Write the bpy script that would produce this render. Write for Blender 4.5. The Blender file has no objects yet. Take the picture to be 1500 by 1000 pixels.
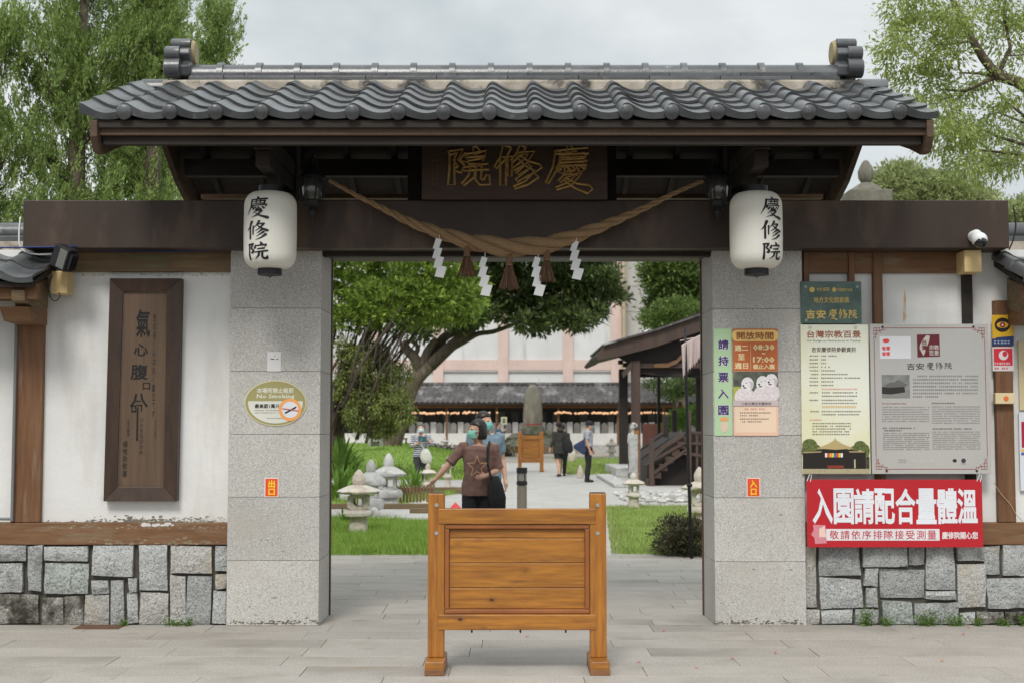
import bpy, bmesh, math, random
import numpy as np
from math import sin, cos, pi, radians, tan, atan, sqrt
from mathutils import Vector, Matrix, noise
random.seed(7); RNG = np.random.default_rng(7)
S = bpy.context.scene
COL = S.collection

# ------------------------------------------------------------------ camera
PITCH = atan(125 / 2000)
cd = bpy.data.cameras.new('camera'); cam = bpy.data.objects.new('camera', cd); COL.objects.link(cam)
cam.location = (0, 0, 1.5); cam.rotation_euler = (pi / 2 + PITCH, 0, 0)
cd.sensor_width = 36; cd.lens = 48; cd.clip_start = .05; cd.clip_end = 2000
cd.dof.use_dof = True; cd.dof.focus_distance = 10.3; cd.dof.aperture_fstop = 3.6
S.camera = cam
# ------------------------------------------------------------------ light, sky, exposure
SUN_EL, SUN_AZ = radians(47), radians(192)
sd = bpy.data.lights.new('sun', 'SUN'); sd.energy = 1.5; sd.angle = radians(16); sd.color = (1, .97, .92)
sun = bpy.data.objects.new('sun', sd); COL.objects.link(sun)
sv = Vector((sin(SUN_AZ) * cos(SUN_EL), cos(SUN_AZ) * cos(SUN_EL), sin(SUN_EL)))
sun.rotation_euler = sv.to_track_quat('Z', 'Y').to_euler(); sun.location = (0, -5, 20)
W = bpy.data.worlds.new('World'); S.world = W; W.use_nodes = True
nt = W.node_tree; nt.nodes.clear()
def wn(t, **k):
    n = nt.nodes.new(t)
    for a, b in k.items(): setattr(n, a, b)
    return n
out = wn('ShaderNodeOutputWorld'); bg = wn('ShaderNodeBackground'); bg.inputs[1].default_value = .1
sky = wn('ShaderNodeTexSky', sky_type='NISHITA', sun_disc=False, sun_elevation=SUN_EL, sun_rotation=SUN_AZ, dust_density=3.0)
tc = wn('ShaderNodeTexCoord'); mp = wn('ShaderNodeMapping'); mp.inputs['Scale'].default_value = (1, 1, 2.2)
mp.inputs['Location'].default_value = (.35, .2, .1)
n1 = wn('ShaderNodeTexNoise'); n1.inputs['Scale'].default_value = 2.6; n1.inputs['Detail'].default_value = 7; n1.inputs['Roughness'].default_value = .52
n1.inputs['Distortion'].default_value = .35
cr = wn('ShaderNodeValToRGB'); e = cr.color_ramp.elements
e[0].position = .36; e[0].color = (3.75, 4.25, 4.45, 1); e[1].position = .62; e[1].color = (6.3, 6.5, 6.5, 1)
sx = wn('ShaderNodeSeparateXYZ'); hz = wn('ShaderNodeMapRange'); hz.inputs[1].default_value = .0; hz.inputs[2].default_value = .24
hz.inputs[3].default_value = 1; hz.inputs[4].default_value = 0
mh = wn('ShaderNodeMix', data_type='RGBA'); mh.inputs[7].default_value = (6.6, 6.8, 6.9, 1)
mx = wn('ShaderNodeMix', data_type='RGBA'); mx.inputs[0].default_value = .93
L = nt.links.new
L(tc.outputs['Generated'], mp.inputs[0]); L(mp.outputs[0], n1.inputs['Vector']); L(n1.outputs[0], cr.inputs[0])
L(tc.outputs['Generated'], sx.inputs[0]); L(sx.outputs[2], hz.inputs[0]); L(hz.outputs[0], mh.inputs[0]); L(cr.outputs[0], mh.inputs[6])
zg = wn('ShaderNodeMapRange'); zg.inputs[1].default_value = .3; zg.inputs[2].default_value = .95; zg.inputs[3].default_value = 1; zg.inputs[4].default_value = 2.1   # overcast: brighter towards the zenith
vm = wn('ShaderNodeVectorMath', operation='SCALE'); L(sx.outputs[2], zg.inputs[0]); L(mh.outputs[2], vm.inputs[0]); L(zg.outputs[0], vm.inputs['Scale'])
L(sky.outputs[0], mx.inputs[6]); L(vm.outputs[0], mx.inputs[7]); L(mx.outputs[2], bg.inputs[0]); L(bg.outputs[0], out.inputs[0])
S.view_settings.view_transform = 'Standard'; S.view_settings.look = 'None'; S.view_settings.gamma = 1
S.view_settings.use_curve_mapping = False; S.view_settings.exposure = .43
S.render.engine = 'CYCLES'; S.cycles.use_denoising = True; S.cycles.max_bounces = 6; S.cycles.transparent_max_bounces = 6

# ------------------------------------------------------------------ geometry helpers
FW = Vector((0, cos(PITCH), sin(PITCH))); UP = Vector((0, -sin(PITCH), cos(PITCH)))
def P(px, py, Y):
    d = FW + Vector((1, 0, 0)) * ((px - 750) / 2000) + UP * ((500 - py) / 2000)
    return Vector((0, 0, 1.5)) + d * (Y / d.y)
def G(px, py, z=0):
    d = FW + Vector((1, 0, 0)) * ((px - 750) / 2000) + UP * ((500 - py) / 2000)
    return Vector((0, 0, 1.5)) + d * ((z - 1.5) / d.z)
def PX(px, Y): return P(px, 500, Y).x
def PZ(py, Y): return P(750, py, Y).z

WO = {}
def worg(o): return WO.get(o.name, Vector((0, 0, 0))) if o else Vector((0, 0, 0))
def thing(name, label, cat, loc=(0, 0, 0), group=None, rot=0):
    o = bpy.data.objects.new(name, None); COL.objects.link(o); o.location = loc; o.rotation_euler = (0, 0, rot)
    o.empty_display_size = .1; WO[o.name] = Vector(loc)
    return tag(o, label, cat, group)
def tag(o, label, cat, group=None):
    o['label'] = label; o['category'] = cat
    if group: o['group'] = group
    return o
def struct(o, kind='structure'):
    o['kind'] = kind; return o
def place(name, me, parent, loc, rot=None, local=False, mats=None):
    """link a mesh as an object; loc is a world point unless local"""
    o = bpy.data.objects.new(name, me); COL.objects.link(o)
    loc = Vector(loc)
    if parent: o.parent = parent
    o.location = loc if local else loc - worg(parent)
    WO[o.name] = loc if not local else worg(parent) + loc
    if rot is not None: o.rotation_euler = rot
    return o
class MB:
    def __init__(s): s.v = []; s.f = []
    def add(s, vs, fs):
        n = len(s.v); s.v += [tuple(v) for v in vs]; s.f += [tuple(i + n for i in f) for f in fs]; return s
    def box(s, x0, x1, y0, y1, z0, z1, M=None):
        if x0 > x1: x0, x1 = x1, x0
        if z0 > z1: z0, z1 = z1, z0
        if y0 > y1: y0, y1 = y1, y0
        vs = [Vector(v) for v in ((x0,y0,z0),(x1,y0,z0),(x1,y1,z0),(x0,y1,z0),(x0,y0,z1),(x1,y0,z1),(x1,y1,z1),(x0,y1,z1))]
        if M: vs = [M @ v for v in vs]
        return s.add(vs, [(0,3,2,1),(4,5,6,7),(0,1,5,4),(1,2,6,5),(2,3,7,6),(3,0,4,7)])
    def pbox(s, px0, py0, px1, py1, Y, d):
        a = P(px0, py0, Y); b = P(px1, py1, Y)
        return s.box(a.x, b.x, Y, Y + d, a.z, b.z)
    def prism(s, poly, a, b, ax='y'):
        """poly of 2-D points extruded a..b along ax"""
        n = len(poly)
        mk = {'y': lambda p, t: (p[0], t, p[1]), 'x': lambda p, t: (t, p[0], p[1]), 'z': lambda p, t: (p[0], p[1], t)}[ax]
        vs = [mk(p, a) for p in poly] + [mk(p, b) for p in poly]
        return s.add(vs, [tuple(range(n))[::-1], tuple(range(n, 2 * n))] + [(i, (i + 1) % n, n + (i + 1) % n, n + i) for i in range(n)])
    def tube(s, pts, n=8, caps=True, rnd=False):
        """pts: (x,y,z,r)"""
        P_ = [Vector(p[:3]) for p in pts]; R = [p[3] for p in pts]
        if rnd:
            d0 = (P_[0] - P_[1]).normalized(); d1 = (P_[-1] - P_[-2]).normalized()
            P_ = [P_[0] + d0 * R[0], P_[0] + d0 * R[0] * .7] + P_ + [P_[-1] + d1 * R[-1] * .7, P_[-1] + d1 * R[-1]]
            R = [R[0] * .25, R[0] * .72] + R + [R[-1] * .72, R[-1] * .25]
        k = len(P_); vs = []; fs = []; prev = None
        for i in range(k):
            t = (P_[min(i + 1, k - 1)] - P_[max(i - 1, 0)])
            t = t.normalized() if t.length > 1e-9 else Vector((0, 0, 1))
            if prev is None:
                a = t.cross(Vector((0, 0, 1)) if abs(t.z) < .9 else Vector((1, 0, 0))).normalized()
            else:
                a = (prev - t * prev.dot(t)).normalized()
            prev = a; b = t.cross(a)
            vs += [P_[i] + (a * cos(2 * pi * j / n) + b * sin(2 * pi * j / n)) * R[i] for j in range(n)]
        for i in range(k - 1):
            fs += [(i*n + j, i*n + (j+1) % n, (i+1)*n + (j+1) % n, (i+1)*n + j) for j in range(n)]
        if caps: fs += [tuple(range(n))[::-1], tuple(range((k-1)*n, k*n))]
        return s.add(vs, fs)
    def etube(s, pts, n=14):
        """horizontal elliptic rings: (x,y,z,rx,ry)"""
        k = len(pts); vs = []
        for x, y, z, rx, ry in pts: vs += [(x + rx * cos(2*pi*j/n), y + ry * sin(2*pi*j/n), z) for j in range(n)]
        fs = [(i*n + j, i*n + (j+1) % n, (i+1)*n + (j+1) % n, (i+1)*n + j) for i in range(k-1) for j in range(n)]
        return s.add(vs, fs + [tuple(range(n))[::-1], tuple(range((k-1)*n, k*n))])
    def ball(s, c, rx, ry=None, rz=None, n=12, m=8):
        ry = ry or rx; rz = rz or rx
        return s.etube([(c[0], c[1], c[2] + rz * sin(a), rx * cos(a), ry * cos(a)) for a in [(-.5 + (i + .15) / (m + .3)) * pi for i in range(m + 1)]], n)
    def lathe(s, prof, c=(0, 0, 0), n=20, sq=0, nz=0, seed=0):
        """prof: (r,z); sq 0 round..1 square; nz noise amplitude"""
        vs = []; k = len(prof)
        for r, z in prof:
            for j in range(n):
                a = 2 * pi * (j + .5) / n
                q = 1 / max(abs(cos(a)), abs(sin(a))); rr = r * ((1 - sq) + sq * q)
                v = Vector((rr * cos(a), rr * sin(a), z))
                if nz:
                    m = noise.noise(v * 9 + Vector((seed, seed * 2, 0))) + .5 * noise.noise(v * 25 + Vector((seed, 0, 0)))
                    v *= 1; v.x *= 1 + nz * m; v.y *= 1 + nz * m; v.z += nz * .35 * r * noise.noise(v * 11 + Vector((0, seed, 5)))
                vs.append(Vector(c) + v)
        fs = [(i*n + j, i*n + (j+1) % n, (i+1)*n + (j+1) % n, (i+1)*n + j) for i in range(k-1) for j in range(n)]
        return s.add(vs, fs + [tuple(range(n))[::-1], tuple(range((k-1)*n, k*n))])
    def build(s, name, mat, parent=None, smooth=False, bevel=0, org=None, local=False, seg=2):
        """verts are world points unless local"""
        me = bpy.data.meshes.new(name)
        v = np.array(s.v, dtype=float).reshape(-1, 3)
        if local: o_ = Vector((0, 0, 0))
        else:
            o_ = Vector(org) if org is not None else Vector(((v[:,0].min() + v[:,0].max()) / 2, (v[:,1].min() + v[:,1].max()) / 2, v[:,2].min()))
        v = v - np.array(o_)
        me.from_pydata([tuple(q) for q in v], [], s.f); me.update()
        if mat: me.materials.append(mat)
        if smooth: shade(me, smooth)
        o = place(name, me, parent, (0, 0, 0) if local else o_, local=local)
        if bevel: bev(o, bevel, seg)
        return o
def shade(me, ang=True):
    for p in me.polygons: p.use_smooth = True
    if ang is not True:
        try: me.set_sharp_from_angle(angle=radians(ang))
        except Exception: pass
def bev(o, w, seg=2):
    m = o.modifiers.new('bevel', 'BEVEL'); m.width = w; m.segments = seg; m.limit_method = 'ANGLE'; m.angle_limit = radians(40)
def npmesh(name, verts, faces, mat):
    """fast mesh; verts (n,3), faces (m,k)"""
    me = bpy.data.meshes.new(name); n = len(verts); m, k = faces.shape
    me.vertices.add(n); me.vertices.foreach_set('co', verts.astype(np.float32).ravel())
    me.loops.add(m * k); me.loops.foreach_set('vertex_index', faces.astype(np.int32).ravel())
    me.polygons.add(m); me.polygons.foreach_set('loop_start', np.arange(0, m * k, k, dtype=np.int32))
    me.update(calc_edges=True); me.materials.append(mat); return me
def dup(o, loc=None, rot=None, parent=None, label=None, scale=None):
    c = o.copy(); COL.objects.link(c); c.parent = parent
    if loc is not None: c.location = loc
    if rot is not None: c.rotation_euler = rot
    if scale is not None: c.scale = scale
    if label: c['label'] = label
    WO[c.name] = Vector(c.location) if not parent else Vector(c.location)
    for ch in list(o.children): dup(ch, parent=c)
    return c

# ------------------------------------------------------------------ materials
def mat(name, c1, c2=None, scale=4, rough=.8, bump=.15, bscale=None, stretch=(1, 1, 1), rnd=0, stains=(), knots=0, metal=0, spec=.4,
        detail=6, speck=None, island=0, translucent=0, lo=.35, hi=.65, bdist=.01):
    m = bpy.data.materials.new(name); m.use_nodes = True; t = m.node_tree; N = t.nodes; K = t.links.new
    b = N['Principled BSDF']; b.inputs['Roughness'].default_value = rough; b.inputs['Metallic'].default_value = metal
    b.inputs['Specular IOR Level'].default_value = spec
    c2 = c2 or tuple(x * .8 for x in c1)
    g = N.new('ShaderNodeNewGeometry'); mp = N.new('ShaderNodeMapping'); mp.inputs['Scale'].default_value = stretch
    K(g.outputs['Position'], mp.inputs[0]); vec = mp.outputs[0]
    if rnd or island:   # shift the pattern from piece to piece
        oi = N.new('ShaderNodeObjectInfo'); va = N.new('ShaderNodeVectorMath'); va.operation = 'MULTIPLY_ADD'
        va.inputs[1].default_value = (17, 31, 23)
        if island: K(g.outputs['Random Per Island'], va.inputs[0])
        else: K(oi.outputs['Random'], va.inputs[0])
        K(vec, va.inputs[2]); vec = va.outputs[0]
    def nz(sc, det=6, src=None):
        n = N.new('ShaderNodeTexNoise'); n.inputs['Scale'].default_value = sc; n.inputs['Detail'].default_value = det
        n.inputs['Roughness'].default_value = .6
        K(src or vec, n.inputs['Vector']); return n.outputs[0]
    def ramp(f, a, b_, p0, p1):
        r = N.new('ShaderNodeValToRGB'); e = r.color_ramp.elements
        e[0].position = p0; e[1].position = p1; e[0].color = (*a, 1); e[1].color = (*b_, 1); K(f, r.inputs[0]); return r.outputs[0]
    def mixc(f, a, b_, mode='MIX'):
        x = N.new('ShaderNodeMix'); x.data_type = 'RGBA'; x.blend_type = mode
        for s_, v in ((0, f), (6, a), (7, b_)):
            if isinstance(v, (float, int)): x.inputs[s_].default_value = v
            elif isinstance(v, tuple): x.inputs[s_].default_value = (*v, 1)
            else: K(v, x.inputs[s_])
        return x.outputs[2]
    c = ramp(nz(scale, detail), c1, c2, lo, hi)
    if speck:   # (dark colour, light colour, scale)
        f = nz(speck[2], 2, g.outputs['Position'])
        c = mixc(ramp(f, (1, 1, 1), (0, 0, 0), .36, .46), c, speck[0]); c = mixc(ramp(f, (0, 0, 0), (1, 1, 1), .56, .66), c, speck[1])
    for st in stains:   # (colour, scale, lo, hi[, stretch])
        src = None
        if len(st) > 4:
            m2 = N.new('ShaderNodeMapping'); m2.inputs['Scale'].default_value = st[4]; K(g.outputs['Position'], m2.inputs[0]); src = m2.outputs[0]
        c = mixc(ramp(nz(st[1], 8, src), (0, 0, 0), (1, 1, 1), st[2], st[3]), c, st[0])
    if knots:
        vk = N.new('ShaderNodeTexVoronoi'); vk.inputs['Scale'].default_value = 4.3; mk_ = N.new('ShaderNodeMapping'); mk_.inputs['Scale'].default_value = (1, 1, 1.7) if knots > 0 else (1.7, 1, 1); K(g.outputs['Position'], mk_.inputs[0]); K(mk_.outputs[0], vk.inputs['Vector'])
        c = mixc(ramp(vk.outputs['Distance'], (.55, .55, .55), (0, 0, 0), .06, .2), c, (.16, .065, .018))
        c = mixc(ramp(vk.outputs['Distance'], (1, 1, 1), (0, 0, 0), .035, .085), c, (.04, .018, .008))
    if rnd or island:
        h = N.new('ShaderNodeHueSaturation'); mr = N.new('ShaderNodeMapRange'); a = island or rnd
        mr.inputs[3].default_value = 1 - a; mr.inputs[4].default_value = 1 + a
        K(g.outputs['Random Per Island'] if island else oi.outputs['Random'], mr.inputs[0]); K(mr.outputs[0], h.inputs['Value']); K(c, h.inputs['Color']); c = h.outputs[0]
    K(c, b.inputs['Base Color'])
    if bump:
        bp = N.new('ShaderNodeBump'); bp.inputs['Strength'].default_value = bump; bp.inputs['Distance'].default_value = bdist
        K(nz(bscale or scale * 6, 8), bp.inputs['Height']); K(bp.outputs[0], b.inputs['Normal'])
    if translucent:
        tr = N.new('ShaderNodeBsdfTranslucent'); ms = N.new('ShaderNodeMixShader'); ms.inputs[0].default_value = translucent
        K(c, tr.inputs[0]); K(b.outputs[0], ms.inputs[1]); K(tr.outputs[0], ms.inputs[2]); K(ms.outputs[0], N['Material Output'].inputs[0])
    return m
_sol = {}
def solid(r, g, b, rough=.6):
    """plain print or plastic, colour given as it looks (sRGB 0..255)"""
    k = (r, g, b, rough)
    if k not in _sol:
        f = lambda x: ((x / 255 + .055) / 1.055) ** 2.4 if x > 10 else x / 3295
        c = (f(r) * .92, f(g) * .92, f(b) * .92)
        _sol[k] = mat('paint_%d_%d_%d' % (r, g, b), c, tuple(x * .93 for x in c), 3, rough, .03, 40)
    return _sol[k]

M_GRAN = mat('granite', (.51,.492,.462), (.43,.412,.385), 1.6, .75, .25, 120, speck=((.33,.315,.295), (.60,.585,.56), 95), rnd=.06,
             stains=(((.22,.20,.18), 9, .70, .76), ((.42,.39,.34), 1.9, .54, .78), ((.36,.33,.285), .9, .62, .8)))
M_STONE = mat('wall_stone', (.46,.46,.445), (.33,.335,.33), 7, .85, 1.0, 26, rnd=.17, speck=((.19,.20,.20), (.50,.51,.51), 85),
              stains=(((.10,.09,.075), 3.5, .57, .74), ((.33,.27,.18), 1.6, .64, .78), ((.2,.26,.22), 2.3, .62, .75)), bdist=.03)
M_STONED = mat('mildewed_stone', (.36,.35,.32), (.20,.19,.165), 7, .9, 1.0, 26, rnd=.1, speck=((.13,.12,.10), (.48,.46,.42), 70), stains=(((.045,.04,.03), 5, .44, .58), ((.30,.30,.22), 2.3, .62, .75)), bdist=.03)
M_STONEB = mat('beige_stone', (.47,.46,.435), (.38,.37,.345), 5, .85, 1.0, 26, rnd=.08, speck=((.24,.23,.21), (.60,.58,.54), 80), stains=(((.45,.40,.32), 3, .58, .70, (2, 1, .6)), ((.30,.33,.26), 3, .66, .78)), bdist=.03)
M_STONEG = mat('greenish_stone', (.38,.40,.375), (.27,.295,.27), 5, .85, 1.0, 20, rnd=.05, speck=((.16,.18,.16), (.46,.50,.46), 60), stains=(((.45,.47,.43), 4, .58, .66),), bdist=.03)
M_MORTAR = mat('mortar', (.06,.055,.046), (.10,.09,.075), 9, .95, .6)
M_PLAST = mat('white_plaster', (.74,.73,.71), (.66,.65,.63), 1.2, .85, .25, 14,
              stains=(((.56,.53,.48), 2.0, .55, .78, (1.6, 1, .35)), ((.40,.37,.31), 6, .70, .84, (1.4, 1, .3))), bdist=.02)
M_WOODB = mat('brown_timber', (.15,.068,.028), (.21,.11,.052), 3, .6, .35, 30, (1, 4, 7), rnd=.08, stains=(((.23,.17,.10), 2.0, .55, .72), ((.05,.035,.025), 3, .62, .75)))
M_WOODBV = mat('brown_timber_post', (.14,.062,.026), (.20,.10,.048), 3, .6, .35, 30, (7, 4, .7), rnd=.08, stains=(((.25,.19,.13), 1.6, .6, .75),))
M_WOODW = mat('weathered_timber', (.20,.14,.075), (.115,.075,.04), 3, .8, .4, 30, (.8, 4, 8), rnd=.1, stains=(((.15,.17,.10), 3, .55, .72),))
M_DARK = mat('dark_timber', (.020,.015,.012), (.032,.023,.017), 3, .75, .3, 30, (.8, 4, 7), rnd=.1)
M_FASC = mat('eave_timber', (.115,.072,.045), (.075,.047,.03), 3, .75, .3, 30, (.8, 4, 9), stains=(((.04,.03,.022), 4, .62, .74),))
M_ORW = mat('varnished_pine', (.42,.172,.024), (.235,.088,.015), 3.2, .42, .18, 22, (.9, 3, 11), knots=.8, rnd=.07, spec=.5, bdist=.004,
            stains=(((.17,.075,.024), 3.2, .60, .72, (.8, 1, 5)), ((.08,.04,.02), 7, .73, .78, (1, 1, 1.8))))
M_ORWV = mat('varnished_pine_post', (.42,.168,.023), (.25,.09,.015), 3.2, .42, .18, 22, (11, 3, .9), knots=-.8, rnd=.05, spec=.5, bdist=.004,
             stains=(((.13,.06,.022), 2.2, .66, .78, (2, 2, .8)), ((.07,.035,.02), 8, .74, .79)))
M_BEAM = mat('brown_sheet_metal', (.036,.024,.018), (.060,.039,.029), 1.5, .5, .1, 8, (1, 1, .5), metal=.0, spec=.3,
             stains=(((.14,.088,.062), 1.6, .50, .74, (1.4, 1, .5)), ((.12,.11,.105), 3.2, .70, .82, (5, 1, .4))))  # reddish-brown streaks; the lighter patches also paint in its uneven gloss
M_TILE = mat('slate_grey_roof_tile', (.052,.054,.058), (.088,.091,.095), 5, .31, .15, 45, rnd=.34, spec=.75,
             stains=(((.24,.24,.22), 7, .60, .74), ((.022,.022,.02), 3.5, .55, .70), ((.15,.16,.10), 12, .70, .78)))
M_LIME = mat('stained_lime_plaster', (.48,.43,.36), (.30,.26,.21), 6, .9, .4, 30, stains=(((.06,.055,.05), 4, .52, .64),))
M_IRON = mat('black_iron', (.02,.02,.022), (.035,.035,.036), 12, .5, .1, 60, metal=.4)
M_BLK = solid(28, 28, 30, .5); M_WHT = solid(232, 232, 230, .5); M_CREAM = solid(218, 190, 135, .5)
M_PAVE = mat('granite_slab', (.415,.378,.335), (.345,.312,.272), 2.5, .7, .15, 60, rnd=.06, speck=((.29,.27,.25), (.52,.49,.46), 90),
             stains=(((.27,.245,.21), 1.0, .52, .72), ((.36,.28,.19), .5, .66, .8), ((.20,.18,.155), 4.5, .66, .78)))
M_JOINT = mat('joint_sand', (.10,.09,.075), (.07,.062,.052), 20, .95, .3)
M_ROPE = mat('straw_rope', (.36,.235,.125), (.25,.155,.075), 40, .9, .8, 160, (1, 1, 4))
M_STRAW = mat('straw_tassel', (.17,.095,.055), (.10,.055,.032), 40, .9, .5, 200, (6, 6, 1), island=.25)
M_PAPER = solid(225, 226, 226, .7)
M_LANT = mat('lantern_paper', (.88,.86,.79), (.84,.81,.73), 3, .6, .05, 20, translucent=.25)
M_OLDST = mat('weathered_lantern_stone', (.60,.53,.45), (.42,.37,.31), 7, .95, .9, 40, stains=(((.56,.54,.50), 3, .5, .68), ((.14,.125,.10), 9, .6, .74)), bdist=.02, rnd=.06)
M_OLDGR = mat('grey_lantern_stone', (.53,.52,.50), (.36,.355,.34), 7, .95, .9, 40, stains=(((.15,.15,.14), 8, .6, .75), ((.55,.54,.52), 3, .56, .7)), bdist=.02)
M_MOSS = mat('mossy_rock', (.085,.08,.06), (.15,.14,.11), 5, .95, .9, 20, stains=(((.04,.06,.02), 3, .5, .65),), bdist=.04)
M_STELE = mat('stele_stone', (.13,.12,.095), (.20,.19,.15), 4, .9, .8, 20, (1, 1, .4), stains=(((.30,.28,.21), 2, .55, .7, (2, 2, .3)),), bdist=.04)
def leafm(n, a, b, isl=.35, tr=.3, st=()): return mat(n, a, b, 1.4, .55, 0, island=isl, translucent=tr, spec=.35, stains=st)
M_LF1 = leafm('banyan_leaf', (.34,.45,.085), (.15,.24,.04), .55, .45)
M_LF2 = leafm('dark_leaf', (.12,.16,.05), (.05,.08,.025), .6, .35, (((.21,.22,.05), 1.2, .58, .75),))
M_LFM = leafm('mid_leaf', (.17,.24,.06), (.09,.14,.035), .5, .4)
M_LF3 = leafm('juniper_spray', (.36,.46,.14), (.22,.31,.10), .45, .5)
M_LF4 = leafm('camphor_leaf', (.42,.48,.15), (.28,.36,.11), .35, .5, (((.48,.36,.13), .8, .62, .74),))
M_LF5 = leafm('pale_leaf', (.36,.40,.17), (.24,.29,.12), .35, .45)
M_LF6 = leafm('plant_leaf', (.19,.32,.06), (.11,.20,.035), .45, .4)
M_LF7 = leafm('trailing_leaf', (.30,.35,.10), (.17,.21,.06), .5, .45, (((.45,.27,.05), 2.5, .62, .70),))
M_GRIME = mat('moss_grime', (.085,.08,.05), (.16,.145,.11), 9, .95, .3)
M_BARK = mat('bark', (.095,.07,.05), (.16,.125,.095), 3, .95, .9, 14, (3, 3, .7), stains=(((.24,.20,.16), 2.4, .56, .7),), bdist=.05)
M_BARKD = mat('dark_bark', (.055,.042,.032), (.10,.078,.06), 3, .95, .8, 14, (3, 3, .7), bdist=.05)
M_GRASS = mat('lawn_grass', (.24,.35,.075), (.17,.27,.05), .8, .95, .8, 60, stains=(((.30,.31,.11), .9, .5, .68), ((.12,.13,.05), 2.2, .62, .74)), bdist=.03)
M_BLADE = leafm('grass_blade', (.30,.43,.085), (.20,.32,.055), .4, .45)
M_BLADE2 = leafm('dry_grass_blade', (.34,.42,.12), (.24,.33,.08), .45, .45, (((.40,.40,.17), .9, .52, .68),))
# ------------------------------------------------------------------ lettering
class GL(list):
    def build(s, *a, **k):
        for m in s: o = m.build(*a, **k)
        return o
def glyphs(items, Y, off=0.0, fill='FRONT', bevel=0.0, res=1):
    """items: (text, px0, py0, px1, py1); text with newlines runs downwards. Returns an MB of flat print in the plane Y"""
    out_ = GL()
    def curve(body, fl, bv):
        cu = bpy.data.curves.new('print', 'FONT'); cu.body = body; cu.resolution_u = res; cu.fill_mode = fl
        cu.bevel_depth = bv; cu.bevel_resolution = 0; cu.align_x = 'CENTER' if '\n' in body else 'LEFT'
        o = bpy.data.objects.new('print', cu); me = bpy.data.meshes.new_from_object(o)
        n = len(me.vertices); a = np.zeros(n * 3); me.vertices.foreach_get('co', a); f = [tuple(p.vertices) for p in me.polygons]
        bpy.data.objects.remove(o); bpy.data.curves.remove(cu); bpy.data.meshes.remove(me); return a.reshape(-1, 3), f
    for body, x0, y0, x1, y1 in items:
        ls = [curve(body, fill, bevel)]
        if off and fill == 'FRONT':     # heavier weight: a thin flat stroke along every outline
            q = curve(body, 'NONE', off); q[0][:, 2] *= .12; ls.append(q)
        if not len(ls[-1][0]): continue
        mb = MB(); out_.append(mb)
        mn = ls[-1][0].min(0); mx_ = ls[-1][0].max(0); q0 = P(x0, y1, Y); q1 = P(x1, y0, Y)
        for a, f in ls:
            X = q0.x + (a[:,0] - mn[0]) / max(mx_[0] - mn[0], 1e-6) * (q1.x - q0.x)
            Z = q0.z + (a[:,1] - mn[1]) / max(mx_[1] - mn[1], 1e-6) * (q1.z - q0.z)
            dz = a[:,2] * ((q1.z - q0.z) / max(mx_[1] - mn[1], 1e-6))
            mb.add(np.stack([X, Y - dz, Z], 1).tolist(), f)
    return out_
def lines_print(rows, Y, ch=3.0, h=1.5, seed=1):
    """rows of print too small to read: tiny marks. rows: (px0, px1, py)"""
    mb = MB(); r = random.Random(seed)
    for x0, x1, y in rows:
        x = x0
        while x < x1 - ch * .5:
            if r.random() > .07:
                w = ch * r.uniform(.55, .82)
                for dy in (-.3, .3):
                    a = P(x, y + dy * h - h * .17, Y); b = P(x + w, y + dy * h + h * .17, Y)
                    mb.add([(a.x, Y, a.z), (b.x, Y, a.z), (b.x, Y, b.z), (a.x, Y, b.z)], [(0, 1, 2, 3)])
                a = P(x + w * r.uniform(.1, .7), y - h * .5, Y); b = P(x + w * .3, y + h * .5, Y)
                mb.add([(a.x, Y - .0001, a.z), (a.x + .0016, Y - .0001, a.z), (a.x + .0016, Y - .0001, b.z), (a.x, Y - .0001, b.z)], [(0, 1, 2, 3)])
            x += ch
    return mb
BRUSH = {
'院': [[(11,84,5),(34,89,7),(24,66,5),(36,51,7),(31,40,8),(22,43,1)], [(16,87,6),(15,50,5),(14,6,7)], [(66,98,3),(71,87,9)], [(46,82,3),(42,66,8)],
      [(47,77,4),(90,83,7),(83,68,1)], [(54,60,4),(80,63,7)], [(43,43,4),(93,49,7)], [(62,46,6),(58,24,6),(40,4,1)], [(75,47,6),(73,18,6),(80,9,7),(93,10,9),(95,26,1)]],
'修': [[(26,96,9),(18,70,6),(3,48,1)], [(19,70,6),(19,4,6)], [(34,72,5),(33,26,4)], [(60,98,7),(52,80,5),(38,64,1)], [(56,82,4),(80,85,7),(66,62,5),(42,43,1)],
      [(52,76,3),(70,58,6),(93,46,10),(99,49,1)], [(73,51,7),(50,31,1)], [(79,38,7),(48,14,1)], [(87,25,8),(70,8,5),(44,-4,1)]],
'慶': [[(50,102,3),(55,91,9)], [(24,86,4),(90,90,7)], [(26,86,6),(22,50,6),(2,8,1)], [(34,76,3),(84,79,5)], [(47,84,4),(46,64,3)], [(64,85,4),(64,64,3)], [(83,79,5),(80,64,4)],
      [(34,64,3),(82,66,4)], [(32,58,3),(28,45,6)], [(32,55,3),(91,59,5),(84,46,1)], [(39,48,3),(34,36,6)], [(44,47,3),(48,35,6),(66,33,6),(68,43,1)], [(54,49,3),(58,41,6)], [(72,50,3),(79,40,6)],
      [(50,33,5),(30,12,1)], [(46,26,4),(72,29,6),(52,5,5),(24,-6,1)], [(44,16,3),(66,0,6),(94,-9,10),(99,-6,1)]],
}
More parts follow.
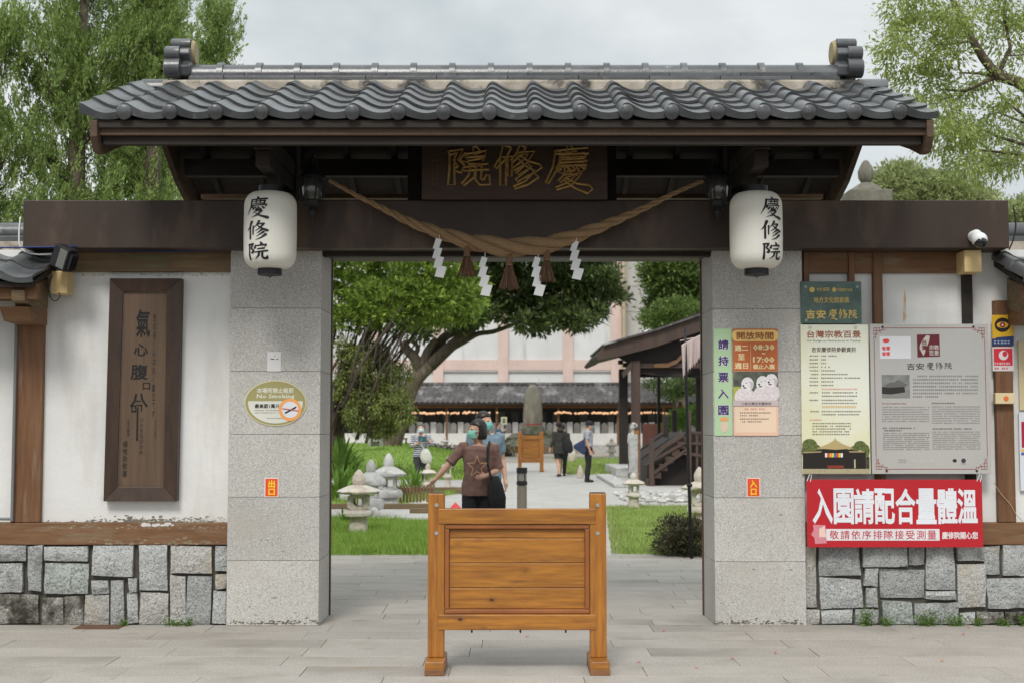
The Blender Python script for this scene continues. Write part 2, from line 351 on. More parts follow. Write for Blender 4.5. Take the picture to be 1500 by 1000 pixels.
def brush(ch, wmul=1.25):
    """brush strokes of one character as flat outlines in a 100 unit box: (verts (x,y,layer), faces)"""
    V = []; F = []
    for li, st in enumerate(BRUSH[ch]):
        pts = []
        for i in range(len(st) - 1):   # resample
            for t in (0, .25, .5, .75): pts.append(tuple(st[i][k] * (1 - t) + st[i+1][k] * t for k in range(3)))
        pts.append(st[-1]); n0 = len(V); m = len(pts)
        for i, (x, y, w) in enumerate(pts):
            a = pts[max(i-1, 0)]; b = pts[min(i+1, m-1)]; dx, dy = b[0] - a[0], b[1] - a[1]; l = sqrt(dx*dx + dy*dy) or 1
            w = w * wmul * .5; V.append((x - dy / l * w, y + dx / l * w, li)); V.append((x + dy / l * w, y - dx / l * w, li))
        F += [(n0 + 2*i, n0 + 2*i + 1, n0 + 2*i + 3, n0 + 2*i + 2) for i in range(m - 1)]
        for k in (0, m - 1):   # round tips
            x, y, w = pts[k]; w *= wmul * .5; n1 = len(V); V += [(x + w * cos(a), y + w * sin(a), li + .4) for a in [j * pi / 4 for j in range(8)]]; F.append(tuple(range(n1, n1 + 8)))
    return V, F

def brush_outline(mb, ch, x0, x1, z0, z1, Y, wmul=2.1, r=.010):
    for st in BRUSH[ch]:
        L_, R_ = [], []
        for i, (x, y, w) in enumerate(st):
            a = st[max(i-1, 0)]; b = st[min(i+1, len(st)-1)]; dx, dy = b[0] - a[0], b[1] - a[1]; l = sqrt(dx*dx + dy*dy) or 1; w = max(w, 3.2) * wmul * .5
            ex = (-1 if i == 0 else 1 if i == len(st) - 1 else 0) * w * .5
            L_.append((x - dy/l*w + dx/l*ex, y + dx/l*w + dy/l*ex)); R_.append((x + dy/l*w + dx/l*ex, y - dx/l*w + dy/l*ex))
        ring = L_ + R_[::-1]; ring.append(ring[0])
        mb.tube([(x0 + (x1 - x0) * x / 100, Y, z0 + (z1 - z0) * (y + 8) / 110, r) for x, y in ring], 6)
# ------------------------------------------------------------------ ground, street, courtyard
g = MB(); g.add([(-150, -60, -.06), (150, -60, -.06), (150, 260, -.06), (-150, 260, -.06)], [(0, 1, 2, 3)])
struct(g.build('ground', mat('packed_earth', (.28,.25,.20), (.20,.18,.145), .7, .95, .5, 20)))
g = MB(); g.box(-9, 9, 4.2, 16.05, -.05, -.005); pave = struct(g.build('pavement', M_JOINT))
g = MB(); g.box(-60, 60, -12, 4.19, -.055, -.004); struct(g.build('street', mat('asphalt', (.055,.055,.055), (.04,.04,.042), 5, .9, .5, 90)))
slabs = {}
def slab(x0, x1, y0, y1, r):
    w, d = round(x1 - x0, 2), round(y1 - y0, 2)
    if (w, d) not in slabs:
        m = MB(); j = .0018; m.box(-w/2 + j, w/2 - j, -d/2 + j, d/2 - j, -.03, 0)
        bm = bmesh.new(); me = bpy.data.meshes.new('slab'); me.from_pydata(m.v, [], m.f); bm.from_mesh(me)
        bmesh.ops.bevel(bm, geom=[e for e in bm.edges if all(v.co.z > -.01 for v in e.verts)], offset=.0015, segments=1, affect='EDGES'); bm.to_mesh(me); bm.free()
        me.materials.append(M_PAVE); slabs[(w, d)] = me
    place('slab', slabs[(w, d)], pave, ((x0 + x1) / 2, (y0 + y1) / 2, r.uniform(-.0015, .0015)))
r = random.Random(3)
y = 6.9
while y < 10.44:                      # the street side, wide slabs
    d = .36 if y < 10.2 else 10.46 - y
    x = -4.6 - r.uniform(0, .8)
    while x < 4.8:
        w = r.choice((.9, 1.1, 1.2)); slab(x, x + w, y, y + d, r); x += w
    y += d
while y < 16.0:                       # through the gate and up to the lawns, narrower slabs
    d = .31; hw = 1.75 if y < 11.3 else 3.3
    x = -hw - r.uniform(0, .6)
    while x < hw:
        w = r.choice((.6, .9, 1.2)); slab(x, x + w, y, y + d, r); x += w
    y += d
def paving_mat(name, sx, sy, base):
    m = bpy.data.materials.new(name); m.use_nodes = True; t = m.node_tree; N = t.nodes; K = t.links.new; b = N['Principled BSDF']; b.inputs['Roughness'].default_value = .8
    g_ = N.new('ShaderNodeNewGeometry'); br = N.new('ShaderNodeTexBrick'); br.inputs['Scale'].default_value = 1
    br.inputs['Brick Width'].default_value = sx; br.inputs['Row Height'].default_value = sy; br.inputs['Mortar Size'].default_value = .008
    br.inputs['Color1'].default_value = (*base, 1); br.inputs['Color2'].default_value = (*[x * .93 for x in base], 1); br.inputs['Mortar'].default_value = (*[x * .8 for x in base], 1)
    n = N.new('ShaderNodeTexNoise'); n.inputs['Scale'].default_value = 1.5; n.inputs['Detail'].default_value = 8
    mxx = N.new('ShaderNodeMix'); mxx.data_type = 'RGBA'; mxx.blend_type = 'MULTIPLY'; mxx.inputs[0].default_value = .35
    K(g_.outputs['Position'], br.inputs['Vector']); K(g_.outputs['Position'], n.inputs['Vector']); K(br.outputs[0], mxx.inputs[6]); K(n.outputs[0], mxx.inputs[7]); K(mxx.outputs[2], b.inputs['Base Color'])
    return m
M_FARP = paving_mat('courtyard_paving', .6, .3, (.50,.48,.45))
g = MB(); g.box(-30, 30, 16.06, 58, -.05, .0); struct(g.build('courtyard_paving', M_FARP))
g = MB(); g.box(-30, 30, 57.8, 95, -.05, .004); struct(g.build('gravel_yard', mat('fine_gravel', (.36,.32,.27), (.28,.25,.21), 3, .95, .4, 80)))
def lawn(poly, hfun=None, nx=40, ny=30, name='lawn'):
    xs = [p[0] for p in poly]; ys = [p[1] for p in poly]; x0, x1, y0, y1 = min(xs), max(xs), min(ys), max(ys)
    mb = MB()
    # convex quads only: bilinear patch over four corners
    A, B, C, D = [Vector((p[0], p[1], 0)) for p in poly]
    for j in range(ny + 1):
        for i in range(nx + 1):
            u, v = i / nx, j / ny; q = A.lerp(B, u).lerp(D.lerp(C, u), v)
            e_ = min(1, 6 * min(u, 1 - u, v, 1 - v) + .0); q.z = -.02 + .055 * min(1, e_ * 3) + (hfun(q.x, q.y) if hfun else 0) + .02 * noise.noise(q * .9) * e_
            if e_ == 0: q.z = -.03
            mb.v.append(tuple(q))
    n = nx + 1
    mb.f = [(j*n + i, j*n + i + 1, (j+1)*n + i + 1, (j+1)*n + i) for j in range(ny) for i in range(nx)]
    return struct(mb.build(name, M_GRASS, smooth=True)), (A, B, C, D)
def blades(cor, n, h0, h1, w, hfun=None, m=None, name='grass', lean=.5):
    A, B, C, D = [np.array(c) for c in cor]
    u = RNG.random(n)[:, None]; v = RNG.random(n)[:, None]
    p = (A * (1 - u) + B * u) * (1 - v) + (D * (1 - u) + C * u) * v
    if hfun: p[:, 2] = [hfun(a, b) for a, b in p[:, :2]]
    p[:, 2] += .02
    cl = np.sin(p[:, 0] * 2.1 + 1.3 * np.sin(p[:, 1] * 1.7)) * np.sin(p[:, 1] * 2.9 + np.cos(p[:, 0] * 3.1)) * .35 + 1
    h = RNG.uniform(h0, h1, n) * cl; a = RNG.random(n) * 2 * pi
    d = np.stack([np.cos(a), np.sin(a), np.zeros(n)], 1) * w * .5
    t = RNG.normal(0, lean, (n, 2)) * h[:, None] * .6
    q = np.empty((n, 3, 3)); q[:, 0] = p - d; q[:, 1] = p + d; q[:, 2] = p; q[:, 2, 0] += t[:, 0]; q[:, 2, 1] += t[:, 1]; q[:, 2, 2] += h
    me = npmesh(name, q.reshape(-1, 3), np.arange(n * 3).reshape(-1, 3), m or M_BLADE)
    return tag(struct(place(name, me, None, (0, 0, 0)), 'stuff'), 'short green lawn grass', 'grass')
_, c1 = lawn([(-6.5, 16.06), (-.72, 16.06), (-.78, 21.3), (-6.5, 23.0)]); blades(c1, 75000, .05, .12, .012)
_, c2 = lawn([(1.16, 16.06), (5.2, 16.06), (6.6, 25.6), (1.74, 25.6)]); blades(c2, 60000, .03, .075, .011, m=M_BLADE2)
hl = lambda x, y: .62 * max(0, min(1, (y - 40) / 22)) * max(0, min(1, (-x - 1.6) / 3.5))
_, c3 = lawn([(-16, 38.6), (-.48, 38.6), (-.42, 70), (-26, 70)], hl, 60, 50); blades(c3, 60000, .05, .12, .04, hl)
_, c4 = lawn([(1.72, 43.2), (3.1, 43.2), (13, 66), (1.95, 66)]); blades(c4, 14000, .04, .08, .04, m=M_BLADE2)
_, c5 = lawn([(-9, 27.0), (-2.05, 26.6), (-1.15, 31), (-9, 33)]); blades(c5, 14000, .05, .12, .02)
# ------------------------------------------------------------------ the gate
YF, YB = 10.45, 11.05
gate = thing('temple_gate', 'granite pillared temple gate under a slate grey tiled roof', 'gate', (0, 10.75, 0))
def pillar(xo, xi, joints, lab):
    p = MB(); zt = PZ(364, YF)
    p.box(min(xo, xi) + .012, max(xo, xi) - .012, YF + .012, YB - .012, 0, zt - .01)
    pl = p.build('pillar', M_JOINT, gate)
    zs = [0] + [PZ(j, YF) for j in joints][::-1] + [zt]
    a, b = min(xo, xi), max(xo, xi)
    for i in range(len(zs) - 1):
        m = MB(); m.box(a, b, YF, YB, zs[i] + .0014, zs[i+1] - .0014); m.build('block', M_GRAN, pl, bevel=.0025)
    return pl
XL0, XL1 = PX(336.5, YF), PX(470, YF); XR0, XR1 = PX(1044, YF), PX(1176, YF)
pillar(XL0, XL1, (451.5, 543.5, 635.5, 727.5, 820.5), 'l'); pillar(XR1, XR0, (452, 544, 637, 728.5, 822), 'r')
for x in (XL1 + .006, XR0 - .006):
    m = MB(); m.box(x - .005, x + .005, YB - .02, YB + .02, 0, PZ(364, YF) - .01); m.build('door_track', mat('rusty_steel', (.10,.05,.03), (.06,.04,.03), 8, .6), gate)
# lintel box
zb0, zb1 = PZ(363.5, 10.28), PZ(293.5, 10.28)
m = MB(); m.box(PX(30, 10.28), PX(1482, 10.28), 10.28, YB + .1, zb0, zb1); m.build('lintel', M_BEAM, gate, bevel=.006)
m = MB(); m.box(XL1 + .002, XR0 - .002, 10.50, 10.60, zb0 - .035, zb0 - .002); m.build('door_rail', M_DARK, gate)
# roof geometry
YE, YR, SL = 9.2, 10.75, .375
ZE = PZ(169, YE)
roof_z = lambda Y: ZE + (YR - abs(Y - YR) - YE) * SL
XG = 2.875
ang = atan(SL)
roof = MB()
t = .05
prof = [(YE + .02, ZE - .03), (YR, roof_z(YR) - .03), (2*YR - YE - .02, ZE - .03), (2*YR - YE - .02, ZE - .03 - t), (YR, roof_z(YR) - .03 - t), (YE + .02, ZE - .03 - t)]
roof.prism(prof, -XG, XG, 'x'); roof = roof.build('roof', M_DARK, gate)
# roof boards seen from below
# tiles
TP = (P(1317, 163, YE).x - P(183, 163, YE).x) / 17
def tprof(u):
    pts = [(-.02, .0), (0, .006), (.03, .030), (.08, .048), (.14, .056), (.20, .054), (.28, .042), (.38, .022), (.5, .004), (.62, -.008), (.75, -.012), (.88, -.008), (1.0, .0), (1.06, .008)]
    for (a, b), (c, d) in zip(pts, pts[1:]):
        if u <= c: f = (u - a) / (c - a); return b + (d - b) * f
    return pts[-1][1]
def tile_mesh(u0, u1, front, drop, name, wd=TP, ln=.40):
    n = 18; mb = MB(); th = .018
    us = [u0 + (u1 - u0) * i / n for i in range(n + 1)]
    for y_, dz in ((0, 0), (ln, -.0)):
        for u in us: mb.v.append((u * wd, y_, tprof(u) + .022))
    for y_ in (0, ln):
        for u in us: mb.v.append((u * wd, y_, tprof(u) + .022 - th))
    k = n + 1
    mb.f += [(i, i+1, k+i+1, k+i) for i in range(n)]
    mb.f += [(2*k+i, 3*k+i, 3*k+i+1, 2*k+i+1) for i in range(n)]
    mb.f += [(i, 2*k+i, 2*k+i+1, i+1) for i in range(n)]
    mb.f += [(0, k, 3*k, 2*k), (n, 2*k+n, 3*k+n, k+n)]
    if drop:     # hanging front lip
        for u in us: mb.v.append((u * wd, -.012, tprof(u) + .02))
        for u in us: mb.v.append((u * wd, -.012, tprof(u) * .55 - drop + .02))
        for u in us: mb.v.append((u * wd, .012, tprof(u) * .55 - drop + .02))
        b = 4 * k
        mb.f += [(b+i, b+k+i, b+k+i+1, b+i+1) for i in range(n)] + [(b+k+i, b+2*k+i, b+2*k+i+1, b+k+i+1) for i in range(n)] + [(i, b+i, b+i+1, i+1) for i in range(n)]
        mb.f += [(2*k+i, 2*k+i+1, b+2*k+i+1, b+2*k+i) for i in range(n)]
        mb.f += [(b, b+k, b+2*k, 0), (b+n, n, b+2*k+n, b+k+n)]
    if front:    # round end disc
        r = .052; c = (.14 * wd, -.022, .012); q = len(mb.v)
        for yy, rr in ((.03, r), (-.004, r), (-.014, r * .85), (-.017, r * .01)):
            for j in range(20): mb.v.append((c[0] + rr * cos(j*pi/10), c[1] + yy, c[2] + rr * sin(j*pi/10)))
        for i in range(3): mb.f += [(q+i*20+j, q+(i+1)*20+j, q+(i+1)*20+(j+1) % 20, q+i*20+(j+1) % 20) for j in range(20)]
    me = bpy.data.meshes.new(name); me.from_pydata(mb.v, [], mb.f); me.materials.append(M_TILE); me.update(); shade(me, 50); return me
T_FULL = tile_mesh(-.02, 1.05, False, 0, 'roof_tile'); T_EAVE = tile_mesh(-.02, 1.0, True, .05, 'eave_tile')
T_PAN = tile_mesh(.16, 1.03, False, 0, 'roof_tile'); T_PANE = tile_mesh(.16, 1.0, False, .05, 'eave_tile')
X0 = P(183, 163, YE).x - .14 * TP
rowstep = (YR - YE - .10) / 5 / cos(ang)
rj = random.Random(5)
for side in (0, 1):
    for c in range(-1, 18):
        for k in range(5):
            pan = c == -1
            me = (T_PANE if pan else T_EAVE) if k == 0 else (T_PAN if pan else T_FULL)
            s = k * rowstep * cos(ang); xx = X0 + c * TP
            j = rj.uniform(-.002, .002)
            if side == 0: place(me.name.split('.')[0], me, roof, (xx, YE + s, roof_z(YE + s) + .010 + j), (ang - .062 + rj.uniform(-.008, .008), rj.uniform(-.008, .008), rj.uniform(-.010, .010)))
            else:
                place(me.name.split('.')[0], me, roof, (-xx, 2*YR - YE - s, roof_z(YE + s) - .016 + j), (ang - .035, 0, pi))
# ridge
zr = roof_z(YR); ZN0 = PZ(117.5, YR - .13); ZN1 = PZ(105, YR - .12); lh = (ZN1 - ZN0) / 2
m = MB(); m.box(-XG + .12, XG - .12, YR - .16, YR + .16, zr - .12, ZN0 - .001); m.build('ridge_mortar', M_LIME, roof, bevel=.02)
RX = P(282, 100, YR).x; RX2 = P(1225, 100, YR).x
for lay in range(2):
    z0 = ZN0 + lay * lh; w = .135 - lay * .018; x = RX - (.28 if lay == 0 else .12); 
    while x < RX2:
        x1 = min(x + .56, RX2)
        if x1 - max(x, RX) > .05:
            m = MB(); m.box(max(x, RX), x1 - .003, YR - w, YR + w, z0, z0 + lh - .003); m.build('ridge_tile', M_TILE, roof, bevel=.004)
        x = x1
zc = ZN1 + .004
def halfcap(x0, x1, r, name, zc=zc, par=roof):
    m = MB(); n = 12; vs = []
    for x in (x0, x1): vs += [(x, YR + r * cos(a), zc + r * .95 * sin(a) - .012) for a in [pi * i / n for i in range(n + 1)]]
    m.add(vs, [(i, i+1, n+2+i, n+1+i) for i in range(n)] + [tuple(range(n + 1)), tuple(range(n + 1, 2*n + 2))[::-1]])
    return m.build(name, M_TILE, par, smooth=50)
x = RX; stepc = (P(1324, 100, YR).x - P(324, 100, YR).x) / 1000 * 56.3
xb = P(324 - 56.3, 100, YR).x
while xb < RX2 - .05:
    if xb > RX + .02: halfcap(xb - .018, xb + .03, .112, 'ridge_band')
    halfcap(max(xb + .03, RX), min(xb + stepc - .018, RX2), .094, 'ridge_cap'); xb += stepc
for s_ in (-1, 1):   # end ornaments and outer caps
    xa = P(282 if s_ < 0 else 1226, 100, YR).x; xo = P(248 if s_ < 0 else 1256, 100, YR).x
    zb = zr + .03; h = PZ(62, YR) - zb; sx_ = lambda p: P(p if s_ < 0 else 1505 - p, 90, YR).x
    m = MB(); xq = sorted((sx_(257), sx_(284)))
    out_y = [(.15, 118), (.17, 104), (.10, 96), (.15, 86), (.13, 77), (.08, 74), (.09, 66), (.0, 61)]
    yz = [(YR - a, PZ(b, YR)) for a, b in out_y] + [(YR + a, PZ(b, YR)) for a, b in out_y[::-1][1:]]
    m.prism(yz, xq[0], xq[1], 'x'); m.build('ridge_ornament', M_TILE, roof, bevel=.012)
    for py0, py1, pa, pb, off in ((60, 77, 254, 282, .055), (74, 95, 248, 269, .115), (93, 121, 248.5, 271, .135)):
        r_ = (PZ(py0, YR) - PZ(py1, YR)) / 2; zc_ = (PZ(py0, YR) + PZ(py1, YR)) / 2
        for d_ in (-1, 1):
            m = MB(); x_a, x_b = sx_(pa), sx_(pb); m.tube([(x_a, YR + d_ * off, zc_, r_ * .9), (x_a + (x_b - x_a) * .06, YR + d_ * off, zc_, r_), (x_b, YR + d_ * off, zc_, r_)], 24); m.build('scroll', M_TILE, roof, smooth=40)
    x0_, x1_ = sorted((xo + s_ * .0, P(211 if s_ < 0 else 1297, 100, YR).x)); halfcap(x0_, x1_, .085, 'ridge_cap', ZN0 - .03)
    x2_ = sx_(284); m = MB(); m.tube([(x2_ + s_*.002, YR, zb + .74 * h, .10), (x2_ - s_ * .02, YR, zb + .74 * h, .085)], 24); m.build('crest_disc', solid(165, 150, 110), roof)
# eave boards, purlins, rafters
m = MB(); m.box(-XG + .03, XG - .03, YE + .05, YE + .085, PZ(198, YE+.05), PZ(179, YE+.05)); m.build('eave_board', M_FASC, roof, bevel=.003)
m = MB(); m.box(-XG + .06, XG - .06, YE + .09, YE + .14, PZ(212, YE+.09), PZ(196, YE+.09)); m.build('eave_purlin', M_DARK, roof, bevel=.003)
m = MB(); m.box(-XG + .03, XG - .03, 2*YR - YE - .085, 2*YR - YE - .05, ZE - .2, ZE - .06); m.build('eave_board', M_FASC, roof)
def rafter(x, side):
    m = MB(); d = .045
    pr = [(YE + .15, roof_z(YE + .15) - .085), (YR - .01, roof_z(YR) - .085), (YR - .01, roof_z(YR) - .155), (YE + .15, roof_z(YE + .15) - .155)]
    if side: pr = [(2*YR - a, b) for a, b in pr]
    m.prism(pr, x - d/2, x + d/2, 'x'); return m
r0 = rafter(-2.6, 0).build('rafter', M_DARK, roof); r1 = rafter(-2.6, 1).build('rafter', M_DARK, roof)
for i in range(1, 14):
    for q in (r0, r1): c = q.copy(); COL.objects.link(c); c.parent = roof; c.location.x += i * .4
for Yp, zz in ((YE + .75, .19), (YR - .04, .21), (2*YR - YE - .8, .19)):
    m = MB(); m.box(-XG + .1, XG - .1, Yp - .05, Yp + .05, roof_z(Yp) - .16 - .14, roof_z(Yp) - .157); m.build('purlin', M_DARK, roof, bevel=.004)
for x in (PX(405, 10.2), -.75, .75, PX(1095, 10.2)):  # brackets carrying the roof on the lintel
    m = MB(); m.box(x - .07, x + .07, 10.62, 10.82, zb1, roof_z(YR) - .1); m.build('king_post', M_DARK, gate, bevel=.004)
for x in (PX(405, 10.2), PX(1095, 10.2)):
    m = MB(); m.box(x - .06, x + .06, YE + .3, 2*YR - YE - .3, zb1 + .24, zb1 + .36); m.box(x - .05, x + .05, 9.55, 12.0, zb1 + .12, zb1 + .235)
    m.build('bracket', M_DARK, gate, bevel=.004)
for zz in (.03, .17):
    m = MB(); m.box(-XG + .3, XG - .3, 11.20, 11.28, zb1 + zz, zb1 + zz + .035); m.build('tie_rail', M_WOODB, gate)
for s_ in (-1, 1):   # barge boards with a drooping nose
    for sd_ in (1, -1):
        yy = lambda v: v if sd_ == 1 else 2*YR - v
        top = [(YE - .0, ZE - .035), (YR, roof_z(YR) - .035)]
        low = [(YR, roof_z(YR) - .24), (9.98, PZ(212, 9.98)), (9.62, PZ(219, 9.62)), (9.38, PZ(227, 9.38)), (9.27, PZ(223, 9.27)), (YE, PZ(200, YE))]
        m = MB(); m.prism([(yy(a), b) for a, b in top + low], s_ * (XG + .002), s_ * (XG - .045), 'x'); m.build('barge_board', M_FASC, roof, bevel=.003)

# ------------------------------------------------------------------ name board over the passage
yb = 10.20
nb = thing('name_board', 'dark wooden name board with gilded outlined characters above the passage', 'sign', (PX(753, yb), yb, PZ(291, yb)))
m = MB(); m.pbox(618, 205, 890, 292, yb, .04); m.build('board', mat('lacquered_board', (.05,.028,.018), (.065,.038,.025), 4, .55, .2, 20, (1, 1, 6)), nb, bevel=.004)
M_GOLD = mat('gilding', (.50,.31,.10), (.30,.18,.055), 20, .45, .1, 60, metal=.35)
for ch, xa_, xb_ in (('院', 652, 718), ('修', 724, 792), ('慶', 800, 866)):
    mb = MB(); a_, b_ = P(xa_, 277, yb), P(xb_, 214, yb); brush_outline(mb, ch, a_.x, b_.x, a_.z, b_.z, yb - .004); mb.build('gilded_character', M_GOLD, nb)
lines_print([(632, 644, 228 + i * 7) for i in range(7)], yb - .002, 6, 4, 4).build('side_inscription', solid(96, 70, 40), nb)

# ------------------------------------------------------------------ paper lanterns
def lantern(px, txta, lab):
    Y = 9.9; c = P(px, 341, Y); z0, z1 = PZ(394, Y), PZ(282, Y); R = 38.5 / (2000 / Y); h = z1 - z0
    t_ = thing('paper_lantern', lab, 'lantern', (c.x, Y, z0), 'white paper lanterns hung beside the passage')
    ribs = 34; pr = []
    def rad(f):
        e_ = .2
        if f < e_: q = 1 - f / e_; return R * (.50 + .50 * sqrt(max(0, 1 - q ** 2.3)))
        if f > 1 - e_: q = 1 - (1 - f) / e_; return R * (.50 + .50 * sqrt(max(0, 1 - q ** 2.3)))
        return R * (1 + .01 * sin((f - e_) / .6 * pi))
    for i in range(ribs * 2 + 1):
        f = i / (ribs * 2); pr.append((rad(f) * (1 - (.006 if i % 2 else 0)), z0 + f * h))
    m = MB(); m.lathe([(r_, z - 0) for r_, z in pr], (c.x, Y, 0), 40); m.build('paper_shade', M_LANT, t_, smooth=True)
    for za, zb_ in ((z0 - .047, z0 + .006), (z1 - .006, z1 + .045)):
        m = MB(); r_ = .088; m.lathe([(r_, za), (r_, zb_)], (c.x, Y, 0), 28); m.build('rim', M_BLK, t_, smooth=40)
    hm_ = MB(); hm_.tube([(c.x, Y, z1 + .18, .006), (c.x, Y, roof_z(Y) - .18, .006)], 6); hm_.build('cord', M_IRON, t_); hm_ = MB(); hm_.tube([(c.x - .02, Y, z0 - .045, .004), (c.x, Y, z0 - .066, .004), (c.x + .02, Y, z0 - .045, .004)], 6); hm_.build('lower_hook', M_IRON, t_)
    m = MB(); m.tube([(c.x - .07, Y, z1 + .04, .004), (c.x - .05, Y, z1 + .12, .004), (c.x, Y, z1 + .17, .004), (c.x + .05, Y, z1 + .12, .004), (c.x + .07, Y, z1 + .04, .004)], 6)
    m.build('hanger', M_IRON, t_)
    for ci, ch in enumerate('慶修院'):
        V, F = brush(ch, 1.55); cz = PZ((303, 337.5, 368)[ci], Y - R); sc = .00182; mb = MB()
        for x, y_, l in V:
            zz = cz + (y_ - 47) * (.00138 if ci == 0 else .00132); f = (zz - z0) / h; rr = rad(f) + .0018 + l * .00012
            a = txta + (x - 48) * sc / R; mb.v.append((c.x + rr * sin(a), Y - rr * cos(a), zz))
        mb.f = F; mb.build('brush_character', solid(25, 25, 30), t_)
    return t_
lantern(396, radians(-21), 'white paper lantern with black brush writing hung at left pillar'); lantern(1107.5, radians(25), 'white paper lantern with black brush writing hung at right pillar')
# wrought iron lamps
def iron_lamp(px, tilt, lab):
    Y = 10.12; c = P(px, 292, Y)
    t_ = thing('iron_wall_lamp', lab, 'lamp', (c.x, Y, PZ(325, Y)), 'black iron lamps under the eaves')
    s = 1 / (2000 / Y)
    def zz(py): return PZ(py, Y)
    m = MB(); m.lathe([(.002, zz(228)), (4*s, zz(232)), (3*s, zz(240)), (6*s, zz(246)), (11*s, zz(252)), (19*s, zz(258)), (20*s, zz(261)), (14*s, zz(262))], (c.x, Y, 0), 20); m.build('cap', M_IRON, t_, smooth=40)
    m = MB(); m.lathe([(14*s, zz(262)), (15.5*s, zz(275)), (14*s, zz(288)), (11*s, zz(296))], (c.x, Y, 0), 20); m.build('glass_shade', mat('dim_glass', (.05,.05,.045), (.07,.07,.06), 3, .12, 0, spec=.8), t_, smooth=True)
    m = MB()
    for i in range(6):
        a = i * pi / 3; m.tube([(c.x + r_*s*cos(a), Y + r_*s*sin(a), zz(y_), .0045) for r_, y_ in ((17.5, 260), (18, 275), (16.5, 288), (13, 297))], 6)
    m.build('cage', M_IRON, t_)
    m = MB(); m.lathe([(14*s, zz(296)), (13*s, zz(300)), (6*s, zz(304)), (8*s, zz(310)), (3*s, zz(317)), (3*s, zz(321)), (.002, zz(326))], (c.x, Y, 0), 16); m.build('finial', M_IRON, t_, smooth=40)
    m = MB(); m.tube([(c.x, Y + .0, zz(240), .008), (c.x, Y + .02, zz(226), .008), (c.x, Y + .12, zz(224), .008), (c.x, 10.6, zz(250), .008)], 6); m.build('bracket_arm', M_IRON, t_)
iron_lamp(457, 0, 'dark iron cage lamp right of the left paper lantern'); iron_lamp(1052, 0, 'dark iron cage lamp left of the right paper lantern')

# ------------------------------------------------------------------ sacred rope with tassels and paper streamers
YP = 10.12
rp = [(482, 264, 3), (520, 285, 3.6), (560, 305, 4.6), (600, 325, 6.4), (640, 340, 9), (680, 352, 11.5), (715, 359, 13.5), (752, 362.5, 14.5), (790, 360, 13.5), (825, 352, 11.5), (865, 338, 9), (905, 322, 6.4), (950, 302, 4.6), (990, 282, 3.6), (1030, 265, 3)]
def crom(pts, n):
    o = []
    for i in range(len(pts) - 1):
        p0, p1, p2, p3 = pts[max(i-1, 0)], pts[i], pts[i+1], pts[min(i+2, len(pts)-1)]
        for j in range(n):
            t = j / n; o.append(tuple(.5 * ((2*b) + (-a + c_) * t + (2*a - 5*b + 4*c_ - d) * t*t + (-a + 3*b - 3*c_ + d) * t**3) for a, b, c_, d in zip(p0, p1, p2, p3)))
    return o + [pts[-1]]
rope = thing('straw_rope', 'thick twisted straw rope sagging in front of the lintel', 'rope', P(752, 377, YP))
sp = crom(rp, 12); sc = YP / 2000
for k in range(3):
    pts = []; ph = k * 2 * pi / 3; L_ = 0
    for i, (x, y_, r_) in enumerate(sp):
        if i: L_ += sqrt((x - sp[i-1][0]) ** 2 + (y_ - sp[i-1][1]) ** 2) / (r_ * 5.2)
        a = ph + L_ * 2 * pi * .42
        q = P(x, y_, YP); n_ = i and (Vector(P(*sp[i][:2], YP)) - Vector(P(*sp[i-1][:2], YP))) or Vector((1, 0, -.4)); n_.normalize()
        u = Vector((0, 1, 0)); w_ = n_.cross(u); rr = r_ * sc
        q = q + (u * cos(a) + w_ * sin(a)) * rr * .54; pts.append((*q, rr * .54))
    m = MB(); m.tube(pts, 12); m.build('strand', M_ROPE, rope, smooth=True)
m = MB()   # wild fibres
for i in range(260):
    j = random.randrange(4, len(sp) - 4); x, y_, r_ = sp[j]; a = random.random() * 6.28
    q = P(x + random.uniform(-6, 6), y_ + r_ * .95 * sin(a), YP) + Vector((0, cos(a) * r_ * sc * .9, 0)); d = Vector((random.uniform(-1, 1), random.uniform(-.3, .3), random.uniform(-.5, .5))).normalized() * random.uniform(.01, .035)
    m.add([q, q + d, q + Vector((0, 0, .0016))], [(0, 1, 2)])
m.build('loose_fibre', M_ROPE, rope)['kind'] = 'stuff'
def tassel(px, y0, y1, w, lab):
    Y = YP - .01; c = P(px, y0, Y); z1 = c.z; z0 = PZ(y1, Y); h = z1 - z0
    t_ = thing('straw_tassel', lab, 'tassel', (c.x, Y, z0), 'straw tassels hung from the twisted rope')
    m = MB(); m.lathe([(.020, z1 - h*.26), (.024, z1 - h*.2), (.026, z1 - h*.05), (.02, z1 + .02)], (c.x, Y, 0), 14); m.build('knot', M_STRAW, t_, smooth=40)
    m = MB(); m.lathe([(.024, z1 - h*.27), (.027, z1 - h*.255), (.024, z1 - h*.24)], (c.x, Y, 0), 14); m.build('binding', M_ROPE, t_)
    m = MB(); rr = w * .5 * Y / 2000
    for i in range(150):
        a = random.random() * 6.28; q = sqrt(random.random()); j = random.uniform(.92, 1.03)
        m.tube([(c.x + .020*q*cos(a), Y + .020*q*sin(a), z1 - h*.24, .0018), (c.x + rr*.55*q*cos(a), Y + rr*.55*q*sin(a), z1 - h*.55, .0022), (c.x + rr*q*cos(a+.1), Y + rr*q*sin(a+.1), z1 - h*j, .0016)], 4, False)
    m.build('straw_skirt', M_STRAW, t_)
tassel(684, 364, 405, 30, 'straw tassel hanging left of the middle of the rope'); tassel(746, 376, 424, 31, 'longest straw tassel hanging at the middle of the rope'); tassel(801, 370, 413, 28, 'straw tassel hanging right of the middle of the rope')
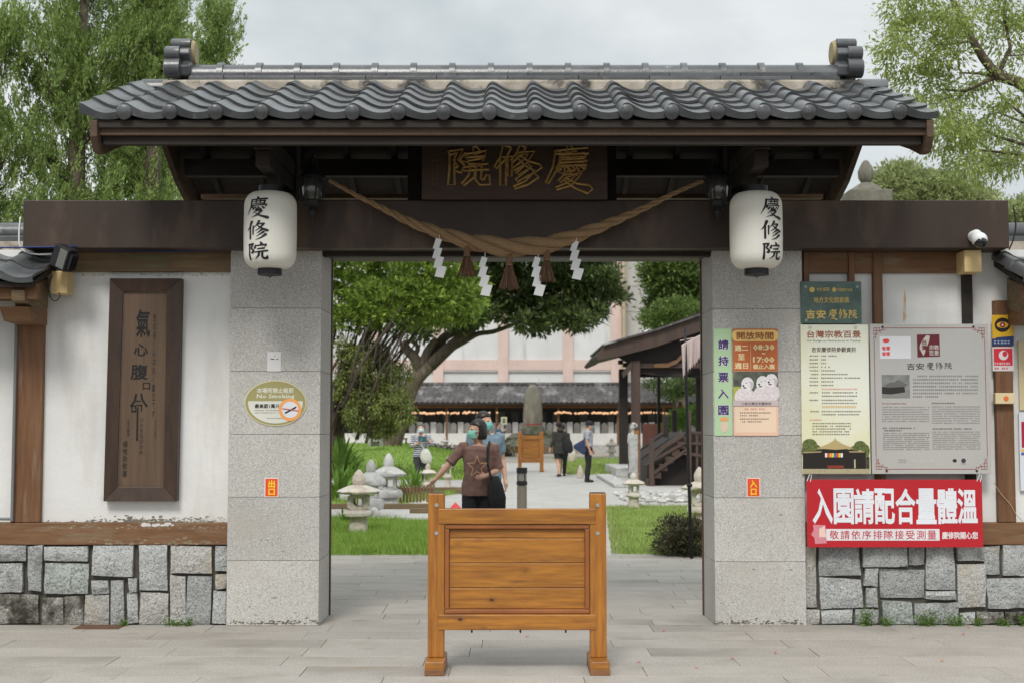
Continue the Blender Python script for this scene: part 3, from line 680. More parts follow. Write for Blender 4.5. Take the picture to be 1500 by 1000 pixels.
def shide(px, y0, pts, lab):
    Y = YP - .03; m = MB(); pts = [(px + a, y0 + b) for a, b in pts]; n = 0
    for i, ((x0, ya, w0), (x1, yb_, w1)) in enumerate(SH):
        q = [P(px + x0 - w0, y0 + ya, Y), P(px + x0 + w0, y0 + ya + 2.5, Y), P(px + x1 + w1, y0 + yb_ + 2.5, Y), P(px + x1 - w1, y0 + yb_, Y)]
        dy = .004 * (i % 2) + .001 * i
        fr = [(v.x, Y - dy + (.006 if k > 1 else -.002), v.z) for k, v in enumerate(q)]; bk = [(a, b + .0012, c_) for a, b, c_ in fr]
        m.add(fr + bk, [(0,1,2,3), (7,6,5,4), (0,4,5,1), (1,5,6,2), (2,6,7,3), (3,7,4,0)])
    m.add([P(px + 3, y0 - 6, Y), P(px + 3.8, y0 - 6, Y), P(px + 4, y0 + 1, Y), P(px + 3, y0 + 1, Y)], [(0, 1, 2, 3)])
    return tag(m.build('paper_streamer', M_PAPER, None), lab, 'paper streamer', 'zigzag paper streamers hung from the rope')
SH = [((3, 0, 4.2), (-2, 15, 4.2)), ((3, 13, 5), (-2, 29, 5)), ((5, 26, 5.5), (0, 43, 5.5)), ((8, 40, 6.5), (3, 56, 6.5))]
for (px, y0), lab in zip(((640, 349), (707, 376), (785, 376), (841, 352)), ('leftmost white zigzag paper streamer, over the bright tree', 'white zigzag paper streamer left of the middle tassel', 'white zigzag paper streamer touching the right tassel', 'rightmost white zigzag paper streamer, high on the rope')):
    shide(px, y0, [], lab)
# ------------------------------------------------------------------ walls on both sides
YS, YW, YT = 10.49, 10.57, 10.52     # stone face, plaster face, timber face
def stone(mbx, x0, x1, z0, z1, par, seed, mt=None):
    """one dressed stone: uneven outline and hewn face"""
    nx = max(2, int((x1 - x0) / .07)); nz_ = max(2, int((z1 - z0) / .07)); m = MB(); r = random.Random(seed)
    g_ = .004; dep = r.uniform(-.012, .022); cs = [(r.uniform(-.01, .008), r.uniform(-.01, .008)) for _ in range(4)]
    for j in range(nz_ + 1):
        for i in range(nx + 1):
            u, v = i / nx, j / nz_; e_ = min(u, 1 - u, v, 1 - v)
            cx = (cs[0][0]*(1-u) + cs[1][0]*u)*(1-v) + (cs[2][0]*(1-u) + cs[3][0]*u)*v; cz = (cs[0][1]*(1-u) + cs[1][1]*u)*(1-v) + (cs[2][1]*(1-u) + cs[3][1]*u)*v
            x = x0 + g_ + (x1 - x0 - 2*g_) * u + cx; z = z0 + g_ + (z1 - z0 - 2*g_) * v + cz
            x += .006 * noise.noise(Vector((x*17, z*17, seed))); z += .006 * noise.noise(Vector((z*17, x*17, seed + 5)))
            y_ = YS - dep + (.022 if e_ < .001 else 0) + .016 * noise.noise(Vector((x * 14, z * 14, seed * 3.3)))
            m.v.append((x, y_, max(z, .0)))
    n = nx + 1
    m.f = [(j*n+i, j*n+i+1, (j+1)*n+i+1, (j+1)*n+i) for j in range(nz_) for i in range(nx)]
    ring = [i for i in range(n)] + [j*n + nx for j in range(1, nz_+1)] + [nz_*n + i for i in range(nx-1, -1, -1)] + [j*n for j in range(nz_-1, 0, -1)]
    q = len(m.v); m.v += [(m.v[i][0], YS + .1, m.v[i][2]) for i in ring]; k = len(ring)
    m.f += [(ring[(a+1) % k], ring[a], q + a, q + (a+1) % k) for a in range(k)]
    return m.build('stone', mt or M_STONE, par, smooth=35)
LST = [(-60,395,118,467),(120,398,185,599),(192,395,388,467),(-60,477,102,602),(187,477,385,612),(398,402,590,535),(400,546,476,612),(482,546,545,737),(558,540,600,605),(608,395,736,600),(742,393,934,525),(942,393,1004,508),(940,518,1004,587),(932,594,1004,739),(-60,610,168,735),(180,622,278,738),(280,618,366,738),(367,612,475,735),(550,608,605,738),(607,603,736,738),(742,530,815,737),(817,530,927,738)]
RST = [(535,400,592,672),(600,400,785,534),(793,405,987,490),(995,405,1064,482),(1072,400,1199,592),(1207,400,1325,465),(1335,393,1400,529),(1412,393,1560,528),(608,540,795,674),(800,495,860,577),(870,500,1068,635),(805,583,862,674),(1072,598,1203,640),(1208,478,1333,674),(1342,540,1560,674),(537,680,605,745),(609,680,750,745),(757,680,870,745),(879,640,1015,745),(1020,647,1215,745),(1220,690,1290,745),(1295,687,1420,745),(1425,687,1560,745)]
def wall(side, lst, lab):
    w = thing('boundary_wall', lab, 'wall', (side * 4, 10.8, 0), 'white plaster walls beside the gate')
    f = (XL0 - .002) if side < 0 else (XR1 + .002); e_ = side * 9
    a, b = min(f, e_), max(f, e_)
    m = MB(); m.box(a, b, YS + .05, 11.0, 0, PZ(796, YS) - .004); m.build('mortar_core', M_MORTAR, w)
    zt_ = PZ(797, YS)
    for i, (x0, y0, x1, y1) in enumerate(lst):
        ox = 0 if side < 0 else 1000
        p0, p1 = P(ox + x0/3, 666 + y1/3, YS), P(ox + x1/3, 666 + y0/3, YS)
        z0_ = 0 if y1 > 730 else p0.z; z1_ = zt_ - .004 if y0 < 410 else p1.z
        xa, xb = p0.x, p1.x
        if i == 0 and side > 0: xa = XR1 + .004
        if side < 0 and x1 > 1000: xb = XL0 - .004
        stone(None, xa, xb, z0_, z1_, w, i * 1.7 + (50 if side > 0 else 0), ({4: M_STONEG, 14: M_STONED, 15: M_STONED, 16: M_STONED, 17: M_STONEB, 12: M_STONEB, 19: M_STONEB, 20: M_STONEB, 10: M_STONEB} if side < 0 else {0: M_STONEB, 15: M_STONEB, 8: M_STONE, 13: M_STONEB, 21: M_STONED, 22: M_STONED, 18: M_STONEG}).get(i))
    xs = P((0 - 60/3) if side < 0 else 1000 + 1560/3, 700, YS).x; r = random.Random(9); x = xs
    while abs(x) < 8.9:     # the wall runs on out of the frame
        wd_ = r.uniform(.3, .55); z = 0
        for hh in ((.30, .31) if r.random() < .5 else (.22, .39)):
            x_a, x_b = sorted((x, x + side * wd_)); stone(None, x_a, x_b, z, min(z + hh, zt_ - .004), w, x * 9 + z); z += hh
        x += side * wd_
    m = MB(); m.box(a, b, YT - .02, 10.9, PZ(797, YT), PZ(765, YT)); m.build('timber_sill', M_WOODB, w, bevel=.006)
    m = MB(); m.box(a, b, YW, 10.9, PZ(765, YT) + .002, PZ(366, YW)); m.build('plaster', M_PLAST, w)
    return w
wl = wall(-1, LST, 'white plaster wall on grey stone footing left of the gate'); wr = wall(1, RST, 'white plaster wall with dark timber posts right of the gate')
def tim(par, x0, y0, x1, y1, mt=M_WOODBV, Y=YT, name='post', d=.12):
    m = MB(); m.pbox(x0, y0, x1, y1, Y, d); return m.build(name, mt, par, bevel=.005)
tim(wl, 104, 369, 338, 398, M_WOODW, name='head_rail'); tim(wl, 22, 440, 58, 764.5); tim(wl, -200, 405, 60, 440, M_WOODB, YT - .02, 'head_rail')
tim(wr, 1176, 369, 1412, 400, M_WOODB, name='head_rail', Y=YT + .01)
for a in ((1177, 369, 1189, 640), (1243, 369, 1256, 640), (1279, 369, 1299, 765)): tim(wr, *a, mt=M_WOODBV, Y=YT - .01)
tim(wr, 1411, 395, 1432, 765, M_DARK, YT - .012); tim(wr, 1456, 440, 1489, 764.5, M_WOODBV, YT - .004)
tim(wr, 1489, 407, 1650, 440, M_WOODB, YT - .02, 'head_rail')
m = MB(); m.tube([(PX(24, YT - .02), YT - .03, PZ(762, YT), .011), (PX(24, YT - .02), YT - .03, PZ(455, YT), .011)], 8); m.tube([(PX(24, YT-.02), YT - .03, PZ(759, YT), .011), (PX(-20, YT-.02), YT - .03, PZ(759, YT), .011)], 8)
m.build('conduit', solid(120, 124, 126), wl, smooth=40)
def flakes(par, lst, mt, name, Y, seed=1):
    m = MB(); r = random.Random(seed)
    for x0, x1, y0, y1, n, s_ in lst:
        for i in range(n):
            x = r.uniform(x0, x1); y_ = y1 - (y1 - y0) * r.random() ** 1.8 * (.35 + .65 * abs(noise.noise(Vector((i * .013, x * .05, seed)))) * 2); k = r.randint(4, 7); a0 = r.random() * 6; s1 = s_ * r.uniform(.3, 1.2); yy = Y - .0004 - .0009 * r.random()
            vs = [P(x + s1 * 1.5 * cos(a0 + j * 6.28 / k) * r.uniform(.5, 1), y_ + s1 * .7 * sin(a0 + j * 6.28 / k) * r.uniform(.5, 1), yy) for j in range(k)]; m.add(vs, [tuple(range(k))])
    m.build(name, mt, par)['kind'] = 'stuff'
flakes(wl, ((130, 315, 754, 765, 260, 2.2), (185, 240, 757, 765, 90, 3.2), (60, 130, 761, 765, 30, 2)), mat('mildewed_plaster', (.14,.125,.095), (.25,.22,.17), 9, .95, .3), 'mildew', YW, 1)
flakes(wl, ((180, 330, 756, 764, 60, 2.4), (120, 336, 398, 404, 60, 2.2)), mat('greenish_plaster', (.42,.43,.37), (.52,.50,.44), 9, .95, .3), 'mildew', YW, 2)
flakes(wl, ((70, 330, 765, 773, 70, 2.2), (130, 320, 786, 796, 60, 3)), mat('peeled_timber', (.30,.24,.16), (.20,.15,.10), 9, .9, .3), 'peeling', YT - .02, 3)
flakes(wl, ((208, 255, 765.5, 769, 26, 4),), solid(215, 210, 205, .8), 'peeling', YT - .0205, 4)
flakes(gate, ((338, 468, 904, 913, 120, 1.9),), M_GRIME, 'base_grime', YF, 5)
flakes(gate, ((1046, 1176, 904, 913, 120, 1.9),), M_GRIME, 'base_grime', YF, 6)
flakes(gate, ((340, 468, 640, 900, 14, 2.2), (1046, 1172, 640, 900, 12, 2.2)), mat('stone_chip', (.22,.21,.19), (.30,.28,.25), 9, .95, .3), 'chip', YF, 7)
# paint peel along the sill, rust streak
# tiled copings at both outer ends
def coping(side, xv, lab):
    c = thing('wall_coping', lab, 'roof', (xv + side * 1.5, 10.8, 2.5), 'tiled copings on the outer walls')
    Yf, Yr = 9.92, 10.8; zf = PZ(402, Yf); slp = .36; a_ = atan(slp)
    xe = side * 8.8; m = MB(); xa, xb = sorted((xv, xe))
    m.prism([(Yf + .03, zf - .05), (Yr, zf + (Yr - Yf) * slp - .05), (2*Yr - Yf, zf - .05), (2*Yr - Yf, zf - .09), (Yr, zf + (Yr - Yf)*slp - .1), (Yf + .03, zf - .09)], xa + .01, xb - .01, 'x'); m.build('deck', M_DARK, c)
    n = int(abs(xe - xv) / TP)
    for i in range(n):
        for k in range(3):
            x = xv + side * (i * TP) - (TP if side < 0 else 0)
            place('roof_tile' if k else 'eave_tile', T_FULL if k else T_PANF if i < 1 and side < 0 else T_EAVE2, c, (x, Yf + k * .27, zf + k * .27 * slp - .03), (a_ - .05, 0, 0))
            if k == 0: place('roof_tile', T_FULL, c, (x + TP, 2*Yr - Yf, zf - .03), (a_ - .05, 0, pi)); place('roof_tile', T_FULL, c, (x + TP, 2*Yr - Yf - .3, zf - .03 + .3 * slp), (a_ - .05, 0, pi))
    zr_ = zf + (Yr - Yf) * slp; m = MB(); m.box(xa + .08, xb, Yr - .12, Yr + .12, zr_ - .08, zr_ + .03); m.build('ridge_mortar', M_LIME, c)
    m = MB(); m.box(xa + .1, xb, Yr - .1, Yr + .1, zr_ + .032, zr_ + .075); m.build('ridge_tile', M_TILE, c, bevel=.004)
    m = MB(); xs_ = xv + side * .12; m.tube([(xs_, Yr, zr_ + .11, .085), (xe, Yr, zr_ + .11, .085)], 20); m.tube([(xs_, Yr, zr_ + .125, .03), (xs_ + side * .01, Yr, zr_ + .12, .1), (xs_ + side * .06, Yr, zr_ + .12, .1)], 20); m.build('ridge_cap', M_TILE, c, smooth=40)
    m = MB(); m.box(xa + .03, xb, Yf + .10, Yf + .17, zf - .17, zf - .055); m.build('eave_beam', M_WOODB, c, bevel=.005)
    m = MB(); q = xv + side * .08
    m.prism([(Yf + .06, zf - .11), (10.5, zf + .04), (10.5, zf - .2), (Yf + .35, zf - .26), (Yf + .22, zf - .20), (Yf + .08, zf - .19)], q, q + side * .10, 'x'); m.build('bracket', M_WOODW, c, bevel=.006)
    m = MB(); q2 = q + side * .01; m.prism([(10.1, zf - .22), (10.52, zf - .2), (10.52, zf - .33), (10.2, zf - .32)], q2, q2 + side * .22, 'x'); m.build('corbel', M_WOODB, c, bevel=.006)
T_EAVE2 = tile_mesh(-.02, 1.0, False, .045, 'eave_tile'); T_PANF = T_EAVE2
coping(-1, -3.50, 'grey tiled wall coping at the far left edge'); coping(1, 3.74, 'grey tiled wall coping at the far right edge')

# ------------------------------------------------------------------ things fixed on the left
yp = 10.50
pq = thing('calligraphy_plaque', 'tall dark framed wooden plaque with black calligraphy on the white wall', 'plaque', P(209, 733, yp))
M_FRW = mat('plaque_frame', (.034,.018,.011), (.056,.031,.018), 3, .45, .2, 30, (4, 4, 1)); M_PLQ = mat('plaque_panel', (.095,.058,.034), (.125,.08,.05), 3, .6, .25, 40, (9, 4, .5))
q = lambda x, y_: P(x, y_, yp)
A, B, C, D = q(161.5, 408), q(266.5, 408), q(259, 733.5), q(152, 733.5); ia, ib, ic, id_ = q(180, 427), q(244, 427), q(239, 713), q(171, 713)
for pts in ((A, B, ib, ia), (B, C, ic, ib), (C, D, id_, ic), (D, A, ia, id_)):
    m = MB(); n = 4; m.add([(v.x, yp - .012 if k < 2 else yp + .006, v.z) for k, v in enumerate(pts)] + [(v.x, yp + .066, v.z) for v in pts], [(0,1,2,3), (7,6,5,4), (0,4,5,1), (1,5,6,2), (2,6,7,3), (3,7,4,0)]); m.build('frame_member', M_FRW, pq, bevel=.003)
m = MB(); m.add([(v.x, yp + .025, v.z) for v in (ia, ib, ic, id_)] + [(v.x, yp + .06, v.z) for v in (ia, ib, ic, id_)], [(0,1,2,3), (7,6,5,4), (0,4,5,1), (1,5,6,2), (2,6,7,3), (3,7,4,0)]); m.build('panel', M_PLQ, pq)
m = MB(); m.tube([(*(v + Vector((0, .022, 0))), .0035) for v in (ib, ic, id_, ia, ib)], 4); m.build('edge_strip', solid(128, 122, 112), pq)
pt = yp + .023
glyphs([('氣', 199, 453, 220, 494), ('心', 196, 503, 217, 521), ('腹', 191, 533, 217, 556), ('口', 209, 560, 220, 570), ('八', 190, 576, 217, 596), ('一', 198, 586, 206, 588)], pt, .02, res=2).build('calligraphy', solid(22, 18, 18), pq)
m = MB(); m.pbox(200.3, 596, 202, 645, pt, .001); m.pbox(193, 593, 199, 595, pt, .001); m.pbox(193, 601, 199, 603, pt, .001); m.pbox(192.6, 593, 194, 603, pt, .001); m.pbox(198, 593, 199.4, 603, pt, .001); m.pbox(200, 592, 208, 594, pt, .001); m.pbox(206.5, 592, 208, 602, pt, .001); m.build('calligraphy', solid(22, 18, 18), pq)
glyphs([('\n'.join('気は長く心は丸く腹立てず'), 222, 460, 229, 612), ('\n'.join('いのちながかれ'), 204, 612, 211, 665), ('\n'.join('口つつしめば'), 226, 615, 229, 640), ('\n'.join('楊惟勋敬書'), 179, 645, 187, 698), ('\n'.join('小田大師書'), 186, 612, 190, 638)], pt, 0).build('small_calligraphy', solid(32, 26, 24), pq)
yl = YF - .006
def plate(name, lab, cat, x0, y0, x1, y1, Y, col, d=.005, group=None, bevel=.0):
    t_ = thing(name, lab, cat, P((x0 + x1) / 2, y1, Y), group); m = MB(); m.pbox(x0, y0, x1, y1, Y, d); m.build('plate', col if not isinstance(col, tuple) else solid(*col), t_, bevel=bevel); return t_
n1_ = plate('small_notice', 'small blank white card above the oval sign on left pillar', 'notice', 391.5, 515, 411.5, 543.5, yl, (226, 224, 222))
m = MB(); m.pbox(396.5, 525, 402, 526.2, yl - .001, .0005); m.pbox(405, 525, 407.5, 526.2, yl - .001, .0005); m.tube([(*P(402, 522, yl - .001), .0008), (*P(403, 520.5, yl - .001), .0008), (*P(402, 519.5, yl-.001), .0008)], 4); m.build('cigarette_symbol', M_BLK, n1_)
os_ = thing('no_smoking_sign', 'oval olive and white sign with cigarette symbol on left pillar', 'sign', P(403.5, 624, yl))
def poly(pts, Y, col, par, nm, d=.0004):
    v = [P(x, y_, Y) for x, y_ in pts]; m = MB(); m.prism([(a.x, a.z) for a in v], Y, Y + d, 'y'); return m.build(nm, col, par)
def ell(cx, cy, rx, ry, Y, d=.004, n=48, a0=0, a1=2*pi, ymax=None):
    pts = []
    for i in range(n):
        a = a0 + (a1 - a0) * i / n; x, y_ = cx + rx * cos(a), cy + ry * sin(a)
        if ymax is not None: y_ = min(y_, ymax)
        v = P(x, y_, Y); pts.append((v.x, v.z))
    m = MB(); m.prism(pts, Y, Y + d, 'y'); return m
ell(403.5, 590, 45.5, 33.5, yl).build('plate', solid(214, 206, 168), os_); ell(403.5, 590, 44, 32, yl - .0012, .001).build('olive_field', solid(163, 155, 102), os_)
ell(403.5, 590, 40, 29.5, yl - .002, .0006).build('upper_field', solid(166, 158, 106), os_)
pts = [P(403.5 + 40 * cos(a), 590 + 29.5 * sin(a), yl) for a in [radians(-6 + i * 6) for i in range(33)]]
m = MB(); m.prism([(v.x, v.z) for v in pts], yl - .0028, yl - .0022, 'y'); m.build('white_field', solid(222, 221, 210), os_)
glyphs([('本場所禁止吸菸', 376, 567.5, 430.5, 575.5), ('No Smoking', 376, 576.5, 431.5, 584.5)], yl - .0034, .02).build('white_lettering', solid(232, 230, 215), os_)
glyphs([('最高罰1萬元', 373, 591, 410, 597.5)], yl - .0034, .03).build('black_lettering', solid(50, 48, 42), os_)
lines_print([(373, 410, 600.5), (373, 410, 604), (391, 424, 612)], yl - .0034, 2, 1.3, 2).build('fine_print', solid(120, 118, 105), os_)
ell(425, 599.5, 16.5, 16.5, yl - .0042, .0006, 40).build('sticker_ring', solid(245, 168, 98), os_); ell(425, 599.5, 12, 12, yl - .005, .0006, 40).build('sticker_field', solid(226, 228, 232), os_)
M4 = lambda x0, y0, x1, y1, w, Y: MB().tube([(*P(x0, y0, Y), w), (*P(x1, y1, Y), w)], 4)
M4(417.5, 604.5, 434, 595.5, .006, yl - .0055).build('cigarette', M_BLK, os_); M4(413.5, 597.5, 437, 601, .0035, yl - .009).build('red_bar', solid(226, 120, 110), os_)
for nm, x0, tx, lab in (('exit_sign', 387.5, '出\n口', 'small orange and yellow sticker on left pillar'), ('entrance_sign', 1093.5, '入\n口', 'small orange and yellow sticker on right pillar')):
    t_ = plate(nm, lab, 'sign', x0, 699, x0 + 20.5, 727.5, yl, (238, 222, 215)); m = MB(); m.pbox(x0 + 1.4, 700.4, x0 + 19.1, 726.2, yl - .001, .0005); m.build('orange_field', solid(232, 84, 40), t_)
    glyphs([(tx, x0 + 5.3, 702.5, x0 + 15.4, 724.5)], yl - .0016, .03).build('lettering', solid(250, 215, 50), t_)
# floodlight, junction box, cables
fl = thing('floodlight', 'black tilted floodlight on the left end of the wall', 'floodlight', P(98, 398, 10.3))
R_ = Matrix.Translation(P(95, 378, 10.22)) @ Matrix.Rotation(radians(26), 4, 'Y') @ Matrix.Rotation(radians(-22), 4, 'Z') @ Matrix.Rotation(radians(14), 4, 'X')
m = MB(); m.box(-.085, .07, -.05, .05, -.09, .085, R_); m.build('housing', M_BLK, fl, bevel=.008)
m = MB(); m.box(-.015, .06, -.056, -.05, -.075, .07, R_); m.build('glass', mat('lamp_glass', (.10,.10,.085), (.12,.12,.10), 3, .2, 0, spec=.7), fl)
m = MB()
for i in range(4): m.box(.07, .10, -.035 + i * .02, -.028 + i * .02, -.06, .06, R_)
m.build('cooling_fin', M_BLK, fl)
jb = MB(); jb.pbox(74.5, 397, 98, 430, 10.36, .16); tag(jb.build('junction_box', M_CREAM, None, bevel=.006), 'cream junction box below the black floodlight', 'box')
m = MB(); m.tube([(*P(x, y_, 10.33), .007) for x, y_ in crom([(30, 318), (28, 345), (30, 362), (40, 370), (58, 373), (76, 372)], 5)], 6); tag(m.build('white_cable', M_WHT, None, smooth=True), 'white cable looping down to the floodlight', 'cable')
m = MB(); m.tube([(*P(x, y_, 10.26), .0062) for x, y_ in ((-60, 363.5), (0, 363), (80, 362), (112, 361))], 6); m.tube([(*P(x, y_, 10.40), .0055) for x, y_ in ((118, 364), (150, 367), (250, 368), (330, 366), (352, 356))], 6); tag(m.build('blue_cable', solid(45, 60, 120), None, smooth=True), 'blue cable running along under the brown lintel', 'cable')
m = MB(); m.tube([(*P(x, y_, 10.33), .004) for x, y_ in crom([(77, 402), (71, 420), (74, 436), (82, 441), (88, 434), (86, 429)], 5)], 6); tag(m.build('black_cable', M_BLK, None, smooth=True), 'thin black cable loop below the left junction box', 'cable')

# ------------------------------------------------------------------ things fixed on the right
yr = YF - .008
t1 = plate('ticket_notice', 'narrow pale green poster with purple writing on right pillar', 'poster', 1045.5, 481.5, 1073, 637.5, yr, (186, 216, 172))
for z_, col in ((0, (235, 235, 240)), (.0006, (70, 50, 110))):
    glyphs([(c_, 1052 - (1 if not z_ else 0) * .4, 497 + i * 24 - (0 if z_ else .6), 1067.4 + (0 if z_ else .6), 511.5 + i * 24 + (0 if z_ else .8)) for i, c_ in enumerate('請持票入園')], yr - .0015 - z_, .03 if z_ else .06).build('lettering', solid(*col), t1)
ell(1061, 624, 6, 8.5, yr - .0012, .0006, 20).build('pale_patch', solid(226, 205, 185), t1); ell(1061, 613.5, 6.5, 3, yr - .002, .0006, 20).build('orange_patch', solid(240, 170, 110), t1)
t2 = plate('opening_hours_poster', 'orange opening hours poster with white puppies on right pillar', 'poster', 1073.5, 481.5, 1140.5, 637.5, yr - .001, (240, 196, 172))
m = MB(); m.pbox(1073.5, 481.5, 1139.5, 543, yr - .002, .0008); m.build('orange_field', solid(205, 112, 62), t2)
m = MB(); c0, c1_ = P(1080, 491.5, yr), P(1132, 491.5, yr); r_ = 8.3 * YF / 2000
m.prism([(c0.x + r_*cos(a), c0.z + r_*sin(a)) for a in [pi/2 + i*pi/10 for i in range(11)]] + [(c1_.x + r_*cos(a), c1_.z + r_*sin(a)) for a in [-pi/2 + i*pi/10 for i in range(11)]], yr - .0035, yr - .003, 'y'); m.build('title_band', solid(248, 205, 125), t2)
glyphs([('開放時間', 1079, 486, 1133, 497.5)], yr - .0042, .02).build('title', solid(150, 75, 42), t2)
glyphs([('週二', 1076, 505, 1096, 514), ('至', 1081, 518, 1091, 527), ('週日', 1076, 531, 1096, 540), ('08:30', 1103, 504, 1134.5, 513), ('~', 1116, 516, 1121, 519), ('17:00', 1103, 522, 1134.5, 531), ('截止入園', 1103, 533, 1134.5, 540.5)], yr - .003, .035).build('lettering', solid(250, 225, 175), t2)
m = MB(); m.pbox(1099.2, 504, 1100, 541, yr - .003, .0005); m.build('rule', solid(250, 225, 175), t2)
m = MB(); m.pbox(1074, 543.5, 1140, 588, yr - .002, .0008); m.build('photograph', mat('dim_photo', (.055,.06,.055), (.16,.17,.12), 14, .5, 0), t2)
m = MB(); m.pbox(1074, 566, 1088, 586, yr - .0025, .0004); m.build('grass_patch', solid(178, 184, 80), t2)
for i, (hx, hy) in enumerate(((1095, 562), (1117, 560), (1130, 557))):
    Yd = yr - .003 - i * .0009
    fz = lambda cx, cy, rx, ry, sd: [(cx + rx * cos(a) * (1 + .09 * noise.noise(Vector((a * 4, sd, 0)))), min(586, cy + ry * sin(a) * (1 + .09 * noise.noise(Vector((a * 4, sd, 3)))))) for a in [j * pi / 20 for j in range(40)]]
    poly(fz(hx - 4 + i * 2, hy + 19, (15, 12, 12)[i], 14, i), Yd, mat('puppy_fur', (.80,.74,.74), (.62,.54,.56), 60, .8, 0), t2, 'puppy_body', .0003); poly(fz(hx, hy, 9, 10, i + 5), Yd - .0004, mat('puppy_face', (.84,.81,.81), (.74,.69,.70), 80, .8, 0), t2, 'puppy_head', .0003)
    poly(fz(hx + 6.5, hy + 2, 2.4, 5, i + 9), Yd - .0007, solid(214, 200, 202), t2, 'puppy_ear', .0002); poly(fz(hx - 4.5, hy + 4, 4.6, 4.2, i + 12), Yd - .0006, solid(250, 246, 246), t2, 'puppy_muzzle', .0002)
    ell(hx - 6 + i, hy + 2.5, 1.6, 1.5, Yd - .0008, .0003, 12).build('puppy_nose', solid(40, 36, 40), t2); ell(hx - 2, hy - 1.5, .8, .7, Yd - .0008, .0003, 10).build('puppy_eye', solid(40, 36, 40), t2); ell(hx + 4, hy - 2.4, .8, .7, Yd - .0008, .0003, 10).build('puppy_eye', solid(40, 36, 40), t2)
    ell(hx - 4 + i, hy + 5.5, 2.6, 1.1, Yd - .0008, .0003, 12).build('puppy_mouth', solid(120, 70, 72), t2)
m = MB(); m.pbox(1074, 586, 1140, 594, yr - .0062, .0004); m.build('caption_band', solid(206, 190, 190), t2)
glyphs([('三級古蹟吉安慶修院', 1086, 588.5, 1130, 593)], yr - .0068, .01).build('caption', solid(90, 80, 84), t2)
m = MB(); m.pbox(1076.5, 595, 1137, 633, yr - .002, .0006); m.build('text_field', solid(243, 216, 190), t2)
lines_print([(1091, 1122, 598.5)], yr - .003, 3, 2, 5).build('red_print', solid(215, 110, 110), t2)
lines_print([(1084, 1130, 604), (1084, 1111, 608), (1084, 1130, 613), (1084, 1117, 617)], yr - .003, 2.7, 1.8, 6).build('fine_print', solid(120, 95, 85), t2)
yk = 10.44
t3 = plate('green_stone_plaque', 'dark green marble plaque with gold writing beside right pillar', 'plaque', 1172.5, 412.5, 1262.5, 474, yk, mat('green_marble', (.045,.085,.07), (.09,.14,.12), 9, .3, 0, stains=(((.25,.30,.27), 5, .6, .72),)), .02, bevel=.002)
MG = solid(214, 184, 105)
glyphs([('大人細哥', 1196, 421, 1215, 427), ('花蓮縣文化局', 1227, 422.5, 1248.5, 427), ('地方文化館家族', 1192, 435, 1244, 444)], yk - .0015, .01).build('gold_lettering', MG, t3)
ell(1189.5, 424.5, 4, 4, yk - .0016, .0008, 18).build('gold_emblem', MG, t3); ell(1222, 424.5, 3, 3.5, yk - .0016, .0008, 18).build('gold_emblem', MG, t3)
mb = MB()
for ch, x in (('慶', 1213), ('修', 1228), ('院', 1242)):
    V, F = brush(ch, 1.5); p0 = P(x, 467, yk); s_ = .0725 / 100; mb.add([(p0.x + a * s_, yk - .0016 - l * .00008, p0.z + b * s_) for a, b, l in V], F)
mb.build('gold_lettering', MG, t3); glyphs([('吉', 1181, 454, 1194, 467), ('安', 1196, 454, 1209.5, 467)], yk - .0015, .03).build('gold_lettering', MG, t3)
for x, y_ in ((1180, 420), (1256, 420), (1181, 469)): ell(x, y_, 2.2, 2.2, yk - .003, .004, 14).build('screw', solid(150, 158, 150), t3)
t4 = plate('visitor_guide_board', 'tall cream board with temple photograph left of the grey board', 'board', 1172.5, 475.5, 1275.5, 693.5, yk - .01, mat('faded_cream_print', (.72,.70,.48), (.76,.76,.66), 1.6, .5, 0, lo=.4, hi=.6), .012, bevel=.002)
y4 = yk - .0115
glyphs([('台灣宗教百景', 1182, 484, 1261, 495)], y4, .015).build('title', solid(160, 92, 70), t4); glyphs([('100 Religious Attractions in Taiwan', 1182, 497.5, 1261, 501)], y4, .01).build('subtitle', solid(110, 140, 110), t4)
glyphs([('吉安慶修院參觀資訊', 1189, 508, 1254, 515.5)], y4, .01).build('heading', solid(92, 78, 60), t4)
rows = []
for i, (a_, b_) in enumerate(((1203, 1227), (1203, 1213), (1203, 1212), (1203, 1216), (1203, 1223), (1203, 1242), (1203, 1259), (1203, 1222), (1203, 1222))): rows += [(1186, 1200, 521 + i * 5.35), (a_, b_, 521 + i * 5.35)]
rows += [(1186, 1200, 574.5), (1204, 1257, 574.5), (1204, 1257, 579.5), (1186, 1200, 585.5), (1204, 1250, 585.5), (1204, 1256, 590), (1187, 1200, 602), (1204, 1261, 602), (1204, 1258, 606.5)] + [(1190, 1248, 619.5 + i * 4) for i in range(5)]
lines_print(rows, y4, 2.6, 1.7, 8).build('fine_print', solid(98, 88, 66), t4); lines_print([(1204, 1257, 569.3), (1186, 1203, 614.5)], y4, 2.6, 1.8, 9).build('red_print', solid(228, 130, 110), t4)
m = MB(); m.pbox(1204, 593.5, 1254, 597, y4 + .0008, .0004); m.build('marked_line', solid(222, 202, 160), t4)
m = MB(); m.pbox(1176, 668, 1274, 692.5, y4, .0004); m.build('photo_ground', mat('photo_dark', (.02,.022,.015), (.10,.085,.05), 30, .5, 0), t4)
for cx, cy, rx, ry in ((1186, 651, 11, 9), (1194, 657, 9, 7), (1260, 652, 9, 7), (1268, 660, 6, 10), (1252, 657, 7, 5), (1180, 660, 6, 9)): ell(cx, cy, rx, ry, y4 - .0003 - .0001 * random.random(), .0003, 20).build('photo_tree', mat('photo_tree', (.16,.19,.05), (.06,.075,.02), 60, .6, 0), t4)
poly([(1176, 661), (1190, 660), (1205, 657), (1240, 657), (1262, 661), (1268, 660), (1268, 686), (1176, 686)], y4 - .0012, solid(34, 26, 20), t4, 'photo_hall')
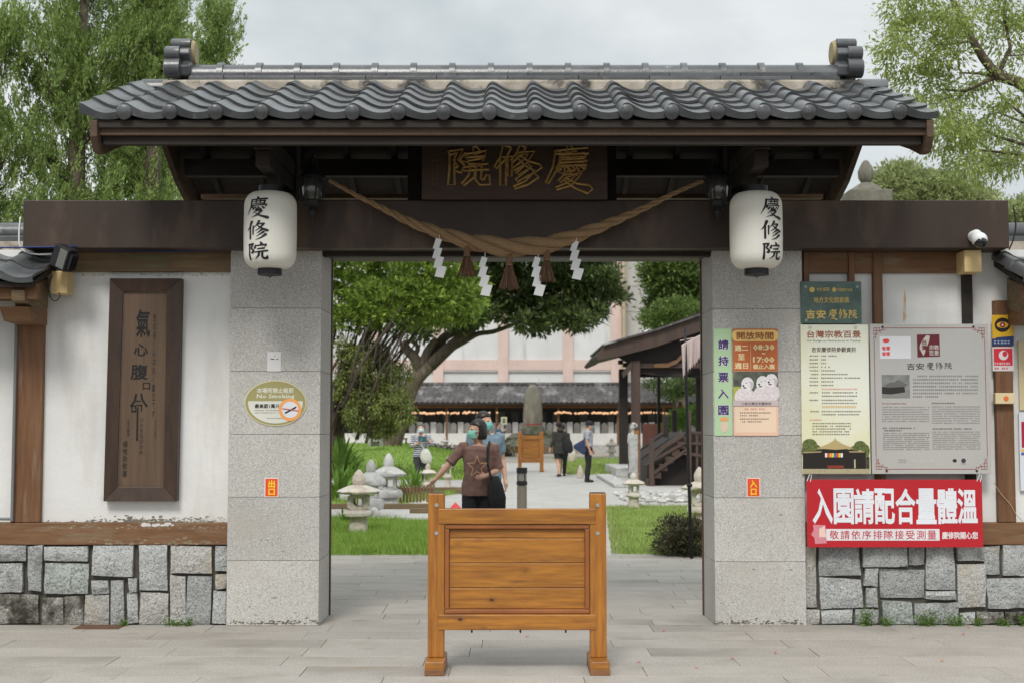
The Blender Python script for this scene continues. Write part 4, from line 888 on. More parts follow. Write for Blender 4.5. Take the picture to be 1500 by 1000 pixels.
poly([(1196, 656), (1212, 650), (1222, 644), (1223.5, 640), (1225, 644), (1235, 650), (1251, 656), (1224, 658)], y4 - .0018, solid(190, 168, 118), t4, 'photo_roof')
poly([(1176, 661), (1204, 660), (1202, 662), (1177, 663)], y4 - .0018, solid(170, 150, 108), t4, 'photo_roof'); poly([(1243, 660), (1267, 660), (1266, 662), (1245, 662)], y4 - .0018, solid(170, 150, 108), t4, 'photo_roof')
for i, c_ in enumerate(((235, 235, 228), (220, 90, 60), (240, 170, 60), (225, 215, 90), (70, 120, 180), (225, 80, 70), (240, 200, 60), (235, 235, 228))): m = MB(); m.pbox(1208.5 + i * 3.3, 663, 1211.6 + i * 3.3, 669, y4 - .0022, .0003); m.build('photo_banner', solid(*c_), t4)
m = MB(); m.pbox(1212, 681, 1236, 685, y4 - .0022, .0003); m.build('photo_offering_box', solid(140, 55, 36), t4); m = MB(); m.pbox(1176, 686, 1274, 692.5, y4 - .0014, .0004); m.build('photo_path', mat('photo_sand', (.45,.38,.24), (.34,.30,.18), 60, .6, 0), t4)
m = MB(); m.pbox(1251, 672, 1253.5, 685, y4 - .0022, .0003); m.build('photo_pillar', solid(190, 180, 150), t4)
for x in (1187, 1253.5): ell(x, 479, 2.6, 2.2, y4 - .004, .006, 14).build('screw', solid(205, 205, 200, .3), t4)
y5 = 10.415
t5 = plate('information_board', 'large grey information board with thin red border and dark red seal', 'board', 1274, 474.5, 1452, 693.5, y5, mat('grey_board', (.40,.39,.375), (.45,.435,.41), .9, .35, 0, spec=.5), .02, bevel=.003)
y5b = y5 - .001
def rl(x0, y0, x1, y1, w=.9):
    m = MB(); m.pbox(min(x0, x1) - w/2, min(y0, y1) - w/2, max(x0, x1) + w/2, max(y0, y1) + w/2, y5b, .0004); return m
MR = solid(150, 52, 52); fr = MB()
for a in ((1297, 480.5, 1424, 480.5), (1297, 686.5, 1430, 686.5), (1280, 498, 1283, 668), (1442, 498, 1446, 668)):
    if a[1] == a[3]: q = rl(*a); fr.add(q.v, q.f)
    else:
        v0, v1 = P(a[0], a[1], y5b), P(a[2], a[3], y5b); fr.add([(v0.x, y5b, v0.z), (v0.x + .0045, y5b, v0.z), (v1.x + .0045, y5b, v1.z), (v1.x, y5b, v1.z)], [(0, 1, 2, 3)])
for cx, cy, sx_, sy_ in ((1280, 480.5, 1, 1), (1442, 480.5, -1, 1), (1283.5, 686.5, 1, -1), (1446, 686.5, -1, -1)):
    for a in ((0, 0, 9, 0), (0, 0, 0, 9), (4, 0, 4, 10), (0, 4, 10, 4), (8, 0, 8, 6), (0, 8, 6, 8), (10, 4, 10, 7), (4, 10, 0, 10), (0, 13, 3, 13), (3, 10, 3, 16), (13, 0, 13, 3), (10, 3, 16, 3), (16, 0, 16, 3), (0, 13, 0, 17)):
        q = rl(cx + sx_ * a[0], cy + sy_ * a[1], cx + sx_ * a[2], cy + sy_ * a[3], .7); fr.add([(v[0], v[1] - .0002 * (len(fr.v) % 7), v[2]) for v in q.v], q.f)
fr.build('red_border', MR, t5)
for x, y_ in ((1293, 479), (1426, 478.5), (1299, 689), (1431, 689)): ell(x, y_, 1.8, 1.8, y5 - .004, .006, 12).build('screw', solid(70, 52, 45), t5)
m = MB(); m.pbox(1288.5, 492.5, 1334.5, 525, y5b, .0006); m.build('white_sticker', solid(222, 222, 226), t5)
glyphs([('智慧', 1292, 507, 1304, 513), ('導覽', 1292, 515, 1304, 521)], y5b - .0008, .03).build('red_lettering', solid(225, 70, 70), t5); ell(1298, 499, 5, 3, y5b - .0008, .0004, 16).build('red_emblem', solid(225, 70, 70), t5)
poly([(1343, 490), (1376, 489.5), (1377, 522), (1344, 523)], y5b, solid(102, 30, 40), t5, 'seal'); poly([(1357, 491), (1362, 492), (1361, 499), (1358, 507), (1355, 516), (1353, 521), (1350, 516), (1347, 510), (1348, 504), (1352, 497)], y5b - .0006, solid(196, 188, 180), t5, 'island_outline')
glyphs([('宗教', 1361, 505, 1375.5, 512), ('百景', 1361, 513, 1375.5, 520.5)], y5b - .0008, .02).build('seal_lettering', solid(196, 188, 180), t5); glyphs([('台\n灣', 1350, 497, 1358, 513)], y5b - .0012, .02).build('seal_lettering', solid(102, 30, 40), t5)
mb = MB()
for ch, x in (('慶', 1356.5), ('修', 1370), ('院', 1383)):
    V, F = brush(ch, 1.2); p0 = P(x, 540, y5b); s_ = .060 / 100; mb.add([(p0.x + a * s_, y5b - .0003 - l * .00008, p0.z + b * s_ * .85) for a, b, l in V], F)
mb.build('title', solid(48, 46, 48), t5); glyphs([('吉', 1328.5, 531.5, 1340, 541), ('安', 1342, 531.5, 1354, 541)], y5b - .0004, .005).build('title', solid(48, 46, 48), t5)
m = MB(); m.pbox(1291.5, 548.5, 1333, 582.5, y5b, .0004); m.build('photo_field', mat('grey_photo', (.26,.26,.255), (.17,.17,.165), 12, .5, 0), t5)
poly([(1294, 565), (1303, 560), (1311, 559), (1315, 555.5), (1322, 559), (1330, 563), (1326, 566), (1305, 567)], y5b - .0004, solid(105, 104, 102), t5, 'photo_roof'); poly([(1292, 566), (1305, 567), (1325, 566), (1326, 574), (1304, 577), (1292, 576)], y5b - .0008, solid(45, 44, 43), t5, 'photo_hall'); poly([(1292, 577), (1305, 577), (1333, 575), (1333, 582), (1292, 582)], y5b - .0004, solid(140, 138, 134), t5, 'photo_path')
rows = [(1344 if i == 0 else 1337.5, 1433 if i < 6 else 1374, 550.5 + i * 5.0) for i in range(7)]
lines_print(rows, y5b, 2.9, 2.2, 11).build('fine_print', solid(122, 118, 116), t5)
rows = [(1292.5, 1360, 595.8 + i * 3.45) for i in range(7)] + [(1365.5, 1435, 595.2 + i * 3.4) for i in range(8)] + [(1293.5, 1361, 634 + i * 2.95) for i in range(9)] + [(1366, 1436, 632 + i * 3.1) for i in range(9)]
lines_print(rows, y5b, 1.9, 1.5, 12).build('fine_print', solid(132, 126, 124), t5)
lines_print([(1292, 1329, 590.5)], y5b, 2.4, 2, 13).build('red_print', solid(160, 110, 108), t5); lines_print([(1365, 1399, 590), (1293, 1340, 626.5), (1295, 1321, 630), (1366, 1424, 627.5)], y5b, 2.4, 2, 14).build('subheading', solid(78, 74, 74), t5)
for x in (1336, 1348.5, 1361.5): m = MB(); m.pbox(x, 671, x + 6.5, 677.8, y5b, .0004); m.build('pale_square', solid(190, 188, 184), t5)
ell(1398.5, 674, 3.2, 2.6, y5b, .0004, 16).build('emblem', solid(45, 45, 50), t5); ell(1411.5, 674, 3.4, 3.4, y5b, .0004, 16).build('emblem', solid(60, 60, 66), t5); lines_print([(1316, 1328, 673), (1316, 1330, 676.5), (1407.5, 1416, 678.6)], y5b, 2, 1.3, 15).build('fine_print', solid(120, 116, 114), t5)
y6 = 10.40
t6 = plate('red_banner', 'wide red banner with large white characters tied to the wall', 'banner', 1181.5, 701.8, 1440.5, 801, y6, solid(190, 35, 45, .35), .008, bevel=.002)
y6b = y6 - .0012; xs = [1190.5, 1221.5, 1251.5, 1281.5, 1312, 1342.5, 1373, 1402.5]
glyphs([(c_, x, 714.5, x + 28.8, 767) for c_, x in zip('入園請配合量體溫', xs)], y6b, .028, res=2).build('large_lettering', solid(232, 234, 240), t6)
m = MB(); m.pbox(1210, 774, 1376.5, 791, y6b, .0005); m.build('white_strip', solid(232, 226, 230), t6); glyphs([(c_, 1215.5 + i * 15.9, 776.2, 1228.5 + i * 15.9, 789.2) for i, c_ in enumerate('敬請依序排隊接受測量')], y6b - .0008, .005).build('red_lettering', solid(190, 40, 50), t6)
glyphs([('慶修院關心您', 1380, 778, 1432.5, 789)], y6b, .025).build('small_lettering', solid(236, 226, 228), t6)
poly([(1191, 767.8), (1209, 768.5), (1211, 795), (1194, 796), (1193, 787), (1188, 782), (1192, 776)], y6b, solid(216, 140, 148), t6, 'hand_emblem'); poly([(1200, 774), (1208, 769), (1210, 786), (1200, 786)], y6b - .0006, solid(240, 205, 195), t6, 'hand_emblem')
m = MB()
for x in (1184, 1433): m = MB(); m.tube([(*P(x - 2, 704, y6 - .004), .003), (*P(x + 2, 694, y6 - .004), .003), (*P(x + 5, 695, y6 - .004), .003), (*P(x + 3, 705, y6 - .006), .003)], 6); m.build('tie', M_WHT, t6)
y7 = YT - .008
t7 = plate('security_sign', 'yellow and blue sign with round eye emblem on right post', 'sign', 1453, 461.5, 1485, 506, y7, (226, 178, 40))
poly([(1453, 500), (1460, 494), (1485, 492), (1485, 506), (1453, 506)], y7 - .001, solid(40, 62, 110), t7, 'blue_field'); m = MB(); m.pbox(1453, 496, 1485, 506, y7 - .0016, .0005); m.build('blue_field', solid(40, 60, 108), t7)
ell(1468.5, 476, 11.5, 10.5, y7 - .001, .0005, 30).build('black_disc', solid(35, 30, 30), t7); ell(1468.5, 476, 8.5, 4.6, y7 - .0018, .0005, 24).build('eye', solid(225, 175, 60), t7); ell(1468.5, 476, 4, 4, y7 - .0026, .0005, 20).build('iris', solid(150, 30, 40), t7); ell(1468.5, 476, 1.5, 1.5, y7 - .0034, .0005, 12).build('pupil', solid(235, 225, 215), t7)
lines_print([(1456, 1483, 501)], y7 - .0022, 5, 5, 4).build('lettering', solid(170, 178, 200), t7)
t8 = plate('red_sticker', 'square red and white sticker below the yellow sign', 'sticker', 1453.5, 508, 1485.5, 543, y7, (226, 214, 214))
m = MB(); m.pbox(1455.5, 510, 1483.5, 535, y7 - .001, .0005); m.build('red_field', solid(212, 48, 62), t8); ell(1470, 520, 7, 7, y7 - .0018, .0005, 20).build('white_emblem', solid(230, 220, 222), t8); ell(1472, 518, 3.5, 4, y7 - .0026, .0005, 16).build('emblem_centre', solid(212, 48, 62), t8)
lines_print([(1457, 1482, 532)], y7 - .0018, 3.4, 3, 4).build('lettering', solid(232, 215, 215), t8); lines_print([(1457, 1482, 539)], y7 - .0018, 3.4, 2.6, 5).build('red_print', solid(212, 70, 80), t8)
t9 = thing('switch_box', 'cream switch box with orange button below the red sticker', 'box', P(1472, 591, y7)); m = MB(); m.pbox(1458, 575, 1487, 591, y7 - .05, .055); m.build('housing', solid(228, 208, 165), t9, bevel=.005); ell(1474, 583, 3.6, 3.6, y7 - .055, .006, 20).build('button', solid(232, 120, 60), t9)
tA = plate('cream_notice', 'blank cream board at the right edge beside the last post', 'notice', 1491.5, 500, 1560, 600, YW - .02, (214, 198, 158), .015)
tB = plate('white_notice', 'white notice with red block and yellow stripe at the right edge', 'notice', 1492.5, 603, 1560, 718, YW - .03, (222, 225, 232), .012); m = MB(); m.pbox(1496, 617, 1555, 655, YW - .0315, .001); m.build('red_block', solid(180, 30, 62), tB)
for i, c_ in enumerate(((232, 190, 80), (70, 100, 170))): m = MB(); m.pbox(1496, 657 + i * 5, 1555, 661 + i * 5, YW - .0315, .001); m.build('stripe', solid(*c_), tB)
# camera and its box
cc = thing('security_camera', 'white dome security camera on the brown lintel', 'camera', P(1434, 362, 10.2))
c_ = P(1428, 346, 10.24); m = MB(); m.tube([(c_.x, 10.27, c_.z, .044), (c_.x, 10.2, c_.z - .002, .046), (c_.x + .01, 10.17, c_.z - .005, .03)], 20); m.build('mount', M_WHT, cc, smooth=40)
c_ = P(1434.5, 351, 10.16); m = MB(); m.ball((c_.x, 10.16, c_.z), .06, .06, .055, 20, 10); m.build('housing', M_WHT, cc, smooth=True); m = MB(); m.ball((c_.x + .002, 10.15, c_.z - .018), .05, .056, .048, 20, 10); m.build('dome', mat('black_dome', (.012,.012,.014), None, 3, .15, 0, spec=.7), cc, smooth=True)
m = MB(); m.pbox(1412.5, 366, 1438.5, 399, 10.34, .2); tag(m.build('junction_box', M_CREAM, None, bevel=.008), 'cream junction box below the white dome camera', 'box')
m = MB(); m.tube([(*P(x, y_, 10.30), .006) for x, y_ in crom([(1484, 300), (1488, 330), (1484, 352), (1478, 366)], 5)], 6); tag(m.build('black_cable', M_BLK, None, smooth=True), 'black cable hanging at the right end of the lintel', 'cable')
m = MB(); m.tube([(*P(x, y_, YT - .02), .0028) for x, y_ in crom([(1456, 706), (1466, 722), (1480, 738), (1488, 752), (1500, 765)], 5)], 5); tag(m.build('thin_cable', solid(180, 160, 120), None), 'thin pale cord drooping across the right post', 'cable')
# rust streak on plaster
poly([(1322.5, 470), (1324, 434), (1325.5, 425), (1327, 436), (1327.5, 462), (1325, 474)], YW - .0015, mat('rust_stain', (.60,.36,.16), (.68,.60,.50), 14, .9, 0), wr, 'rust_streak', .001)
# ------------------------------------------------------------------ wooden board stands
def stand(px0, px1, pyt, pyb, Y, lab, full=True):
    """a free standing board between two posts; pixel extents of its front"""
    Y0 = Y; Y = Y + (.14 if full else .1); a, b = P(px0, pyt, Y), P(px1, pyt, Y); W_ = b.x - a.x; H_ = P(750, pyt, Y).z; k = H_ / 1.094
    t_ = thing('board_stand', lab, 'stand', ((a.x + b.x) / 2, Y, 0), 'wooden board stands on the path'); cx = (a.x + b.x) / 2
    hw = W_ / 2; pw = .098 * k
    for s in (-1, 1):
        m = MB(); x0, x1 = sorted((s * (hw + .004), s * (hw - pw))); m.box(cx + x0, cx + x1, Y + .0, Y + .09 * k, .086 * k, H_); m.build('post', M_ORWV, t_, bevel=.006)
        m = MB(); m.box(cx + x0 - .008, cx + x1 + .008, Y0, Y + .26 * k, .0, .085 * k); m.build('foot', M_ORW, t_, bevel=.008)
        m = MB(); m.box(cx + x0 - .009, cx + x1 + .009, Y0 - .001, Y + .262 * k, .0, .034 * k); m.build('worn_base', M_FOOT, t_, bevel=.004)
        if full:
            m = MB(); m.box(cx + x0 + .004, cx + x1 - .004, Y + .004, Y + .086 * k, H_ + .0005, H_ + .005); m.build('post_cap', solid(88, 78, 74), t_)
            for z in (H_ - .072, H_ - .245):
                m = MB(); xx = cx + s * (hw - pw * .5); m.tube([(xx, Y - .004, z, .012), (xx, Y + .01, z, .012)], 12); m.build('bolt', solid(165, 160, 155, .35), t_)
    iw = hw - pw * .62
    zt, zb_ = H_ - .095 * k, .255 * k
    m = MB(); m.box(cx - iw, cx + iw, Y - .006, Y + .055 * k, zt - .095 * k, zt); m.build('rail', M_ORW, t_, bevel=.005)
    m = MB(); m.box(cx - iw, cx + iw, Y - .006, Y + .055 * k, zb_, zb_ + .095 * k); m.build('rail', M_ORW, t_, bevel=.005)
    ip = hw - pw - .002; z0, z1 = zb_ + .097 * k, zt - .097 * k; w = .028 * k
    M_MOULD = M_ORW
    for q in ((-ip, ip, z1 - w, z1), (-ip, ip, z0, z0 + w), (-ip, -ip + w, z0 + w + .001, z1 - w - .001), (ip - w, ip, z0 + w + .001, z1 - w - .001)):
        m = MB(); m.box(cx + q[0], cx + q[1], Y + .004, Y + .05 * k, q[2], q[3]); m.build('moulding', M_MOULDC, t_, bevel=.007, seg=3)
    hs = [.245, .29, .29, .11][::1]; tot = sum(hs); z = z0 + w; hh = z1 - z0 - 2 * w
    pb = M_ORW
    for h_ in hs:
        m = MB(); m.box(cx - ip + w, cx + ip - w, Y + .026, Y + .045 * k, z + .0014, z + hh * h_ / tot - .0014); m.build('plank', M_ORW, t_, bevel=.004); z += hh * h_ / tot
    m = MB(); m.box(cx - ip + w, cx + ip - w, Y + .0455 * k, Y + .049 * k, z0 + w, z1 - w); m.build('groove_backing', M_DARK, t_)  # dark sheet added behind the planks to darken the grooves
    if full:
        for x in (-.28, .02, .3): m = MB(); m.tube([(cx + x, Y + .02, zb_ - .001, .006), (cx + x, Y + .02, zb_ - .02, .005)], 8); m.build('hook', M_IRON, t_)
    return t_
M_FOOT = mat('scuffed_pine', (.24,.11,.045), (.15,.07,.03), 4, .6, .3, 30, (1, 3, 6), stains=(((.08,.05,.035), 4, .55, .7),))
M_MOULDC = mat('reddish_moulding', (.32,.11,.03), (.24,.08,.022), 4, .4, .15, 30, spec=.5)
stand(628, 887, 722, 985, 8.36, 'large varnished wooden board stand facing away at the gate opening')
stand(759, 796, 632, 690, 46, 'distant orange wooden board stand before the stone stele', False)
# bollard lamp
bl = thing('bollard_lamp', 'black and grey cylindrical bollard lamp behind the wooden stand', 'bollard', (P(764.5, 684, 20).x, 20, 0)); cx = bl.location.x
rb = 7.6 * 20 / 2000; z = lambda y_: PZ(y_, 20)
for nm, a, b, rr, mt in (('cap', 684, 692, 1.05, M_BLK), ('shade', 692.5, 703.5, .93, mat('smoky_lens', (.17,.155,.135), (.22,.2,.175), 5, .25, 0)), ('band', 704, 709.5, 1.05, M_BLK), ('post', 710, 775.5, .95, solid(118, 110, 100))):
    m = MB(); r_ = rb * rr; m.lathe([(r_, max(0, z(b))), (r_, z(a) - .006), (r_ - .008, z(a))], (cx, 20, 0), 28); m.build(nm, mt, bl, smooth=40)
for i in range(4):
    a = i * pi / 2 + .6; m = MB(); m.tube([(cx + rb*.98*cos(a), 20 + rb*.98*sin(a), z(704), .008), (cx + rb*.98*cos(a), 20 + rb*.98*sin(a), z(692), .008)], 6); m.build('bar', M_BLK, bl)

# ------------------------------------------------------------------ stone lanterns
def stone_lantern(px, pyb, pyt, wpx, lab, mt, sq=0.0, hole=True, seed=1, prop=(.30, .10, .25, .13, .22), zb=0, yy=None, pedw=.42, slabw=.72):
    """prop: heights of pedestal, platform, light box, cap, bud"""
    g_ = G(px, pyb, zb) if yy is None else P(px, pyb, yy); Y = g_.y; x = g_.x; H_ = PZ(pyt, Y) - zb; w = wpx * Y / 2000
    t_ = thing('stone_lantern', lab, 'lantern', (x, Y, zb), 'stone lanterns in the garden'); z0 = zb; c = (x, Y, 0)
    h = [q * H_ for q in prop]; n = 24 if H_ > .5 else 16
    def part(nm, pr, sq_, nz=.08):
        m = MB(); m.lathe(pr, c, n, sq_, nz, seed + len(nm)); m.build(nm, mt, t_, smooth=50)
    r = w / 2
    part('pedestal', [(r*pedw*1.12, z0 - .02), (r*pedw*1.05, z0 + h[0]*.3), (r*pedw*.92, z0 + h[0]*.7), (r*pedw*.9, z0 + h[0])], .25); z0 += h[0]
    part('platform', [(r*.45, z0 + .001), (r*slabw*.92, z0 + h[1]*.12), (r*slabw, z0 + h[1]*.5), (r*slabw*.92, z0 + h[1]*.85), (r*.5, z0 + h[1])], sq); z0 += h[1]
    bw = r * .46; hb = h[2]
    if hole:      # box with a round opening through it
        m = MB(); N_ = 16; zc_ = z0 + hb * .52; ra = min(bw, hb/2) * .58
        for yy_, inv in ((Y - bw, 0), (Y + bw, 1)):
            o_ = []; i_ = []
            for j in range(N_):
                a = 2 * pi * (j + .5) / N_; q = 1 / max(abs(cos(a)), abs(sin(a))); o_.append((x + bw*cos(a)*q, yy_, zc_ + (hb/2 + (zc_ - z0 - hb/2) * -1 * 0)*sin(a)*q)); i_.append((x + ra*cos(a), yy_, zc_ + ra*sin(a)))
            m.add(o_ + i_, [((j+1) % N_, j, N_+j, N_+(j+1) % N_) if not inv else (j, (j+1) % N_, N_+(j+1) % N_, N_+j) for j in range(N_)])
        b_ = 2 * N_; m.f += [(j, (j+1) % N_, b_+(j+1) % N_, b_+j) for j in range(N_)] + [(N_+(j+1) % N_, N_+j, b_+N_+j, b_+N_+(j+1) % N_) for j in range(N_)]
        m.build('light_box', mt, t_)
        m = MB(); m.tube([(x, Y - bw + .02, zc_ - ra, .008), (x, Y - bw + .02, zc_ + ra, .008)], 5); m.build('grille_bar', mt, t_)
    else:
        m = MB(); p_ = bw * .38
        for sx_ in (-1, 1):
            for sy_ in (-1, 1): m.box(x + sx_*bw, x + sx_*(bw - p_), Y + sy_*bw, Y + sy_*(bw - p_), z0, z0 + hb)
        m.box(x - bw*1.002, x + bw*1.002, Y - bw*1.002, Y + bw*1.002, z0 - .001, z0 + hb*.16); m.box(x - bw*1.003, x + bw*1.003, Y - bw*1.003, Y + bw*1.003, z0 + hb*.84, z0 + hb); m.box(x - bw*.5, x - bw*.1, Y - .02, Y + .02, z0, z0 + hb)
        m.build('light_box', mt, t_)
    z0 += hb
    part('cap', [(r*.55, z0 - .002), (r*.94, z0 + h[3]*.1), (r, z0 + h[3]*.3), (r*.9, z0 + h[3]*.5), (r*.55, z0 + h[3]*.82), (r*.30, z0 + h[3])], sq, .11); z0 += h[3]
    part('bud', [(r*.26, z0 - .003), (r*.30, z0 + h[4]*.25), (r*.29, z0 + h[4]*.5), (r*.18, z0 + h[4]*.8), (r*.04, z0 + h[4])], 0, .06)
    return t_
stone_lantern(525, 783, 687, 64, 'pale pink stone lantern with round window nearest the left pillar', M_OLDST, .1, True, 1, (.28, .11, .235, .14, .235))
stone_lantern(543, 757, 672, 46, 'light grey stone lantern half hidden behind the pale pink one', M_OLDGR, .0, False, 5, (.12, .22, .20, .24, .22), pedw=.6, slabw=.85)
stone_lantern(569, 742, 663, 51, 'grey stone lantern with wide mushroom cap beside the picket fence', M_OLDGR, .0, False, 9, (.16, .18, .22, .19, .25), pedw=.58, slabw=.80)
stone_lantern(627, 722, 678, 26, 'small peaked stone lantern in front of the lady with the phone', M_OLDST, .3, False, 12, (.2, .2, .24, .16, .2), pedw=.7, slabw=.8)
stone_lantern(928.5, 745.5, 692, 32, 'pale square stone lantern standing at the edge of the right lawn', M_OLDST, .75, False, 15, (.33, .12, .22, .16, .17), pedw=.5)
stone_lantern(1025, 770, 683, 52, 'stone lantern cut off by the right pillar behind the bush', M_OLDST, .3, True, 18, (.22, .12, .27, .14, .25))
stone_lantern(656, 713, 668, 20, 'narrow stone lantern behind the woman in brown', M_OLDST, .3, False, 21)
stone_lantern(652, 664, 638, 12, 'tiny dark stone lantern below the gallery left of the man in blue', M_OLDGR, .3, False, 22)
stone_lantern(634, 664, 641, 10, 'tiny dark stone lantern behind the lady with the phone', M_OLDGR, .3, False, 23)
stone_lantern(896, 668, 641, 18, 'low wide stone lantern below the gallery on the right', M_OLDST, .1, False, 24, (.2, .2, .15, .25, .2))
def rocklantern(px, pyb, pyt, wpx, lab, seed):
    g_ = G(px, pyb); w = wpx * g_.y / 2000; h = PZ(pyt, g_.y); m = MB(); m.lathe([(w*.42, 0), (w*.5, h*.2), (w*.46, h*.5), (w*.3, h*.8), (w*.08, h)], (g_.x, g_.y, 0), 18, .1, .22, seed)
    return tag(m.build('rock', M_OLDST if seed % 2 else M_OLDGR, None, smooth=45), lab, 'rock', 'loose rocks in the garden')
rocklantern(838, 676, 655, 14, 'pale block of rock behind the man with the blue bag', 1); rocklantern(622, 744, 733, 14, 'small grey rock at the end of the plant bed', 3)
rocklantern(508, 735, 715, 34, 'light rock in the leaves behind the nearest stone lantern', 4); rocklantern(850, 700, 680, 10, 'brownish rock between the dark coat and the blue bag', 5)
rocklantern(902, 706, 697, 9, 'dark round stone on the corner of the hall plinth', 6)
rocklantern(548, 760, 742, 18, 'grey footing rock under the mushroom capped lantern', 8)
# stone table / shrine niche under the banyan
nb_ = thing('stone_niche', 'low stone niche with rounded top under the spreading tree', 'niche', P(549, 652, 58)); Y = 58
for nm, a in (('side', (539, 632, 543, 653)), ('side', (556, 632, 560, 653)), ('back', (543, 634, 556, 653))):
    m = MB(); m.pbox(*a, Y if nm == 'side' else Y + .3, .5 if nm == 'side' else .1); m.build(nm, M_OLDGR, nb_, bevel=.02)
m = MB(); c_ = P(549, 629.5, Y); m.ball((c_.x, Y + .2, c_.z), .38, .35, .13, 14, 8); m.build('rounded_top', M_OLDST, nb_, smooth=True); m = MB(); c_ = P(550, 624.5, Y); m.ball((c_.x, Y + .2, c_.z), .1, .1, .13, 10, 8); m.build('finial', M_OLDST, nb_, smooth=True)
m = MB(); m.pbox(545, 643, 555, 646, Y + .1, .25); m.build('shelf', M_OLDGR, nb_)
sl_ = thing('stone_post', 'tall pale carved stone post behind the leaves at the left', 'post', P(521, 652, 56)); m = MB(); m.pbox(514, 589, 530, 622, 56, .4); m.build('head', M_OLDGR, sl_, bevel=.03); m = MB(); m.pbox(517, 622.5, 528, 640, 56.03, .35); m.build('shaft', M_OLDGR, sl_, bevel=.02)
bn = thing('bench', 'dark low bench beside the tree trunk', 'bench', P(584, 652, 66)); m = MB(); m.pbox(572, 641, 596, 643, 66, .5); m.build('seat', M_DARK, bn)
for x in (573, 593.5): m = MB(); m.pbox(x, 643.2, x + 1.6, 653, 66.05, .4); m.build('leg', M_DARK, bn)

# ------------------------------------------------------------------ beds, picket fence, timber edging
tb = thing('timber_edging', 'brown timber edging along the planted bed', 'edging', (-2.6, 21.6, 0))
for px0, py0, px1, py1, Y in ((480, 737, 631, 745, 25.2), (600, 744, 690, 752, 23.9), (617, 713, 690, 722, 30.9)):
    m = MB(); m.pbox(px0, py0, px1, py1, Y, .12); m.build('timber', M_WOODW, tb, bevel=.01)
pf = thing('picket_fence', 'low weathered picket fence round the plant bed', 'fence', P(610, 737, 26.4)); Yp_ = 26.4
m = MB(); m.pbox(584, 714, 636, 719.5, Yp_ + .03, .03); m.build('rail', M_WOODB, pf)
for i in range(11):
    x = 585 + i * 4.9; m = MB(); h = random.uniform(-1.5, 1.5); m.pbox(x, 710 + h, x + 2.9, 735, Yp_, .025); m.build('picket', M_WOODW if i % 3 else M_WOODB, pf)
rc = MB(); c_ = G(667, 744); rc.add([(c_.x - .11, c_.y - .1, 0), (c_.x + .11, c_.y - .1, 0), (c_.x + .11, c_.y + .1, 0), (c_.x - .11, c_.y + .1, 0), (c_.x, c_.y, .12)], [(0,1,4), (1,2,4), (2,3,4), (3,0,4), (3,2,1,0)]); tag(rc.build('pyramid_marker', solid(200, 55, 62), None), 'small red pyramid on the grass behind the stand post', 'marker')
g = MB(); g.box(-2.25, -1.05, 22.6, 23.75, -.03, .012); struct(g.build('stone_path', M_FARP))
# pebbles by the hall
m = MB(); r = random.Random(4)
for i in range(700):
    x = 2.3 + r.random() * 3.2; y_ = 27.2 + r.random() * 4.2; s_ = r.uniform(.03, .09)
    m.lathe([(s_*.7, 0), (s_, s_*.35), (s_*.6, s_*.75)], (x, y_, .012 * r.random()), 6, 0, .3, i)
pe = tag(struct(m.build('pebbles', mat('pale_pebble', (.50,.49,.46), (.34,.33,.31), 6, .9, .4, 40, island=.3), None), 'stuff'), 'pale pebbles beside the hall steps', 'pebbles')

# ------------------------------------------------------------------ stele on its mound
stl = thing('stone_stele', 'tall rough pointed stone stele on a mossy rock mound', 'stele', (P(780, 663, 78).x, 79, 0)); Y = 78
m = MB(); c_ = P(780, 0, Y); zz = lambda p: PZ(p, Y); s_ = Y / 2000
m.lathe([(13.5*s_, zz(622)), (14.5*s_, zz(612)), (13.5*s_, zz(595)), (12*s_, zz(580)), (8.5*s_, zz(568)), (3*s_, zz(562.5))], (c_.x, Y + .4, 0), 22, 0, .10, 3); st = m.build('stele', M_STELE, stl, smooth=50); st.scale = (1, .6, 1)
m = MB(); m.lathe([(12.4*s_, zz(623.5)), (12.4*s_, zz(620))], (c_.x, Y + .2, 0), 22); o = m.build('red_band', solid(150, 60, 52), stl)
m = MB(); m.lathe([(16*s_, zz(636)), (17*s_, zz(628)), (14*s_, zz(622))], (c_.x, Y, 0), 18, .3, .12, 4); m.build('pedestal', M_MOSS, stl, smooth=50)
r = random.Random(11); m = MB()
for i in range(120):
    a = r.random() * pi * 2; q = r.random(); x = c_.x + cos(a) * (1 - q*.6) * 2.05; y_ = Y + .6 + sin(a) * (1 - q*.6) * 1.6; z_ = q * 1.05 + .1; s2 = r.uniform(.2, .36)
    m.lathe([(s2*.7, z_ - s2*.6), (s2, z_), (s2*.6, z_ + s2*.5)], (x, y_, 0), 8, .2, .3, i)
m.lathe([(2.0, 0), (1.6, .6), (.9, 1.15)], (c_.x, Y + .6, 0), 18, 0, .1, 2); m.build('rock_mound', M_MOSS, stl, smooth=50)
ff = thing('garden_fence', 'low brown slatted fence around the stele mound', 'fence', (c_.x, Y - 1.8, 0))
for i in range(46): m = MB(); x = P(730, 0, Y - 1.8).x + i * .098; m.box(x, x + .05, Y - 1.8, Y - 1.77, .06, .42); m.build('slat', M_WOODB, ff)
m = MB(); m.box(P(730, 0, Y-1.8).x, P(832, 0, Y-1.8).x, Y - 1.765, Y - 1.73, .25, .31); m.build('rail', M_WOODB, ff)
